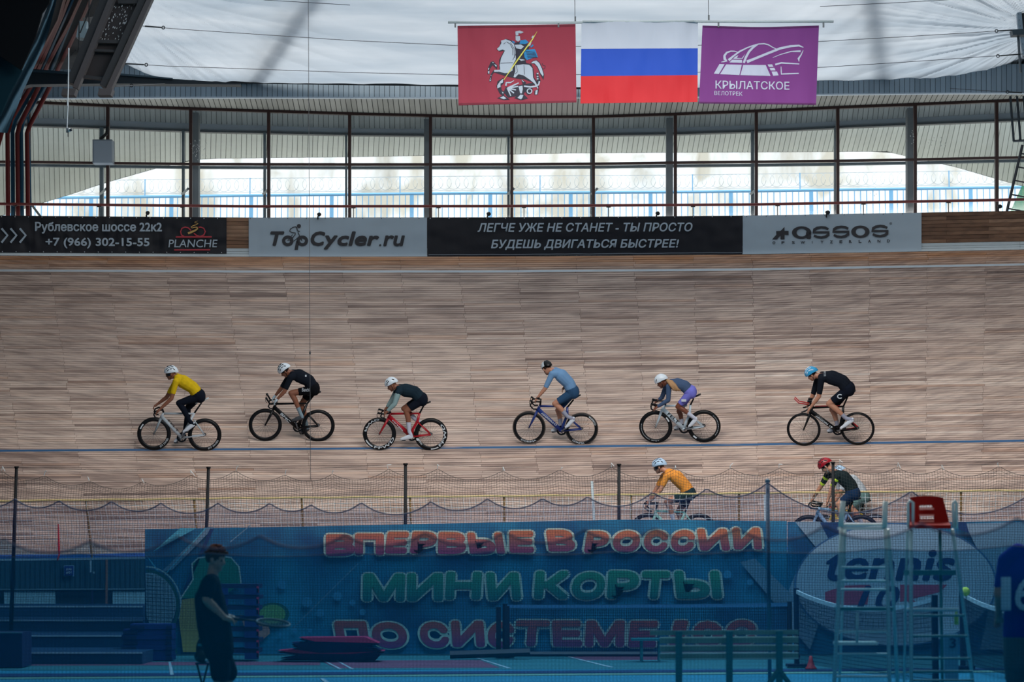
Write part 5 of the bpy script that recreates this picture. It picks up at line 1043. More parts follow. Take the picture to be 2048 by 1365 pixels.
RIDERS = [
 dict(crop=(250, 710, 6.5), D=49, wf=(382, 1035), wr=(1028, 1045), lean=13, bb=(735, 1085), seat=(893, 765), tt=(880, 775), headb=(466, 835), headt=(500, 768), saddle=(985, 612), ss=(890, 855), stilt=.38,
  frame=cols('frame_silver', (176, 184, 190), .35), fork=cols('fork_silver', (130, 140, 146), .35), post=BK, saddlem=SADW, bar=[(500, 745), (450, 745), (408, 762), (395, 800), (415, 832), (450, 842)], word='FELT', wa=(560, 850), wb=(700, 1010), wm=cols('print_black', (34, 36, 40), .4), wh=.03,
  deep=.058, txtf=[('DT SWISS', 65, 18, .268, .306, .03), ('', 200, 222, .275, .300, 0)], txtr=[('DT SWISS', 75, 22, .270, .304, .03)], blabel='silver and black track bicycle under the rider in yellow, leftmost on the track',
  plabel='cyclist in a yellow jersey and long dark tights, leftmost on the track', tights=True, hpitch=12, glasses=GLS,
  j=dict(hip=(945, 545), ws=(870, 440), ch=(745, 365), nk=(672, 315), hd=(588, 245), shN=(668, 372), elN=(618, 590), haN=(440, 760), shF=(640, 365), elF=(520, 560), haF=(372, 672), knN=(705, 645), anN=(850, 865), toN=(770, 1003), heN=(905, 905), knF=(800, 700), anF=(770, 985), toF=(630, 1135), heF=(715, 1085)),
  cloth=dict(skin=SK1, jersey=cols('jersey_yellow', (208, 172, 24), .6, noise=.22, scale=14, bump=.3), shorts=NAVY, shoe=SHW), sleeve=.72, helm=W_HELM, vent=VENT),
 dict(crop=(480, 710, 6.5), D=49, wf=(331, 918), wr=(1014, 925), lean=16, bb=(750, 955), seat=(870, 640), tt=(855, 640), headb=(435, 715), headt=(470, 640), saddle=(955, 520), ss=(870, 770), stilt=.25, dt=.042,
  frame=BK, bar=[(490, 650), (440, 650), (395, 662), (382, 690), (405, 715), (440, 712)], hood=((400, 655), (352, 575)), word='BMC', wa=(530, 765), wb=(650, 880), wh=.05, deep=.05, blabel='all-black track bicycle under the rider in black with bare knees',
  plabel='cyclist in a black jersey and shorts with a white striped helmet, second from the left', hpitch=42,
  j=dict(hip=(945, 450), ws=(890, 350), ch=(765, 290), nk=(690, 265), hd=(572, 215), shN=(665, 320), elN=(590, 500), haN=(472, 625), shF=(620, 310), elF=(520, 450), haF=(425, 565), knN=(668, 515), anN=(790, 775), toN=(675, 872), heN=(815, 835), knF=(790, 650), anF=(835, 860), toF=(740, 985), heF=(850, 935)),
  cloth=dict(skin=SK1, jersey=cols('jersey_black', (20, 25, 34), .6, bump=.3, scale=9), shorts=cols('shorts_black', (13, 14, 18), .6), sock=cols('sock_pattern', (130, 150, 160), .8, noise=.6, scale=40), shoe=SHB, glove=cols('glove_white', (176, 190, 198), .6), hair=cols('hair_dark', (34, 26, 24), .8)), glove=True, sleeve=.82, short=.66, helm=W_HELM, vent=VENT, hairm=1,
  marks=[('', (852, 286), (872, 312), -.186, WHT, 0), ('Bianchi', (815, 452), (908, 500), -.205, WHT, 0.01)]),
 dict(crop=(700, 710, 6.5), D=49, wf=(385, 1032), wr=(1052, 1040), lean=14, bb=(805, 1070), seat=(905, 770), tt=(900, 772), headb=(500, 832), headt=(535, 770), saddle=(960, 655), ss=(880, 880), stilt=.3, dt=.046, st_path=[(815, 980), (880, 870)],
  frame=cols('frame_red', (168, 16, 32), .35), bar=[(520, 780), (470, 785), (425, 790), (405, 815), (430, 835), (460, 830)], hood=((430, 785), (368, 770)), word='cervélo', wa=(555, 850), wb=(690, 990), wh=.036, wsh=.1, deep=.062,
  txtf=[('FFWD', 112, 15, .258, .314, .03), ('', 118, 155, .285, .312, 0), ('FFWD', 190, 270, .268, .310, .03)], txtr=[('FFWD', 55, -45, .258, .314, .03), ('', 90, 60, .290, .312, 0), ('F', 165, 130, .262, .312, .03)], blabel='bright red track bicycle with large white letters on the rims',
  plabel='cyclist in a dark vest over pale grey-green sleeves with a white and black helmet', hpitch=30,
  j=dict(hip=(925, 590), ws=(845, 500), ch=(725, 475), nk=(650, 450), hd=(540, 392), shN=(635, 515), elN=(590, 660), haN=(470, 775), shF=(600, 500), elF=(525, 620), haF=(455, 715), knN=(735, 745), anN=(765, 1010), toN=(640, 1118), heN=(790, 1085), knF=(700, 705), anF=(850, 880), toF=(830, 1020), heF=(900, 930)),
  cloth=dict(skin=SK1, vest=cols('vest_dark', (24, 40, 50), .6, noise=.4, scale=7, bump=.3), sleeves=cols('sleeve_sage', (134, 158, 158), .65), shorts=NAVY, sock=SOCK, shoe=SHW), torso='vest', sleevel='sleeves', sleeve=1.2, short=.74, sock=.30, hem=.3, helm=W_HELM, vent=VENT, hstyle=1),
 dict(crop=(1000, 700, 6.5), D=49, wf=(382, 1013), wr=(1063, 1035), lean=14, bb=(800, 1060), seat=(880, 755), tt=(850, 748), headb=(490, 800), headt=(530, 735), saddle=(965, 640), ss=(880, 880), stilt=.35, dt=.044, st_path=[(835, 960), (880, 850)],
  frame=cols('frame_blue', (24, 48, 116), .35), bar=[(530, 700), (470, 695), (415, 705), (402, 745), (440, 785), (485, 785)], hood=((430, 695), (398, 672)), word='PINARELLO', wa=(545, 830), wb=(740, 985), wh=.036, deep=.05, tire=cols('tire_brown', (66, 56, 50), .6),
  txtf=[('CORIMA', 125, 62, .275, .308, .03)], txtr=[('CORIMA', 130, 80, .275, .308, .03), ('CORIMA', -15, -60, .275, .308, .03)], blabel='dark blue track bicycle with brown tyres under the rider in light blue',
  plabel='cyclist in a light blue jersey looking back with one hand behind him', hpitch=32, hyaw=58,
  j=dict(hip=(950, 560), ws=(905, 450), ch=(810, 355), nk=(735, 300), hd=(620, 245), shN=(690, 340), elN=(600, 520), haN=(478, 665), shF=(770, 330), elF=(900, 430), haF=(830, 520), knN=(720, 715), anN=(875, 890), toN=(835, 1045), heN=(945, 935), knF=(760, 790), anF=(775, 980), toF=(640, 1065), heF=(745, 1035)), hy={'haF': .03},
  cloth=dict(skin=SK2, jersey=cols('jersey_sky', (106, 142, 178), .6, bump=.3, scale=9), shorts=cols('shorts_steel', (44, 74, 104), .6), sock=cols('sock_grey', (150, 152, 168), .8), shoe=SHW, hair=cols('hair_brown', (60, 40, 32), .8)), sleeve=.95, short=.80, sock=.35, helm=W_HELM, vent=VENT, hstyle=3, hairm=1, helm2=BK,
  marks=[('', (480, 640), (525, 660), -.235, BK, 0)]),
 dict(crop=(1250, 710, 6.5), D=49, wf=(408, 942), wr=(1028, 937), lean=17, bb=(770, 975), seat=(860, 665), tt=(820, 675), headb=(490, 730), headt=(540, 668), saddle=(905, 565), ss=(850, 810), stilt=.3, dt=.046, st_path=[(800, 880), (850, 780)],
  frame=cols('frame_pale', (190, 204, 212), .35), bar=[(520, 668), (440, 672), (355, 672), (348, 715), (380, 742), (430, 745)], hood=((420, 668), (348, 652)), word='FELT', wa=(575, 765), wb=(705, 890), wh=.06, wm=cols('print_black', (34, 36, 40), .4), wsh=0, deep=.058,
  txtf=[('TIME', 76, 110, .282, .298, .0), ('PERFORMANCE', 118, 195, .282, .298, .0), ('', 318, 338, .275, .305, 0)], txtr=[('PERFORMANCE', 40, -50, .282, .298, .0), ('', 122, 138, .275, .305, 0)], blabel='pale grey track bicycle with black letters on the frame',
  plabel='woman cyclist with a long blond ponytail, slate blue jersey and violet shorts', hpitch=30, size=.90,
  j=dict(hip=(865, 500), ws=(795, 425), ch=(700, 400), nk=(620, 385), hd=(490, 352), shN=(585, 435), elN=(572, 610), haN=(400, 712), shF=(565, 420), elF=(505, 560), haF=(430, 612), knN=(695, 690), anN=(868, 825), toN=(805, 970), heN=(905, 875), knF=(715, 740), anF=(745, 890), toF=(635, 965), heF=(735, 930)),
  cloth=dict(skin=SK3, jersey=cols('jersey_slate', (66, 84, 112), .6, bump=.3, scale=9), shorts=cols('shorts_violet', (116, 116, 200), .6, bump=.2, scale=9), sock=SOCK, shoe=SHW), sleeve=1.2, short=.80, sock=.45, hem=.55, helm=W_HELM, vent=VENT, hstyle=3,
  pony=[(555, 345), (605, 375), (640, 420), (672, 470), (712, 492)], ponym=cols('hair_blond', (170, 132, 96), .7, noise=.3, scale=30, stretch=(3, 3, 3)), marks=[('', (738, 600), (800, 632), -.20, WHT, 0)]),
 dict(crop=(1560, 710, 6.5), D=49, wf=(325, 975), wr=(1005, 972), lean=17, bb=(750, 1000), seat=(835, 690), tt=(830, 690), headb=(415, 770), headt=(450, 690), saddle=(905, 525), ss=(850, 820), stilt=.3, dt=.044, st_path=[(790, 920), (825, 800)],
  frame=BK, accent=[((480, 683), (790, 680), .008), ((930, 885), (1005, 950), .014), ((850, 985), (960, 960), .008)], accentm=cols('accent_red', (176, 26, 34), .4), bar=[(440, 690), (410, 705), (350, 745), (305, 762), (292, 762)], aero=[(395, 665), (270, 640), (215, 582)], aerom=cols('accent_red', (176, 26, 34), .4), pad=(408, 620),
  word='ARGON 18', wa=(480, 795), wb=(690, 955), wh=.036, deep=.028, txtf=[], txtr=[], blabel='black and red time-trial bicycle with two red aero bars',
  plabel='cyclist in black with a blue and white helmet, rightmost on the banking', hpitch=35, size=1.04,
  j=dict(hip=(900, 465), ws=(835, 370), ch=(705, 320), nk=(585, 300), hd=(448, 262), shN=(560, 345), elN=(520, 565), haN=(385, 735), shF=(535, 345), elF=(470, 540), haF=(405, 640), knN=(650, 655), anN=(845, 855), toN=(755, 995), heN=(915, 890), knF=(700, 720), anF=(735, 920), toF=(585, 1015), heF=(700, 985)),
  cloth=dict(skin=SK2, jersey=cols('jersey_black', (20, 25, 34), .6), shorts=NAVY, sock=cols('sock_grey', (150, 152, 168), .8), shoe=SHW, hair=cols('hair_dark', (34, 26, 24), .8)), sleeve=.86, short=.80, sock=.6, helm=cols('helmet_blue', (52, 150, 196), .3), helm2=None, vent=W_HELM, hairm=1,
  marks=[('LOTTO', (592, 250), (618, 312), -.19, WHT, .01), ('C', (745, 540), (805, 600), -.205, WHT, .04)]),
 dict(crop=(1260, 890, 8.03), D=46.4, wf=(300, 1390), wr=(1110, 1400), lean=6, bb=(733, 1452), seat=(890, 1100), headb=(412, 1150), headt=(430, 1065), saddle=(985, 850), ss=(890, 1120), stilt=.1, frame=cols('frame_mint', (150, 204, 192), .4), bar=[(430, 970), (350, 975), (262, 985), (255, 1040), (300, 1075), (355, 1085)], hood=((300, 975), (232, 955)),
  blabel='mint green road bicycle half hidden by the large tennis banner', plabel='cyclist in an orange jersey and pale blue helmet, riding low behind the net', hpitch=14, glasses=GLS,
  j=dict(hip=(950, 800), ws=(900, 690), ch=(760, 540), nk=(640, 465), hd=(485, 348), shN=(595, 530), elN=(500, 740), haN=(275, 985), shF=(570, 520), elF=(450, 720), haF=(290, 960), knN=(600, 935), anN=(720, 1230), toN=(600, 1400), heN=(750, 1350), knF=(790, 1100), anF=(850, 1330), toF=(740, 1560), heF=(870, 1520)),
  cloth=dict(skin=SK2, jersey=cols('jersey_orange', (214, 138, 58), .6, noise=.25, scale=14, bump=.3), shorts=cols('shorts_green', (22, 44, 52), .6), sock=SOCK, shoe=SHB, hair=cols('hair_brown', (60, 40, 32), .8)), sleeve=.72, short=.62, helm=cols('helmet_ice', (172, 196, 218), .3), vent=VENT, hairm=1, strapm=VENT),
 dict(crop=(1580, 890, 7.58), D=46.3, wf=(303, 1385), wr=(1076, 1385), lean=6, bb=(713, 1440), seat=(880, 1080), headb=(430, 1110), headt=(470, 1000), saddle=(960, 890), ss=(880, 1100), stilt=.1, frame=cols('frame_white_blue', (120, 150, 180), .4, noise=.6, scale=14), accent=[((600, 1000), (700, 1000), .012)], accentm=cols('accent_red', (176, 26, 34), .4),
  bar=[(470, 960), (400, 955), (310, 930), (285, 975), (320, 1015), (430, 1020)], blabel='white and blue road bicycle under the rider with the red helmet', plabel='cyclist with a red helmet and neon sleeve bands behind the black net pole', hpitch=40,
  j=dict(hip=(960, 790), ws=(930, 670), ch=(830, 560), nk=(740, 500), hd=(560, 365), shN=(720, 540), elN=(640, 700), haN=(560, 940), shF=(620, 500), elF=(530, 660), haF=(360, 915), knN=(740, 960), anN=(770, 1240), toN=(650, 1400), heN=(800, 1360), knF=(800, 1000), anF=(880, 1300), toF=(760, 1480), heF=(900, 1440)),
  cloth=dict(skin=SK2, jersey=cols('jersey_darkgreen', (22, 34, 36), .6), band=cols('neon_band', (186, 212, 40), .6), shorts=cols('shorts_blue', (20, 44, 74), .6), sock=SOCK, shoe=SHB, hair=cols('hair_dark', (34, 26, 24), .8)), ucut=((.28, 'band'), (.46, 'jersey'), (.78, 'band'), (.98, 'skin')), short=.75, helm=cols('helmet_red', (146, 16, 30), .3), vent=VENT, hairm=1, strapm=WHT),
 dict(crop=(1580, 890, 7.58), D=47.0, on_track=False, wf=(520, 1330), wr=(1290, 1330), lean=6, bb=(930, 1390), seat=(1090, 1050), headb=(660, 1080), headt=(690, 980), saddle=(1120, 880), ss=(1090, 1060), stilt=.1, frame=cols('frame_yellow', (214, 178, 40), .4), bar=[(690, 940), (630, 945), (560, 950), (540, 990), (580, 1010), (640, 1010)],
  blabel='yellow bicycle just behind the rider with the red helmet', plabel='cyclist in grey-green shorts mostly hidden behind the red-helmeted rider', hpitch=45,
  j=dict(hip=(1110, 800), ws=(1060, 680), ch=(960, 570), nk=(880, 520), hd=(775, 440), shN=(850, 560), elN=(760, 760), haN=(640, 930), shF=(830, 550), elF=(750, 740), haF=(620, 920), knN=(930, 960), anN=(1040, 1220), toN=(920, 1380), heN=(1060, 1330), knF=(960, 1050), anF=(960, 1280), toF=(850, 1450), heF=(980, 1420)),
  cloth=dict(skin=SK2, jersey=cols('jersey_white', (180, 186, 190), .6), shorts=cols('shorts_sage', (96, 124, 120), .6), sock=SOCK, shoe=SHB), sleeve=.7, short=.8, helm=cols('helmet_ice', (172, 196, 218), .3), vent=VENT)]
for r_ in RIDERS: ride(r_)
# ================================================================ SAFETY FENCE, NETS
sf = thing('safety_fence', 'low fence of yellow rope, posts and white netting along the inner track edge', 'fence', arc(1000, 1112, 45.62))
mb = MB(); mb.tube([arc(px, ty(T_ROPE, px) + .5 * math.sin(px * .05), 45.6) for px in np.linspace(-420, 2450, 200)], .021, 6); new_obj('rope', mb, mat('rope_straw', (196, 172, 118), .8, noise=.45, scale=9, stretch=(6, 2, 2)), sf, smooth=True)
for i, x in enumerate((-45, 172, 388, 603, 820, 1008, 1262, 1478, 1700, 1922, 2140)):
    lean = lerp(x, [0, 388, 820, 1300], [15, 9, 3, 0]); mb = MB(); y = ty(T_ROPE, x); mb.tube([arc(x, y, 45.64), arc(x + lean, y + 118, 45.64)], .022, 6); new_obj('post', mb, mat('post_ochre', (140, 106, 62), .7), sf)
mb = MB(); mb.tube([arc(px, ty(T_ROPE, px) + 77, 45.62) for px in np.linspace(-420, 700, 60)], .008, 4); new_obj('lower_rope', mb, mat('rope_brown', (112, 90, 70), .8), sf)
mb = MB()
for j in range(1, 12):
    y_ = j * 9.6 + 2; mb.tube([arc(px, ty(T_ROPE, px) + y_ + 1.2 * math.sin(px * .021 + j), 45.6) for px in np.linspace(-420, 2450, 230)], .0042, 3, caps=False)
x = -420.0
while x < 2450:
    sk = lerp(x, [0, 700, 1200], [22, 16, 1]); P_ = []
    for j in range(12): P_.append(arc(x + sk * j / 12 + .8 * math.sin(j * 1.7 + x), ty(T_ROPE, x) + 2 + j * 9.6 + 1, 45.6))
    mb.tube(P_, .0042, 3, caps=False); x += 12.4 + R.uniform(-.5, .5)
tag(new_obj('white_netting', mb, mat('cord_white', (196, 202, 204), .7), sf), 'white square netting hanging from the rope', kind='stuff')
for (a, b, w_) in (((1184, 963), (1192, 1112), 5), ((1530, 990), (1533, 1110), 5)):
    mb = MB(); mb.hexa(arc(b[0] - w_ / 2, b[1], 45.5), arc(b[0] + w_ / 2, b[1], 45.5), arc(a[0] + w_ / 2, a[1], 45.5), arc(a[0] - w_ / 2, a[1], 45.5), (0, .04, 0)); o = new_obj('marker_post', mb, mat('post_white', (196, 204, 206), .6)); tag(o, 'white flat stake rising well above the rope, left of the orange rider' if a[0] < 1300 else 'white flat stake ending at rope height beside the blue net pole', 'post', 'white stakes on the inner track edge')
mb = MB(); mb.tube([arc(116.5, 1049, 45.45), arc(118, 1100, 45.45), arc(118.5, 1110, 45.45), arc(115, 1121, 45.3)], [.012, .022, .018, .016], 6); o = new_obj('red_stick', mb, mat('stick_red', (190, 24, 40), .5)); tag(o, 'short red stick standing at the blue inner edge of the track at the left', 'stick')
def scallop(peaks, sag):
    xs = [p[0] for p in peaks]
    def f(x):
        i = max(0, min(len(xs) - 2, int(np.searchsorted(xs, x)) - 1)); a, b = peaks[i], peaks[i + 1]; u = min(max((x - a[0]) / (b[0] - a[0]), 0), 1); w_ = (b[0] - a[0]) / 110.0
        return a[1] + (b[1] - a[1]) * u + (sag * w_ if sag < 40 else sag) * (1 - abs(2 * u - 1) ** 2.1)
    return f
pk1 = [(-330, 948), (-210, 946), (-100, 950), (3, 942), (88, 952), (178, 962), (285, 963), (382, 950), (472, 942), (570, 950), (664, 948), (776, 938), (875, 938), (1006, 942), (1121, 940), (1223, 935), (1350, 938), (1460, 937), (1558, 936), (1680, 928), (1795, 934), (1883, 937), (1997, 933), (2110, 935), (2230, 936), (2360, 936)]
f1 = scallop(pk1, 17); NY = 39.72
dn = thing('dark_net', 'tall dark square-mesh net with a scalloped top edge strung between thin black poles', 'net', at(1024, 1290, NY))
mb = MB(); xs = np.arange(-330, 2360, 7.0); H = 330
def dnp(x, k, n=64):
    y0 = f1(x); yb = 1262.0; u = k / n; base = 955 + (yb - 955) * u; return at(x + 1.5 * math.sin(k * .3 + x * .01), base + (y0 - 955) * math.exp(-u * 9) + .6 * math.sin(x * .05 + k), NY)
for k in range(0, 65): mb.tube([dnp(x, k) for x in xs], 0.0022 if k else .004, 3, caps=False)
for x in np.arange(-330, 2356, 5.3): mb.tube([dnp(x, k) for k in range(0, 65, 3)], .0022, 3, caps=False)
tag(new_obj('mesh', mb, mat('cord_dark', (40, 44, 46), .8), dn), kind='stuff')
mb = MB()
for (x, y) in pk1:
    if -40 < x < 2090: mb.tube([at(x, y, NY), at(x + R.uniform(-3, 3), y - R.uniform(5, 9), NY - .02), at(x + R.uniform(0, 9), y - 10 + R.uniform(-2, 14), NY - .03)], .005, 4)
tag(new_obj('ties', mb, mat('tie_white', (210, 214, 214), .6), dn), 'small white cord ties', kind='stuff')
pl_ = [(33, 935), (417, 936), (811, 929), (1238, 930), (1666, 926), (2090, 926), (-340, 936)]
bs_ = [(22, 1262), (405, 1300), (810, 1300), (1238, 1300), (1668, 1300), (2092, 1300), (-350, 1262)]
names_ = ['at the far left of the court', 'above the green cap on the banner', 'above the first word of the banner', 'in the middle of the picture, left of the orange rider', 'beside the red-helmeted rider', 'just past the right edge', 'just past the left edge']
mb = MB()
for (x, y), b, nm in zip(pl_, bs_, names_):
    if nm.startswith('just'): continue
    t = thing('net_pole', 'thin black net pole ' + nm, 'pole', at(b[0], b[1], 40.08), 'black net poles')
    m_ = MB(); m_.tube([at(b[0], b[1] if b[1] < 1300 else 1309, 40.08), at(x, y, 40.08)], [.036, .026], 8); new_obj('shaft', m_, mat('pole_black', (12, 13, 16), .7, spec=.2), t, smooth=True)
    m_ = MB(); m_.tube([at(x, y - 1.5, 40.08), at(x, y + 1.5, 40.08)], .038, 8); new_obj('cap', m_, mat('pole_black', (12, 13, 16), .7, spec=.2), t)
for a, b in zip(sorted(pl_)[:-1], sorted(pl_)[1:]): mb.tube([at(*a, 40.08), at((a[0] + b[0]) / 2, (a[1] + b[1]) / 2 + 6, 40.0), at(*b, 40.08)], .003, 3)
new_obj('head_line', mb, mat('cord_dark', (40, 44, 46), .8), dn)
def sheetnet(label, peaks, sag, Y, m, ed, ybot_z=0.0, r_=.008):
    f = scallop(peaks, sag); t = thing('blue_net', label, 'net', at(1024, YH + CH / Y * F, Y)); xs = np.linspace(peaks[0][0], peaks[-1][0], 460)
    mb = MB(); rows_ = []
    for v in np.linspace(0, 1, 14):
        rr = []
        for x in xs:
            tp = at(x, f(x), Y); z = tp[2] * (1 - v) + ybot_z * v; rr.append(np.array((tp[0], Y + .05 * math.sin(tp[0] * 5) * (.3 + v) + .08 * mn.noise(Vector((tp[0], z, Y))), z)))
        rows_.append(rr)
    mb.grid(rows_); new_obj('mesh', mb, m, t, smooth=True)
    mb = MB(); mb.tube([p + np.array((0, -.01, 0)) for p in rows_[0]], r_, 5); new_obj('edge_cord', mb, ed, t); return t
ed1 = mat('cord_blue', (30, 48, 84), .7)
sheetnet('farthest of the three blue nets, with many small peaks near the rope', [(-300, 1000), (-160, 999), (-60, 1000), (28, 998), (118, 1002), (223, 1003), (323, 1007), (436, 1007), (540, 1007), (622, 1010), (723, 1006), (862, 1004), (975, 998), (1085, 997), (1175, 994), (1305, 985), (1413, 978), (1535, 966), (1822, 983), (2060, 988), (2300, 990)], 20, 28.5, netmat('net_blue_thin', (36, 48, 92), .24, .045, (.90, .92, 1)), ed1)
t = thing('blue_net_pole', 'slim grey blue pole holding up the tallest peak of the blue net', 'pole', at(1540, 1389, 28.55))
mb = MB(); mb.tube([at(1540, 1389, 28.55), at(1535, 965, 28.55)], .023, 8); new_obj('shaft', mb, mat('pole_greyblue', (84, 112, 132), .5), t, smooth=True); mb = MB(); mb.ball(at(1535, 963, 28.55), .03); new_obj('cap', mb, mat('pole_greyblue', (84, 112, 132), .5), t)
sheetnet('middle blue net with a nearly level top at head height', [(-300, 1112), (-60, 1110), (160, 1108), (420, 1107), (700, 1106), (980, 1104), (1240, 1103), (1500, 1102), (1760, 1098), (2020, 1092), (2300, 1090)], 3, 20.5, netmat('net_blue_mid', (0, 70, 98), .30, .030, (.50, .80, .95)), ed1, r_=.004)
sheetnet('nearest blue net with soft wide scallops along its top', [(-320, 1080), (-160, 1080), (10, 1078), (180, 1082), (355, 1073), (520, 1072), (690, 1070), (850, 1066), (1010, 1064), (1170, 1060), (1310, 1057), (1474, 1057), (1650, 1052), (1840, 1046), (2034, 1036), (2240, 1040)], 17, 15, netmat('net_blue_near', (0, 56, 82), .21, .024, (.64, .86, .97)), ed1, r_=.006)
# ================================================================ THE BIG TENNIS BANNERS
def court_banner(label, x0, x1, ytop, m, Y=39.9):
    t = thing('banner', label, 'banner', at((x0 + x1) / 2, 1309, Y)); xs = np.linspace(x0, x1, int((x1 - x0) / 8)); mb = MB(); rows_ = []
    for v in np.linspace(0, 1, 24): rows_.append([at(x, ytop(x) + (1309 - ytop(x)) * v, Y + .05 * mn.noise(Vector((x * .012, v * 2, 7))) * (1 - v)) for x in xs])
    mb.grid(rows_); mb.grid([[p + np.array((0, .01, 0)) for p in r] for r in rows_]); new_obj('sheet', mb, m, t, smooth=True); return t
def bluemat():
    m = mat('banner_blue', (18, 112, 176), .7); nt = m.node_tree; N = nt.nodes.new; L = nt.links.new; b = nt.nodes['Principled BSDF']; tc = N('ShaderNodeTexCoord'); nz = N('ShaderNodeTexNoise'); nz.inputs['Scale'].default_value = .9; nz.inputs['Detail'].default_value = 3
    rp = N('ShaderNodeValToRGB'); e = rp.color_ramp.elements; e[0].position = .35; e[0].color = lin((6, 80, 124)); e[1].position = .72; e[1].color = lin((50, 156, 190)); L(tc.outputs['Object'], nz.inputs['Vector']); L(nz.outputs['Fac'], rp.inputs[0]); L(rp.outputs[0], b.inputs['Base Color']); return m
B1 = bluemat()
bt1 = court_banner('huge blue banner with three lines of cartoon Cyrillic letters about mini tennis courts', 290, 1574, lambda x: lerp(x, [290, 640, 1250, 1574], [1059, 1053, 1040, 1043]), B1)
BY = 39.84; o_ = lambda d: (lambda u, v: at(u, v, BY - d))
def gradm(name, c1, c2, z0, z1):
    m = mat(name, c1, .6); nt = m.node_tree; N = nt.nodes.new; L = nt.links.new; b = nt.nodes['Principled BSDF']; g_ = N('ShaderNodeNewGeometry'); s_ = N('ShaderNodeSeparateXYZ'); mr = N('ShaderNodeMapRange'); mr.inputs[1].default_value = z0; mr.inputs[2].default_value = z1
    rp = N('ShaderNodeValToRGB'); rp.color_ramp.elements[0].color = lin(c2); rp.color_ramp.elements[1].color = lin(c1); L(g_.outputs['Position'], s_.inputs[0]); L(s_.outputs[2], mr.inputs[0]); L(mr.outputs[0], rp.inputs[0]); L(rp.outputs[0], b.inputs['Base Color']); return m
outl = mat('letter_outline', (206, 222, 204), .6)
LT1 = [('В', 650, 712), ('П', 708, 770), ('Е', 768, 820), ('Р', 818, 876), ('В', 874, 934), ('Ы', 932, 1012), ('Е', 1016, 1070), ('В', 1090, 1152), ('Р', 1166, 1220), ('О', 1224, 1282), ('С', 1286, 1338), ('С', 1340, 1392), ('И', 1392, 1462), ('И', 1462, 1526)]
LT2 = [('М', 724, 812), ('И', 812, 888), ('Н', 888, 966), ('И', 970, 1044), ('К', 1066, 1140), ('О', 1142, 1212), ('Р', 1212, 1280), ('Т', 1282, 1342), ('Ы', 1346, 1446)]
LT3 = [('П', 666, 742), ('О', 742, 816), ('С', 838, 900), ('И', 900, 972), ('С', 974, 1030), ('Т', 1030, 1102), ('Е', 1102, 1166), ('М', 1168, 1252), ('Е', 1254, 1318), ('1', 1336, 1378), ('0', 1384, 1448), ('С', 1450, 1514)]
for row, (c1, c2), (yt, yb), sl, gz in ((LT1, ((214, 118, 70), (140, 52, 110)), (1066, 1112), -.012, (1.66, 2.0)), (LT2, ((60, 160, 118), (10, 116, 118)), (1147, 1205), -.012, (.9, 1.3)), (LT3, ((196, 84, 70), (110, 50, 120)), (1243, 1298), -.004, (.1, .5))):
    mA, mB_ = MB(), MB()
    for i, (ch, x0, x1) in enumerate(row):
        dy = (x0 - row[0][1]) * sl + R.uniform(-2, 2); sh = R.uniform(-.12, .12); pd = 5.5
        mA, mB_ = MB(), MB(); f_ = 8.0
        def grow(mb, fn, fat, inset): text_on(mb, fn, ch, x0 + inset, yt + inset * .6 + dy, x1 - inset, yb - inset * .6 + dy, bold=fat / (yb - yt - inset * 1.2) / 1.15, shear=sh)
        grow(mA, o_(.0), 8.5, -3); grow(mB_, o_(.012), 4.2, 1.8)
        a_ = new_obj('letter_outline', mA, outl, bt1); new_obj('letter', mB_, gradm('letter_%d' % yt, c1, c2, *gz), bt1)

g_ = lambda k, c: mat(k, c, .65)
def art(t, name, m, fill=None, strokes=None, d=.006):
    mb = MB()
    for q in fill or []: poly_on(mb, o_(d), q)
    for q, w_ in strokes or []: stroke_on(mb, o_(d), q, w_)
    new_obj(name, mb, m, t)
art(bt1, 'light_streak', g_('streak_cyan', (90, 190, 214)), [[(360, 1057), (393, 1057), (306, 1104)], [(296, 1115), (318, 1142), (313, 1142), (293, 1112)]], [([(330, 1150), (412, 1056)], 2)])
art(bt1, 'light_streak', g_('streak_grey', (120, 152, 172)), [[(415, 1055), (428, 1055), (345, 1140), (322, 1145)], [(1480, 1125), (1510, 1118), (1600, 1206), (1548, 1206)]], [([(585, 1258), (716, 1128)], 1.5), ([(460, 1085), (500, 1052)], 2)], .004)
art(bt1, 'dark_streak', g_('streak_navy', (16, 60, 110)), [[(398, 1110), (420, 1058), (428, 1058), (372, 1180), (366, 1180)]], None, .008)
# tennis racket, green cap, ball and soft light spots printed on the banner
el = lambda cx, cy, rx, ry, a0=0, a1=360, n=30: [(cx + rx * math.cos(math.radians(a)), cy + ry * math.sin(math.radians(a))) for a in np.linspace(a0, a1, n)]
art(bt1, 'racket_print', g_('racket_strings', (150, 176, 186)), [[(291, 1147)] + el(296, 1210, 56, 64, -88, 70, 26) + [(300, 1250), (293, 1235)]])
art(bt1, 'racket_print', g_('racket_rim', (28, 96, 92)), None, [(el(292, 1214, 64, 72, -90, 40, 26) + [(344, 1270), (352, 1320 - 12)], 6)], .009); art(bt1, 'racket_print', g_('racket_edge', (168, 196, 198)), None, [(el(292, 1212, 70, 78, -90, 20, 24), 3)], .007)
mb = MB()
for k in range(13): stroke_on(mb, o_(.011), [(293, 1150 + k * 7.6), (292 + 58 * math.sqrt(max(0, 1 - ((1150 + k * 7.6 - 1210) / 62) ** 2)), 1150 + k * 7.6 + 3)], 1)
for k in range(7): stroke_on(mb, o_(.011), [(296 + k * 8, 1212 - 62 * math.sqrt(1 - (k / 7.3) ** 2)), (297 + k * 8, 1212 + 58 * math.sqrt(1 - (k / 7.3) ** 2))], 1)
new_obj('racket_print', mb, g_('string_dark', (52, 84, 104)), bt1)
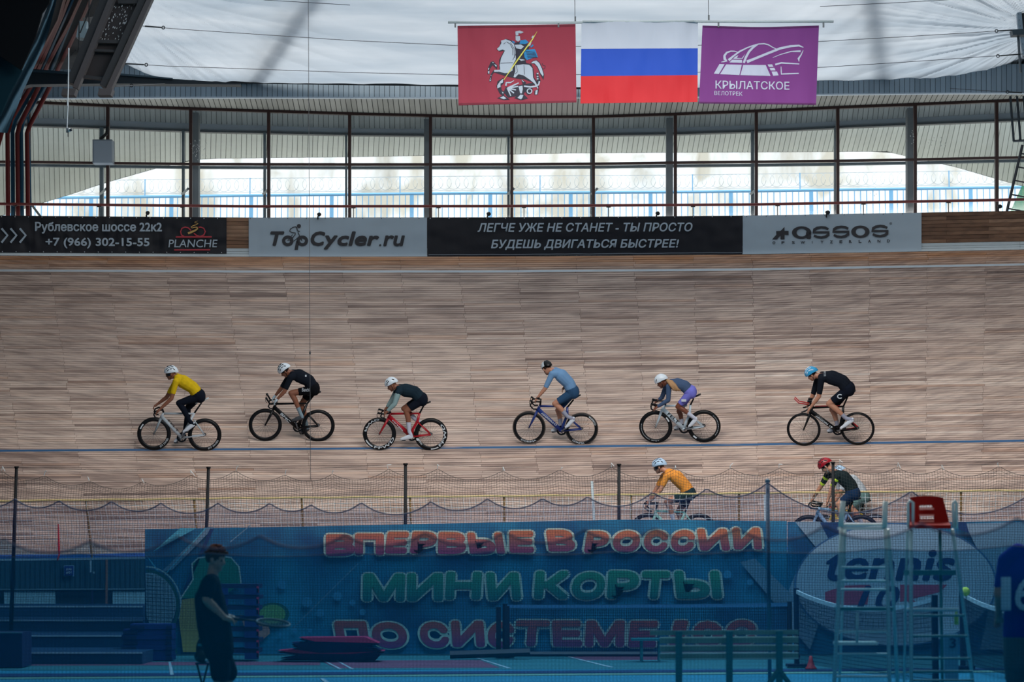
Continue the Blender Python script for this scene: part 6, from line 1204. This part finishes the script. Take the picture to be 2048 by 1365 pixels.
capp = [(362, 1197), (386, 1160), (384, 1128), (396, 1117), (430, 1112), (462, 1116), (478, 1134), (482, 1168), (440, 1198)]
art(bt1, 'cap_print', g_('cap_green', (24, 132, 100)), [capp], None, .008); art(bt1, 'cap_print', g_('cap_edge', (190, 206, 196)), None, [(capp[:8], 3)], .010); art(bt1, 'hair_print', g_('hair_yellow', (176, 160, 84)), [[(364, 1200), (400, 1196), (404, 1305), (366, 1305), (358, 1240)]], None, .008); art(bt1, 'face_print', g_('face_pink', (196, 140, 124)), [[(516, 1240), (538, 1250), (540, 1268), (520, 1284), (500, 1288), (480, 1230)]], None, .006)
mb = MB(); disc_on(mb, o_(.01), (546, 1229), 33, 23); new_obj('ball_print', mb, g_('ball_dark', (32, 110, 96)), bt1); mb = MB(); disc_on(mb, o_(.014), (545, 1229), 26, 19); new_obj('ball_print', mb, g_('ball_green', (120, 176, 96)), bt1)
mb = MB(); rr_ = random.Random(3)
for cx, cy, r_ in [(564, 1170, 9), (614, 1205, 10), (675, 1193, 9), (705, 1206, 6), (640, 1227, 8), (725, 1225, 6), (590, 1262, 5), (620, 1262, 4), (560, 1270, 4), (1455, 1150, 8), (1500, 1165, 6), (1410, 1165, 5)]: disc_on(mb, o_(.003), (cx, cy), r_)
new_obj('light_spot', mb, g_('spot_cyan', (64, 150, 190)), bt1)
bt2 = court_banner('blue and white banner with a pale oval reading tennis 10s', 1575, 2240, lambda x: lerp(x, [1575, 1700, 1850, 2240], [1044, 1046, 1046, 1038]), B1)
art(bt2, 'light_panel', g_('panel_pale', (150, 172, 188)), [[(1590, 1044), (1640, 1044), (1700, 1110), (1660, 1130)], [(1930, 1048), (2240, 1040), (2240, 1300), (1960, 1300), (1990, 1160), (1950, 1090)], [(1578, 1180), (1590, 1150), (1640, 1240), (1620, 1300), (1578, 1250)]], None, .002)
art(bt2, 'dark_streak', g_('streak_navy', (16, 60, 110)), [[(1640, 1046), (1690, 1046), (1700, 1080), (1668, 1100)], [(1914, 1045), (1932, 1045), (1938, 1066), (1918, 1060)]], None, .004)
mb = MB(); disc_on(mb, o_(.006), (1791, 1170), 203, 124, n=60); new_obj('oval', mb, g_('oval_edge', (80, 120, 160)), bt2); mb = MB(); disc_on(mb, o_(.012), (1791, 1170), 199, 121, n=60); new_obj('oval', mb, g_('oval_pale', (188, 200, 212)), bt2)
mb = MB(); text_on(mb, o_(.018), 'tennis', 1652, 1100, 1910, 1163, bold=.035, shear=.22); text_on(mb, o_(.018), '10', 1712, 1172, 1800, 1222, bold=.03, shear=.28); new_obj('lettering', mb, g_('letter_navy', (14, 44, 104)), bt2)
mb = MB(); poly_on(mb, o_(.015), [(1650, 1185), (1690, 1172), (1740, 1170), (1735, 1210), (1650, 1212)]); poly_on(mb, o_(.015), [(1800, 1170), (1895, 1170), (1880, 1185), (1800, 1205)]); text_on(mb, o_(.016), 's', 1806, 1186, 1838, 1222, bold=.03, shear=.25); new_obj('red_swash', mb, g_('swash_red', (190, 70, 100)), bt2)
# ================================================================ THINGS ON AND BY THE COURT
def gp(px, Y): return at(px, YH + CH / Y * F, Y)      # floor point under a pixel column
alu = mat('alu_grey', (196, 214, 214), .4); tealp = mat('paint_teal', (50, 126, 132), .5); netdk = mat('tennis_mesh', (20, 40, 66), .8)
def tennis_net(label, A, YA, Bx, YB, hA, hB, sag, tape, group='mini court nets', step=.09, post=None):
    a, b = gp(A, YA), gp(Bx, YB); t = thing('tennis_net', label, 'net', tuple(a), group); n = 40
    up = np.array((0, 0, 1.0)); top = [a + (b - a) * u + up * (hA + (hB - hA) * u - sag * 4 * u * (1 - u)) for u in np.linspace(0, 1, n)]
    bot = [a + (b - a) * u + up * .06 for u in np.linspace(0, 1, n)]
    mb = MB()
    for k in range(1, 18): f_ = k / 18; mb.tube([p * (1 - f_) + q * f_ for p, q in zip(top, bot)], .004, 3, caps=False)
    L_ = np.linalg.norm(b - a); m = int(L_ / (step * .5))
    for u in np.linspace(0, 1, m): i = u * (n - 1); i0 = int(i); i1 = min(i0 + 1, n - 1); w_ = i - i0; mb.tube([top[i0] * (1 - w_) + top[i1] * w_, bot[i0] * (1 - w_) + bot[i1] * w_], .004, 3, caps=False)
    tag(new_obj('mesh', mb, netdk, t), kind='stuff')
    mb = MB(); d = unit(b - a); nn = np.array((-d[1], d[0], 0)) * .012; mb.grid([[p + nn for p in top], [p + nn + up * -.055 for p in top]]); mb.grid([[p - nn for p in top], [p - nn + up * -.055 for p in top]]); mb.grid([[p + nn for p in top], [p - nn for p in top]]); new_obj('top_tape', mb, tape, t)
    for q, h in ((a, hA), (b, hB)): mb = MB(); mb.tube([q, q + up * (h + .02)], .04, 8); mb.box(q + up * .02, (.3, .3, .04)); new_obj('post', mb, post or netdk, t)
    return t
tape_w = mat('tape_white', (214, 220, 222), .6)
tennis_net('tennis net sagging across the court behind the taller ladder chair', 1594, 35.6, 1872, 29.5, 1.12, 1.12, .19, tape_w)
tennis_net('tennis net at the right edge, starting beside the yellow ball', 1926, 35, 2110, 29.3, 1.09, .98, .12, tape_w)
t = tennis_net('low practice net with a black frame in front of the big banner', 1010, 38.9, 1580, 38.9, .83, .86, .01, mat('tape_blue', (70, 120, 160), .6), step=.07, post=mat('frame_black', (14, 22, 40), .5))
mb = MB(); a, b = gp(992, 38.9), gp(1002, 38.9); mb.hexa(gp(992, 38.6), gp(1002, 38.6), gp(1002, 38.6) + (0, 0, .8), gp(992, 38.6) + (0, 0, .8), (0, .06, 0)); mb.hexa(gp(1009, 38.6), gp(1019, 38.6), gp(1019, 38.6) + (0, 0, .82), gp(1009, 38.6) + (0, 0, .82), (0, .06, 0)); new_obj('upright', mb, mat('frame_black', (14, 22, 40), .5), t)
mb = MB(); mb.tube([gp(1000, 38.6) + (0, 0, .06), gp(1580, 38.6) + (0, 0, .06)], .045, 6); mb.tube([gp(900, 38.3) + (0, 0, .06), gp(1060, 38.3) + (0, 0, .1)], .07, 6); new_obj('base_bar', mb, mat('frame_black', (14, 22, 40), .5), t)
# low green bench far back
t = thing('low_bench', 'low narrow green bench in front of the practice net', 'bench', tuple(gp(1290, 37.5)))
mb = MB(); mb.box(gp(1296, 37.5) + (0, 0, .33), (.52, .3, .035)); new_obj('seat', mb, tealp, t)
for x in (1283, 1318): mb = MB(); mb.box(gp(x, 37.5) + (0, 0, .16), (.04, .2, .32)); new_obj('leg', mb, tealp, t)
# slatted bench seen from behind
BYY = 25.5; t = thing('slatted_bench', 'slatted teal bench with its back to the camera, left of the ladder chairs', 'bench', tuple(gp(1458, BYY)))
slm = mat('slat_teal', (140, 160, 148), .6, noise=.1)
for k, (y0, y1) in enumerate(((1262.5, 1271.5), (1277, 1288), (1294, 1303.5), (1309.5, 1318))):
    mb = MB(); mb.hexa(at(1320 if k else 1300, y1, BYY + .02 * k), at(1597, y1 - 1.5, BYY + .02 * k), at(1597, y0 - 1.5, BYY + .02 * k), at(1320 if k else 1300, y0, BYY + .02 * k), (0, .03, 0)); new_obj('back_slat', mb, slm, t)
for k in range(4):
    mb = MB(); p = at(1320, 1321, BYY + .1 + k * .1); q = at(1597, 1319, BYY + .1 + k * .1); mb.hexa(p, q, q + (0, 0, .03), p + (0, 0, .03), (0, .08, 0)); new_obj('seat_slat', mb, mat('slat_pale', (236, 240, 234), .6), t)
for k, (y0, x0) in enumerate(((1275.5, 1320), (1292, 1320), (1307.5, 1320))):
    mb = MB(); mb.hexa(at(x0, y0 + 1.6, BYY + .06), at(1597, y0, BYY + .06), at(1597, y0 - 1.6, BYY + .06), at(x0, y0, BYY + .06), (0, .03, 0)); new_obj('rail', mb, mat('slat_pale', (236, 240, 234), .6), t)
for x in (1358, 1459, 1559):
    mb = MB(); w_ = 6.5; mb.hexa(gp(x - w_, BYY - .06), gp(x + w_, BYY - .06), at(x + w_, 1263, BYY - .06), at(x - w_, 1263, BYY - .06), (0, .05, 0)); new_obj('upright', mb, tealp, t)
mb = MB()
for dx in (-60, 60): mb.tube([at(1558, 1340, BYY - .05), gp(1558 + dx, BYY - .05)], .03, 6)
new_obj('splayed_foot', mb, tealp, t)
# two tall umpire ladder chairs
CHY = 23.6
def hbar(t, x0, x1, y, m, r_=.016, Y=CHY, name='rung', flat=None):
    mb = MB()
    if flat: mb.hexa(at(x0, y + flat, Y), at(x1, y + flat, Y), at(x1, y - flat, Y), at(x0, y - flat, Y), (0, .25, 0))
    else: mb.tube([at(x0, y, Y), at(x1, y, Y)], r_, 8)
    new_obj(name, mb, m, t)
def vbar(t, pts, m, r_=.018, Y=CHY, name='leg', Y1=None):
    mb = MB(); n = len(pts); mb.tube([at(x, y, Y + ((Y1 or Y) - Y) * i / (n - 1)) for i, (x, y) in enumerate(pts)], r_, 8); new_obj(name, mb, m, t, smooth=True)
t = thing('umpire_chair', 'tall pale metal umpire chair without a backrest, left of the one with the red seat', 'chair', tuple(gp(1730, CHY)), 'umpire ladder chairs')
vbar(t, [(1686, 1003), (1682, 1054)], alu, .026, name='arm_post'); vbar(t, [(1771, 1003), (1769, 1056)], alu, .026, name='arm_post'); hbar(t, 1680, 1772, 1050, alu, .014); hbar(t, 1682, 1772, 1057, alu, flat=2.5, name='seat')
vbar(t, [(1683, 1058), (1678, 1180), (1664, 1448)], alu, .020); vbar(t, [(1771, 1058), (1776, 1200), (1780, 1448)], alu, .018); vbar(t, [(1776, 1060), (1786, 1180), (1799, 1448)], alu, .018, Y1=CHY + .9); vbar(t, [(1690, 1060), (1676, 1448)], alu, .014, CHY + .3, Y1=CHY + 1.0)
for y, f in ((1136, 0), (1163, 0), (1180, 0), (1264, 0), (1309, 0), (1354, 0)): hbar(t, 1680 - (y - 1058) * .04, 1774 + (y - 1058) * .02, y, alu, .012)
hbar(t, 1676, 1786, 1219, tealp, flat=3.5, name='step'); hbar(t, 1673, 1756, 1288, mat('slat_pale', (236, 240, 234), .6), flat=3.0, name='step'); vbar(t, [(1714, 1226), (1714, 1285)], alu, .014, name='brace')
t = thing('umpire_chair', 'tall metal umpire chair with a red plastic seat with slots in its back', 'chair', tuple(gp(1865, CHY)), 'umpire ladder chairs')
redst = mat('seat_red', (150, 18, 14), .7, spec=.15); Ls = MB()
rows_ = []
for v in np.linspace(0, 1, 8):
    y = 992 + 66 * v; x0 = 1820 - 2 * v; x1 = 1886 + 16 * v; rows_.append([at(x, y + 2 * ((x - x0) / (x1 - x0) - .5) ** 2 * 8 * (1 - v), CHY + .35 - .05 * math.cos((x - x0) / (x1 - x0) * math.pi - math.pi / 2) * 1.6 - .05 * v) for x in np.linspace(x0, x1, 12)])
# leave three slots open
for i in range(7):
    for k in range(11):
        xa = 1820 + 80 * k / 11
        if i in (2, 4, 5) and 3 <= k <= 6 and i != 5: continue
        Ls.quad(rows_[i][k], rows_[i][k + 1], rows_[i + 1][k + 1], rows_[i + 1][k]); d = np.array((0, .03, 0)); Ls.quad(rows_[i][k] + d, rows_[i][k + 1] + d, rows_[i + 1][k + 1] + d, rows_[i + 1][k] + d)
new_obj('backrest', Ls, redst, t, smooth=False)
mb = MB(); p = [at(1818, 1057, CHY - .05), at(1902, 1057, CHY - .05), at(1898, 1050, CHY + .35), at(1820, 1050, CHY + .35)]; mb.hexa(*p, (0, 0, .03)); new_obj('seat', mb, redst, t)
for k, y in enumerate((1018, 1031, 1043)): mb = MB(); mb.hexa(at(1839, y + 2, CHY + .2), at(1868, y + 2, CHY + .2), at(1868, y - 1.5, CHY + .2), at(1839, y - 1.5, CHY + .2), (0, .012, 0)); new_obj('slot_edge', mb, mat('slot_pink', (226, 150, 140), .5), t)
for xs_ in ((1817, 1825), (1907, 1912)):
    vbar(t, [(xs_[0], 1056), (xs_[0] - 1, 1008), (xs_[0] + 3, 1002), (xs_[1] + 1, 1006), (xs_[1] + 1, 1058)], alu, .015, name='armrest')
vbar(t, [(1822, 1060), (1822, 1200), (1823, 1448)], alu, .018); vbar(t, [(1905, 1060), (1925, 1200), (1956, 1448)], alu, .018, Y1=CHY + .9); vbar(t, [(1815, 1062), (1811, 1200), (1807, 1448)], alu, .012, Y1=CHY + .9); vbar(t, [(1880, 1060), (1886, 1448)], tealp, .016, CHY + .1)
hbar(t, 1816, 1912, 1146, tealp, flat=5, name='step'); hbar(t, 1812, 1918, 1220, tape_w, .016, name='step'); 
for y in (1232, 1273, 1318, 1344, 1362): hbar(t, 1820, 1905 + (y - 1060) * .14, y, tealp, .012)
o = new_obj('court_sign', pl([(1888, 1268), (1916, 1268), (1917, 1365), (1890, 1365)], CHY + .5, .03), mat('sign_lightblue', (110, 160, 190), .6)); tag(o, 'pale blue board with the number 3 standing behind the red-seated chair', 'sign')
mb = MB(); text_on(mb, plane_fn(CHY + .48), '3', 1899, 1277, 1912, 1297, bold=.02); new_obj('numeral', mb, g_('letter_navy', (14, 44, 104)), o); ORG
o.location = o.location
# stacks, boxes and mats
navyf = mat('foam_navy', (20, 44, 110), .7, noise=.15); navyd = mat('foam_dark', (14, 26, 70), .7); redf = mat('foam_red', (188, 40, 84), .6)
def block(name, label, cat, x0, x1, y0, y1, Y, dep, m, group=None, kids=()):
    t = thing(name, label, cat, tuple(at((x0 + x1) / 2, y1, Y)), group); 
    mb = MB(); mb.hexa(at(x0, y1, Y), at(x1, y1, Y), at(x1, y0, Y), at(x0, y0, Y), (0, dep, 0)); new_obj('body', mb, m, t)
    for nm, a, b, c, d, m2 in kids: mb = MB(); mb.hexa(at(a, d, Y - .02), at(b, d, Y - .02), at(b, c, Y - .02), at(a, c, Y - .02), (0, .03, 0)); new_obj(nm, mb, m2, t)
    return t
block('gym_block', 'dark navy gym block cut off by the left edge of the picture', 'gym block', -60, 44, 1266, 1335.5, 35.4, .7, mat('foam_dark', (14, 26, 70), .7), None, [('rim', -60, 44, 1265, 1267.5, mat('ledge_pale', (116, 140, 150), .5))])
ord_ = ['lowest', 'second from the bottom', 'third from the bottom', 'fourth from the bottom', 'third from the top', 'second from the top', 'topmost']
for k in range(7):
    y1 = 1321.5 - k * 10.4; x0, x1 = (243, 344) if k % 2 == 0 else (246, 343)
    if k == 6: x0 = 260
    block('step_platform', 'navy step platform, %s in the low stack' % ord_[k], 'step platform', x0, x1, y1 - 10, y1, 37.7 + (k % 2) * .01, .45, navyf, 'stacked step platforms', [('foot', x0, x0 + 29, y1 - 6.5, y1 - .5, navyd), ('foot', x1 - 12, x1, y1 - 6.5, y1 - .5, navyd)])
for k in range(7):
    y1 = 1320 - k * 21.6
    block('pallet', 'dark blue pallet, %s in the tall stack behind the walking man' % ord_[k], 'pallet', 432 + (k % 3), 517 + (k % 2) * 2, y1 - 21.4, y1 - 13, 37.6, .6, navyd, 'pallets in the tall stack', [('side_block', 489, 517, y1 - 13, y1 - .4, navyf), ('side_block', 432, 456, y1 - 13, y1 - .4, navyf), ('red_corner', 513, 517.5, y1 - 17, y1 - 4, redf)])
for k, (q, lab) in enumerate((([(560, 1318), (640, 1305), (760, 1307), (750, 1318)], 'lowest dark mat of the loose pile in front of the big banner'), ([(556, 1302), (640, 1296), (768, 1303), (700, 1309), (600, 1308)], 'thin red-topped mat, second from the bottom of the loose pile'), ([(585, 1295), (700, 1294), (762, 1300), (640, 1303)], 'navy mat in the middle of the loose pile'), ([(583, 1286), (720, 1284), (745, 1292), (600, 1296)], 'navy mat just under the top one of the loose pile'), ([(598, 1276), (730, 1275), (757, 1287), (630, 1284)], 'topmost mat of the loose pile, with a red face'))):
    Yk = 37.4; ys = [p[1] for p in q]; o = new_obj('gym_mat', pl(q, Yk - k * .05, .5), redf if k in (1, 4) else navyd); tag(o, lab, 'mat', 'loose pile of mats')
    o2 = MB(); q2 = [(x, y + 4) for x, y in q]; new_obj('underside', pl(q2, Yk - k * .05 + .04, .45), navyd, o)
mb = MB(); rr = []
c = gp(1622, 34.8); mb.lathe(c, (0, 0, 1), [(.001, .19), (.02, .185), (.035, .12), (.055, .05), (.08, .02), (.085, .0), (.001, 0)], 12); o = new_obj('training_cone', mb, mat('cone_red', (220, 60, 56), .5), smooth=True); tag(o, 'small red cone on the court beside the left end of the sagging net', 'cone')
mb = MB(); mb.ball(at(1931, 1184, 34.6), .065, 14, 10); o = new_obj('ball', mb, mat('ball_yellow', (240, 240, 90), .7), smooth=True); tag(o, 'yellow ball on top of the net post at the right', 'ball')
mb = MB(); mb.lathe(at(1913, 1250, CHY + .6), (0, 0, 1), [(.001, 0), (.022, 0), (.022, .09), (.01, .12), (.01, .14), (.001, .14)], 10); o = new_obj('bottle', mb, mat('bottle_yellow', (190, 206, 90), .4), smooth=True); tag(o, 'small yellow bottle by the steps of the red-seated chair', 'bottle')
# sign, posts and bits on the infield wall
t = thing('wall_sign', 'small square blue sign with pale border reading ZONE #01 on the infield wall', 'sign', arc(138, 1154, 45.4))
mb = MB(); mb.hexa(arc(127.5, 1153.5, 45.4), arc(148, 1153.5, 45.4), arc(148, 1131.5, 45.4), arc(127.5, 1131.5, 45.4), (0, .03, 0)); new_obj('border', mb, mat('sign_border', (150, 180, 200), .5), t)
mb = MB(); mb.hexa(arc(129, 1152, 45.37), arc(146.5, 1152, 45.37), arc(146.5, 1133, 45.37), arc(129, 1133, 45.37), (0, .02, 0)); new_obj('plate', mb, mat('sign_navy', (16, 40, 120), .5), t)
mb = MB(); fs_ = arc_fn(45.35); text_on(mb, fs_, 'ZONE', 132, 1137, 143.5, 1141.5, bold=.02); text_on(mb, fs_, '#01', 132, 1143.5, 143.5, 1148.5, bold=.02); new_obj('lettering', mb, WHT, t)
for x, y0, y1, m, lab in ((213, 1120, 1224, mat('post_rust', (150, 96, 70), .6), 'rusty orange upright post against the infield wall at the left'), (184, 1182, 1224, navyd, 'short dark upright between the white wall panels')):
    mb = MB(); mb.hexa(arc(x - 1.8, y1, 45.25), arc(x + 1.8, y1, 45.25), arc(x + 1.8, y0, 45.25), arc(x - 1.8, y0, 45.25), (0, .05, 0)); o = new_obj('wall_post', mb, m); tag(o, lab, 'post')
t = thing('wall_bracket', 'small pale hook bracket on the infield wall right of the sign', 'bracket', arc(182, 1150, 45.3)); mb = MB(); mb.tube([arc(181, 1122, 45.35), arc(181, 1146, 45.3), arc(188, 1146, 45.2)], .02, 6); new_obj('hook', mb, mat('box_pale', (150, 166, 172), .5), t)
# ================================================================ THE TWO PEOPLE IN FRONT
up = np.array((0, 0, 1.0))
MY = 24.0; o0 = gp(440, MY); t = thing('person', 'man with reddish hair, dark T-shirt and shorts walking right with a racket', 'person', tuple(o0), rot=Matrix.Identity(4)); fg = Fig()
G = lambda u, v, y=0.0: at(u, v, MY + y) - o0
hf = unit((1, -.25, -.10)); hl = np.array((.25, 1, 0.0)); hl = unit(hl); hu = unit(np.cross(hf, hl)); hu = hu if hu[2] > 0 else -hu; hd = G(430, 1113)
fg.bone(G(424, 1158), .058, hd - hu * .06, .05, 'skin'); head(fg, hd, hf, hu, hl, 1)
for y in (-.08, .08):
    fg.bone(G(421, 1172, y * 1.1), .10, G(419, 1200, y), .145, 'shirt'); fg.bone(G(419, 1200, y), .145, G(427, 1250, y), .16, 'shirt'); fg.bone(G(427, 1250, y), .16, G(435, 1285, y), .155, 'shirt'); fg.bone(G(435, 1285, y), .15, G(438, 1300, y * 1.2), .145, 'shorts')
for sg, S, E, W_, H in ((-1, (419, 1164), (413, 1200), (448, 1236), (462, 1240)), (1, (424, 1164), (424, 1206), (452, 1232), (466, 1236))):
    s_, e_, w2, h_ = G(*S, sg * .20), G(*E, sg * .25), G(*W_, sg * .17), G(*H, sg * .1)
    fg.bone(G(423, 1165, sg * .08), .08, s_, .065, 'shirt'); fg.bone(s_, .066, e_, .046, 'shirt', ((.92, 'skin'),)); fg.bone(e_, .045, w2, .030, 'skin'); hand(fg, w2, h_, np.array((0, -sg, 0.0)) * 1.0, unit((0.2, 0, -1)), 'skin')
for sg, Kn, An, To in ((-1, (441, 1358), (428, 1430), (455, 1444)), (1, (455, 1356), (462, 1430), (488, 1444))):
    kn, an = G(*Kn, sg * .12), G(*An, sg * .12); fg.bone(G(438, 1300, sg * .1), .105, kn + up * .05, .095, 'shorts'); fg.bone(kn + up * .05, .062, kn - up * .03, .054, 'skin'); fg.bone(kn, .055, kn * .65 + an * .35 - np.array((.02, 0, 0)), .060, 'skin'); fg.bone(kn * .65 + an * .35 - np.array((.02, 0, 0)), .060, an, .036, 'skin', ((.75, 'sock'),))
    fg.bone(an, .036, an - up * .03 - np.array((.02, 0, 0)), .036, 'shoe'); fg.bone(an - up * .04 - np.array((.03, 0, 0)), .036, G(*To, sg * .12) , .028, 'shoe')
fg.build(t, dict(skin=cols('skin_rosy', (200, 140, 116), .5), shirt=cols('shirt_navy', (12, 18, 34), .7), shorts=cols('shorts_dark', (12, 16, 30), .7), sock=SOCK, shoe=SHB, hair=cols('hair_red', (74, 42, 28), .8)), .013)
for sg in (-1, 1): mb = MB(); mb.ball(hd + hf * .083 - hu * .036 + hl * sg * .032, .012); new_obj('eye', mb, mat('eye_dark', (40, 30, 28), .3), t)
mb = MB(); rr_ = random.Random(5)
for k in range(60):
    a = rr_.uniform(0, 6.28); z = rr_.uniform(.25, 1); q = hd + hl * math.cos(a) * .075 * math.sqrt(1 - z * z) + hf * math.sin(a) * .09 * math.sqrt(1 - z * z) - hf * .01 + hu * .092 * z; mb.tube([q, q + unit(q - hd) * .02 + hf * .015, q + unit(q - hd) * .025 + hf * .04], [.016, .013, .003], 5)
new_obj('hair_tufts', mb, cols('hair_red', (74, 42, 28), .8), t, smooth=True)
t2 = thing('tennis_racket', 'dark tennis racket held out in front by the man in the dark T-shirt', 'racket', tuple(at(475, 1240, MY - .02)))
A_ = at(452, 1236, MY - .05); B_ = at(512, 1243, MY - .05); mb = MB(); mb.tube([A_, A_ + (B_ - A_) * .45], .016, 8); new_obj('grip', mb, mat('grip_black', (18, 24, 32), .6), t2); d_ = unit(B_ - A_); rim = lambda a, r1=.165, r2=.125: B_ + d_ * (.17 + r1 * math.cos(a)) + (np.array((0, 1, .25)) / 1.03) * r2 * math.sin(a)
mb = MB(); mb.tube([A_ + (B_ - A_) * .45, B_], .011, 6); mb.tube([rim(a) for a in np.linspace(0, 6.283, 28)[:-1]], .011, 6, closed=True); new_obj('frame', mb, mat('racket_dark', (20, 40, 52), .4), t2, smooth=True)
mb = MB()
for k in range(-5, 6): s_ = math.sqrt(1 - (k / 6) ** 2); mb.tube([rim(0) * 0 + B_ + d_ * (.17 + .16 * k / 6) + (np.array((0, 1, .25)) / 1.03) * .12 * s_, B_ + d_ * (.17 + .16 * k / 6) - (np.array((0, 1, .25)) / 1.03) * .12 * s_], .0012, 3); mb.tube([B_ + d_ * (.17 + .16 * s_) + (np.array((0, 1, .25)) / 1.03) * .12 * k / 6, B_ + d_ * (.17 - .16 * s_) + (np.array((0, 1, .25)) / 1.03) * .12 * k / 6], .0012, 3)
new_obj('strings', mb, mat('string_grey', (60, 78, 84), .5), t2)
t3 = thing('folding_stool', 'thin folding stool half hidden behind the walking man', 'stool', tuple(gp(405, 26)))
for a, b in ((394, 416), (416, 394)): mb = MB(); mb.tube([gp(a, 26), at(b, 1329, 26)], .012, 6); new_obj('leg', mb, dsteel, t3)
mb = MB(); mb.hexa(at(390, 1330, 25.9), at(420, 1330, 25.9), at(420, 1327, 25.9), at(390, 1327, 25.9), (0, .3, 0)); new_obj('seat', mb, navyd, t3)
t4 = thing('sports_bag', 'black sports bag standing on the folding stool behind the walking man', 'bag', tuple(at(405, 1327, 26)))
mb = MB(); mb.ell(at(407, 1300, 26.05), (.082, .11, .145), None, 14, 10); mb.ell(at(404, 1313, 25.98), (.085, .09, .07), None, 12, 8); new_obj('body', mb, mat('bag_black', (14, 18, 28), .7), t4, smooth=True)
mb = MB(); mb.tube([at(398, 1276, 26), at(400, 1268, 26), at(410, 1267, 26), at(414, 1276, 26)], .01, 6); new_obj('handle', mb, mat('bag_black', (14, 18, 28), .7), t4); mb = MB(); mb.ball(at(413, 1321, 25.87), .016); new_obj('badge', mb, WHT, t4); mb = MB(); mb.box(at(404, 1291, 25.93), (.09, .02, .025)); new_obj('label_strip', mb, tealp, t4)
# player with number 16 at the right edge
PY = 21.0; PX = 2064; o0 = gp(PX, PY); t = thing('person', 'player seen from behind in a dark blue shirt with the number 16', 'person', tuple(o0), rot=Matrix.Identity(4)); fg = Fig(); z_ = lambda v: (YH - v) / F * PY + CH
hd = np.array((.17, .10, z_(1056))); hf = np.array((0, 1.0, -.2)); hf = unit(hf); hl = np.array((1.0, 0, 0)); hu = unit(np.cross(hl, hf)); fg.bone(np.array((.05, 0, z_(1100))), .06, hd - hu * .05, .052, 'skin'); head(fg, hd, hf, hu, hl, 1)
for x in (-.09, .09):
    fg.bone((x * 1.1 + .02, 0, z_(1122)), .085, (x * 1.15, 0, z_(1160)), .125, 'shirt'); fg.bone((x * 1.15, 0, z_(1160)), .125, (x * 1.05, 0, z_(1230)), .120, 'shirt'); fg.bone((x * 1.05, 0, z_(1230)), .120, (x * 1.1, 0, z_(1282)), .130, 'shirt', ((.96, 'shorts'),)); fg.bone((x * 1.1, 0, z_(1286)), .125, (x * 1.2, 0, z_(1330)), .12, 'shorts')
for sg in (-1, 1):
    s_ = np.array((sg * .19, 0, z_(1128))); e_ = np.array((sg * .26, -.02, z_(1195))); w2 = np.array((sg * .245, .12, z_(1238))); h_ = np.array((sg * .235, .19, z_(1246))); fg.bone((sg * .09, 0, z_(1114)), .085, s_, .072, 'shirt'); fg.bone(s_, .072, e_, .052, 'shirt', ((.82, 'skin'),)); fg.bone(e_, .044, w2, .030, 'skin'); hand(fg, w2, h_, np.array((-sg, 0, 0.0)), unit((0, .3, -1)), 'skin')
    kn = np.array((sg * .13, .02, .50)); an = np.array((sg * .14, -.02, .10)); fg.bone((sg * .11, 0, z_(1330)), .105, kn + up * .08, .085, 'shorts'); fg.bone(kn + up * .08, .06, kn, .056, 'skin'); fg.bone(kn, .056, kn * .6 + an * .4 - (0, .02, 0), .06, 'skin'); fg.bone(kn * .6 + an * .4 - (0, .02, 0), .06, an, .038, 'skin', ((.7, 'sock'),)); fg.bone(an - (0, .03, .05), .038, an + (0, .16, -.07), .03, 'shoe')
fg.build(t, dict(skin=cols('skin_rosy', (200, 140, 116), .5), shirt=cols('shirt_royal', (26, 20, 150), .65), shorts=cols('shorts_grey', (96, 110, 116), .7), sock=SOCK, shoe=SHB, hair=cols('hair_dark', (34, 26, 24), .8)), .013)
f16 = lambda u, v: (lambda p: p - o0)(at(u, v, PY - .155 - .0)); mb = MB(); text_on(mb, f16, '1', 2002, 1155, 2022, 1222, bold=.02); text_on(mb, f16, '6', 2030, 1155, 2066, 1222, bold=.02); new_obj('number', mb, mat('number_white', (236, 240, 246), .5), t)
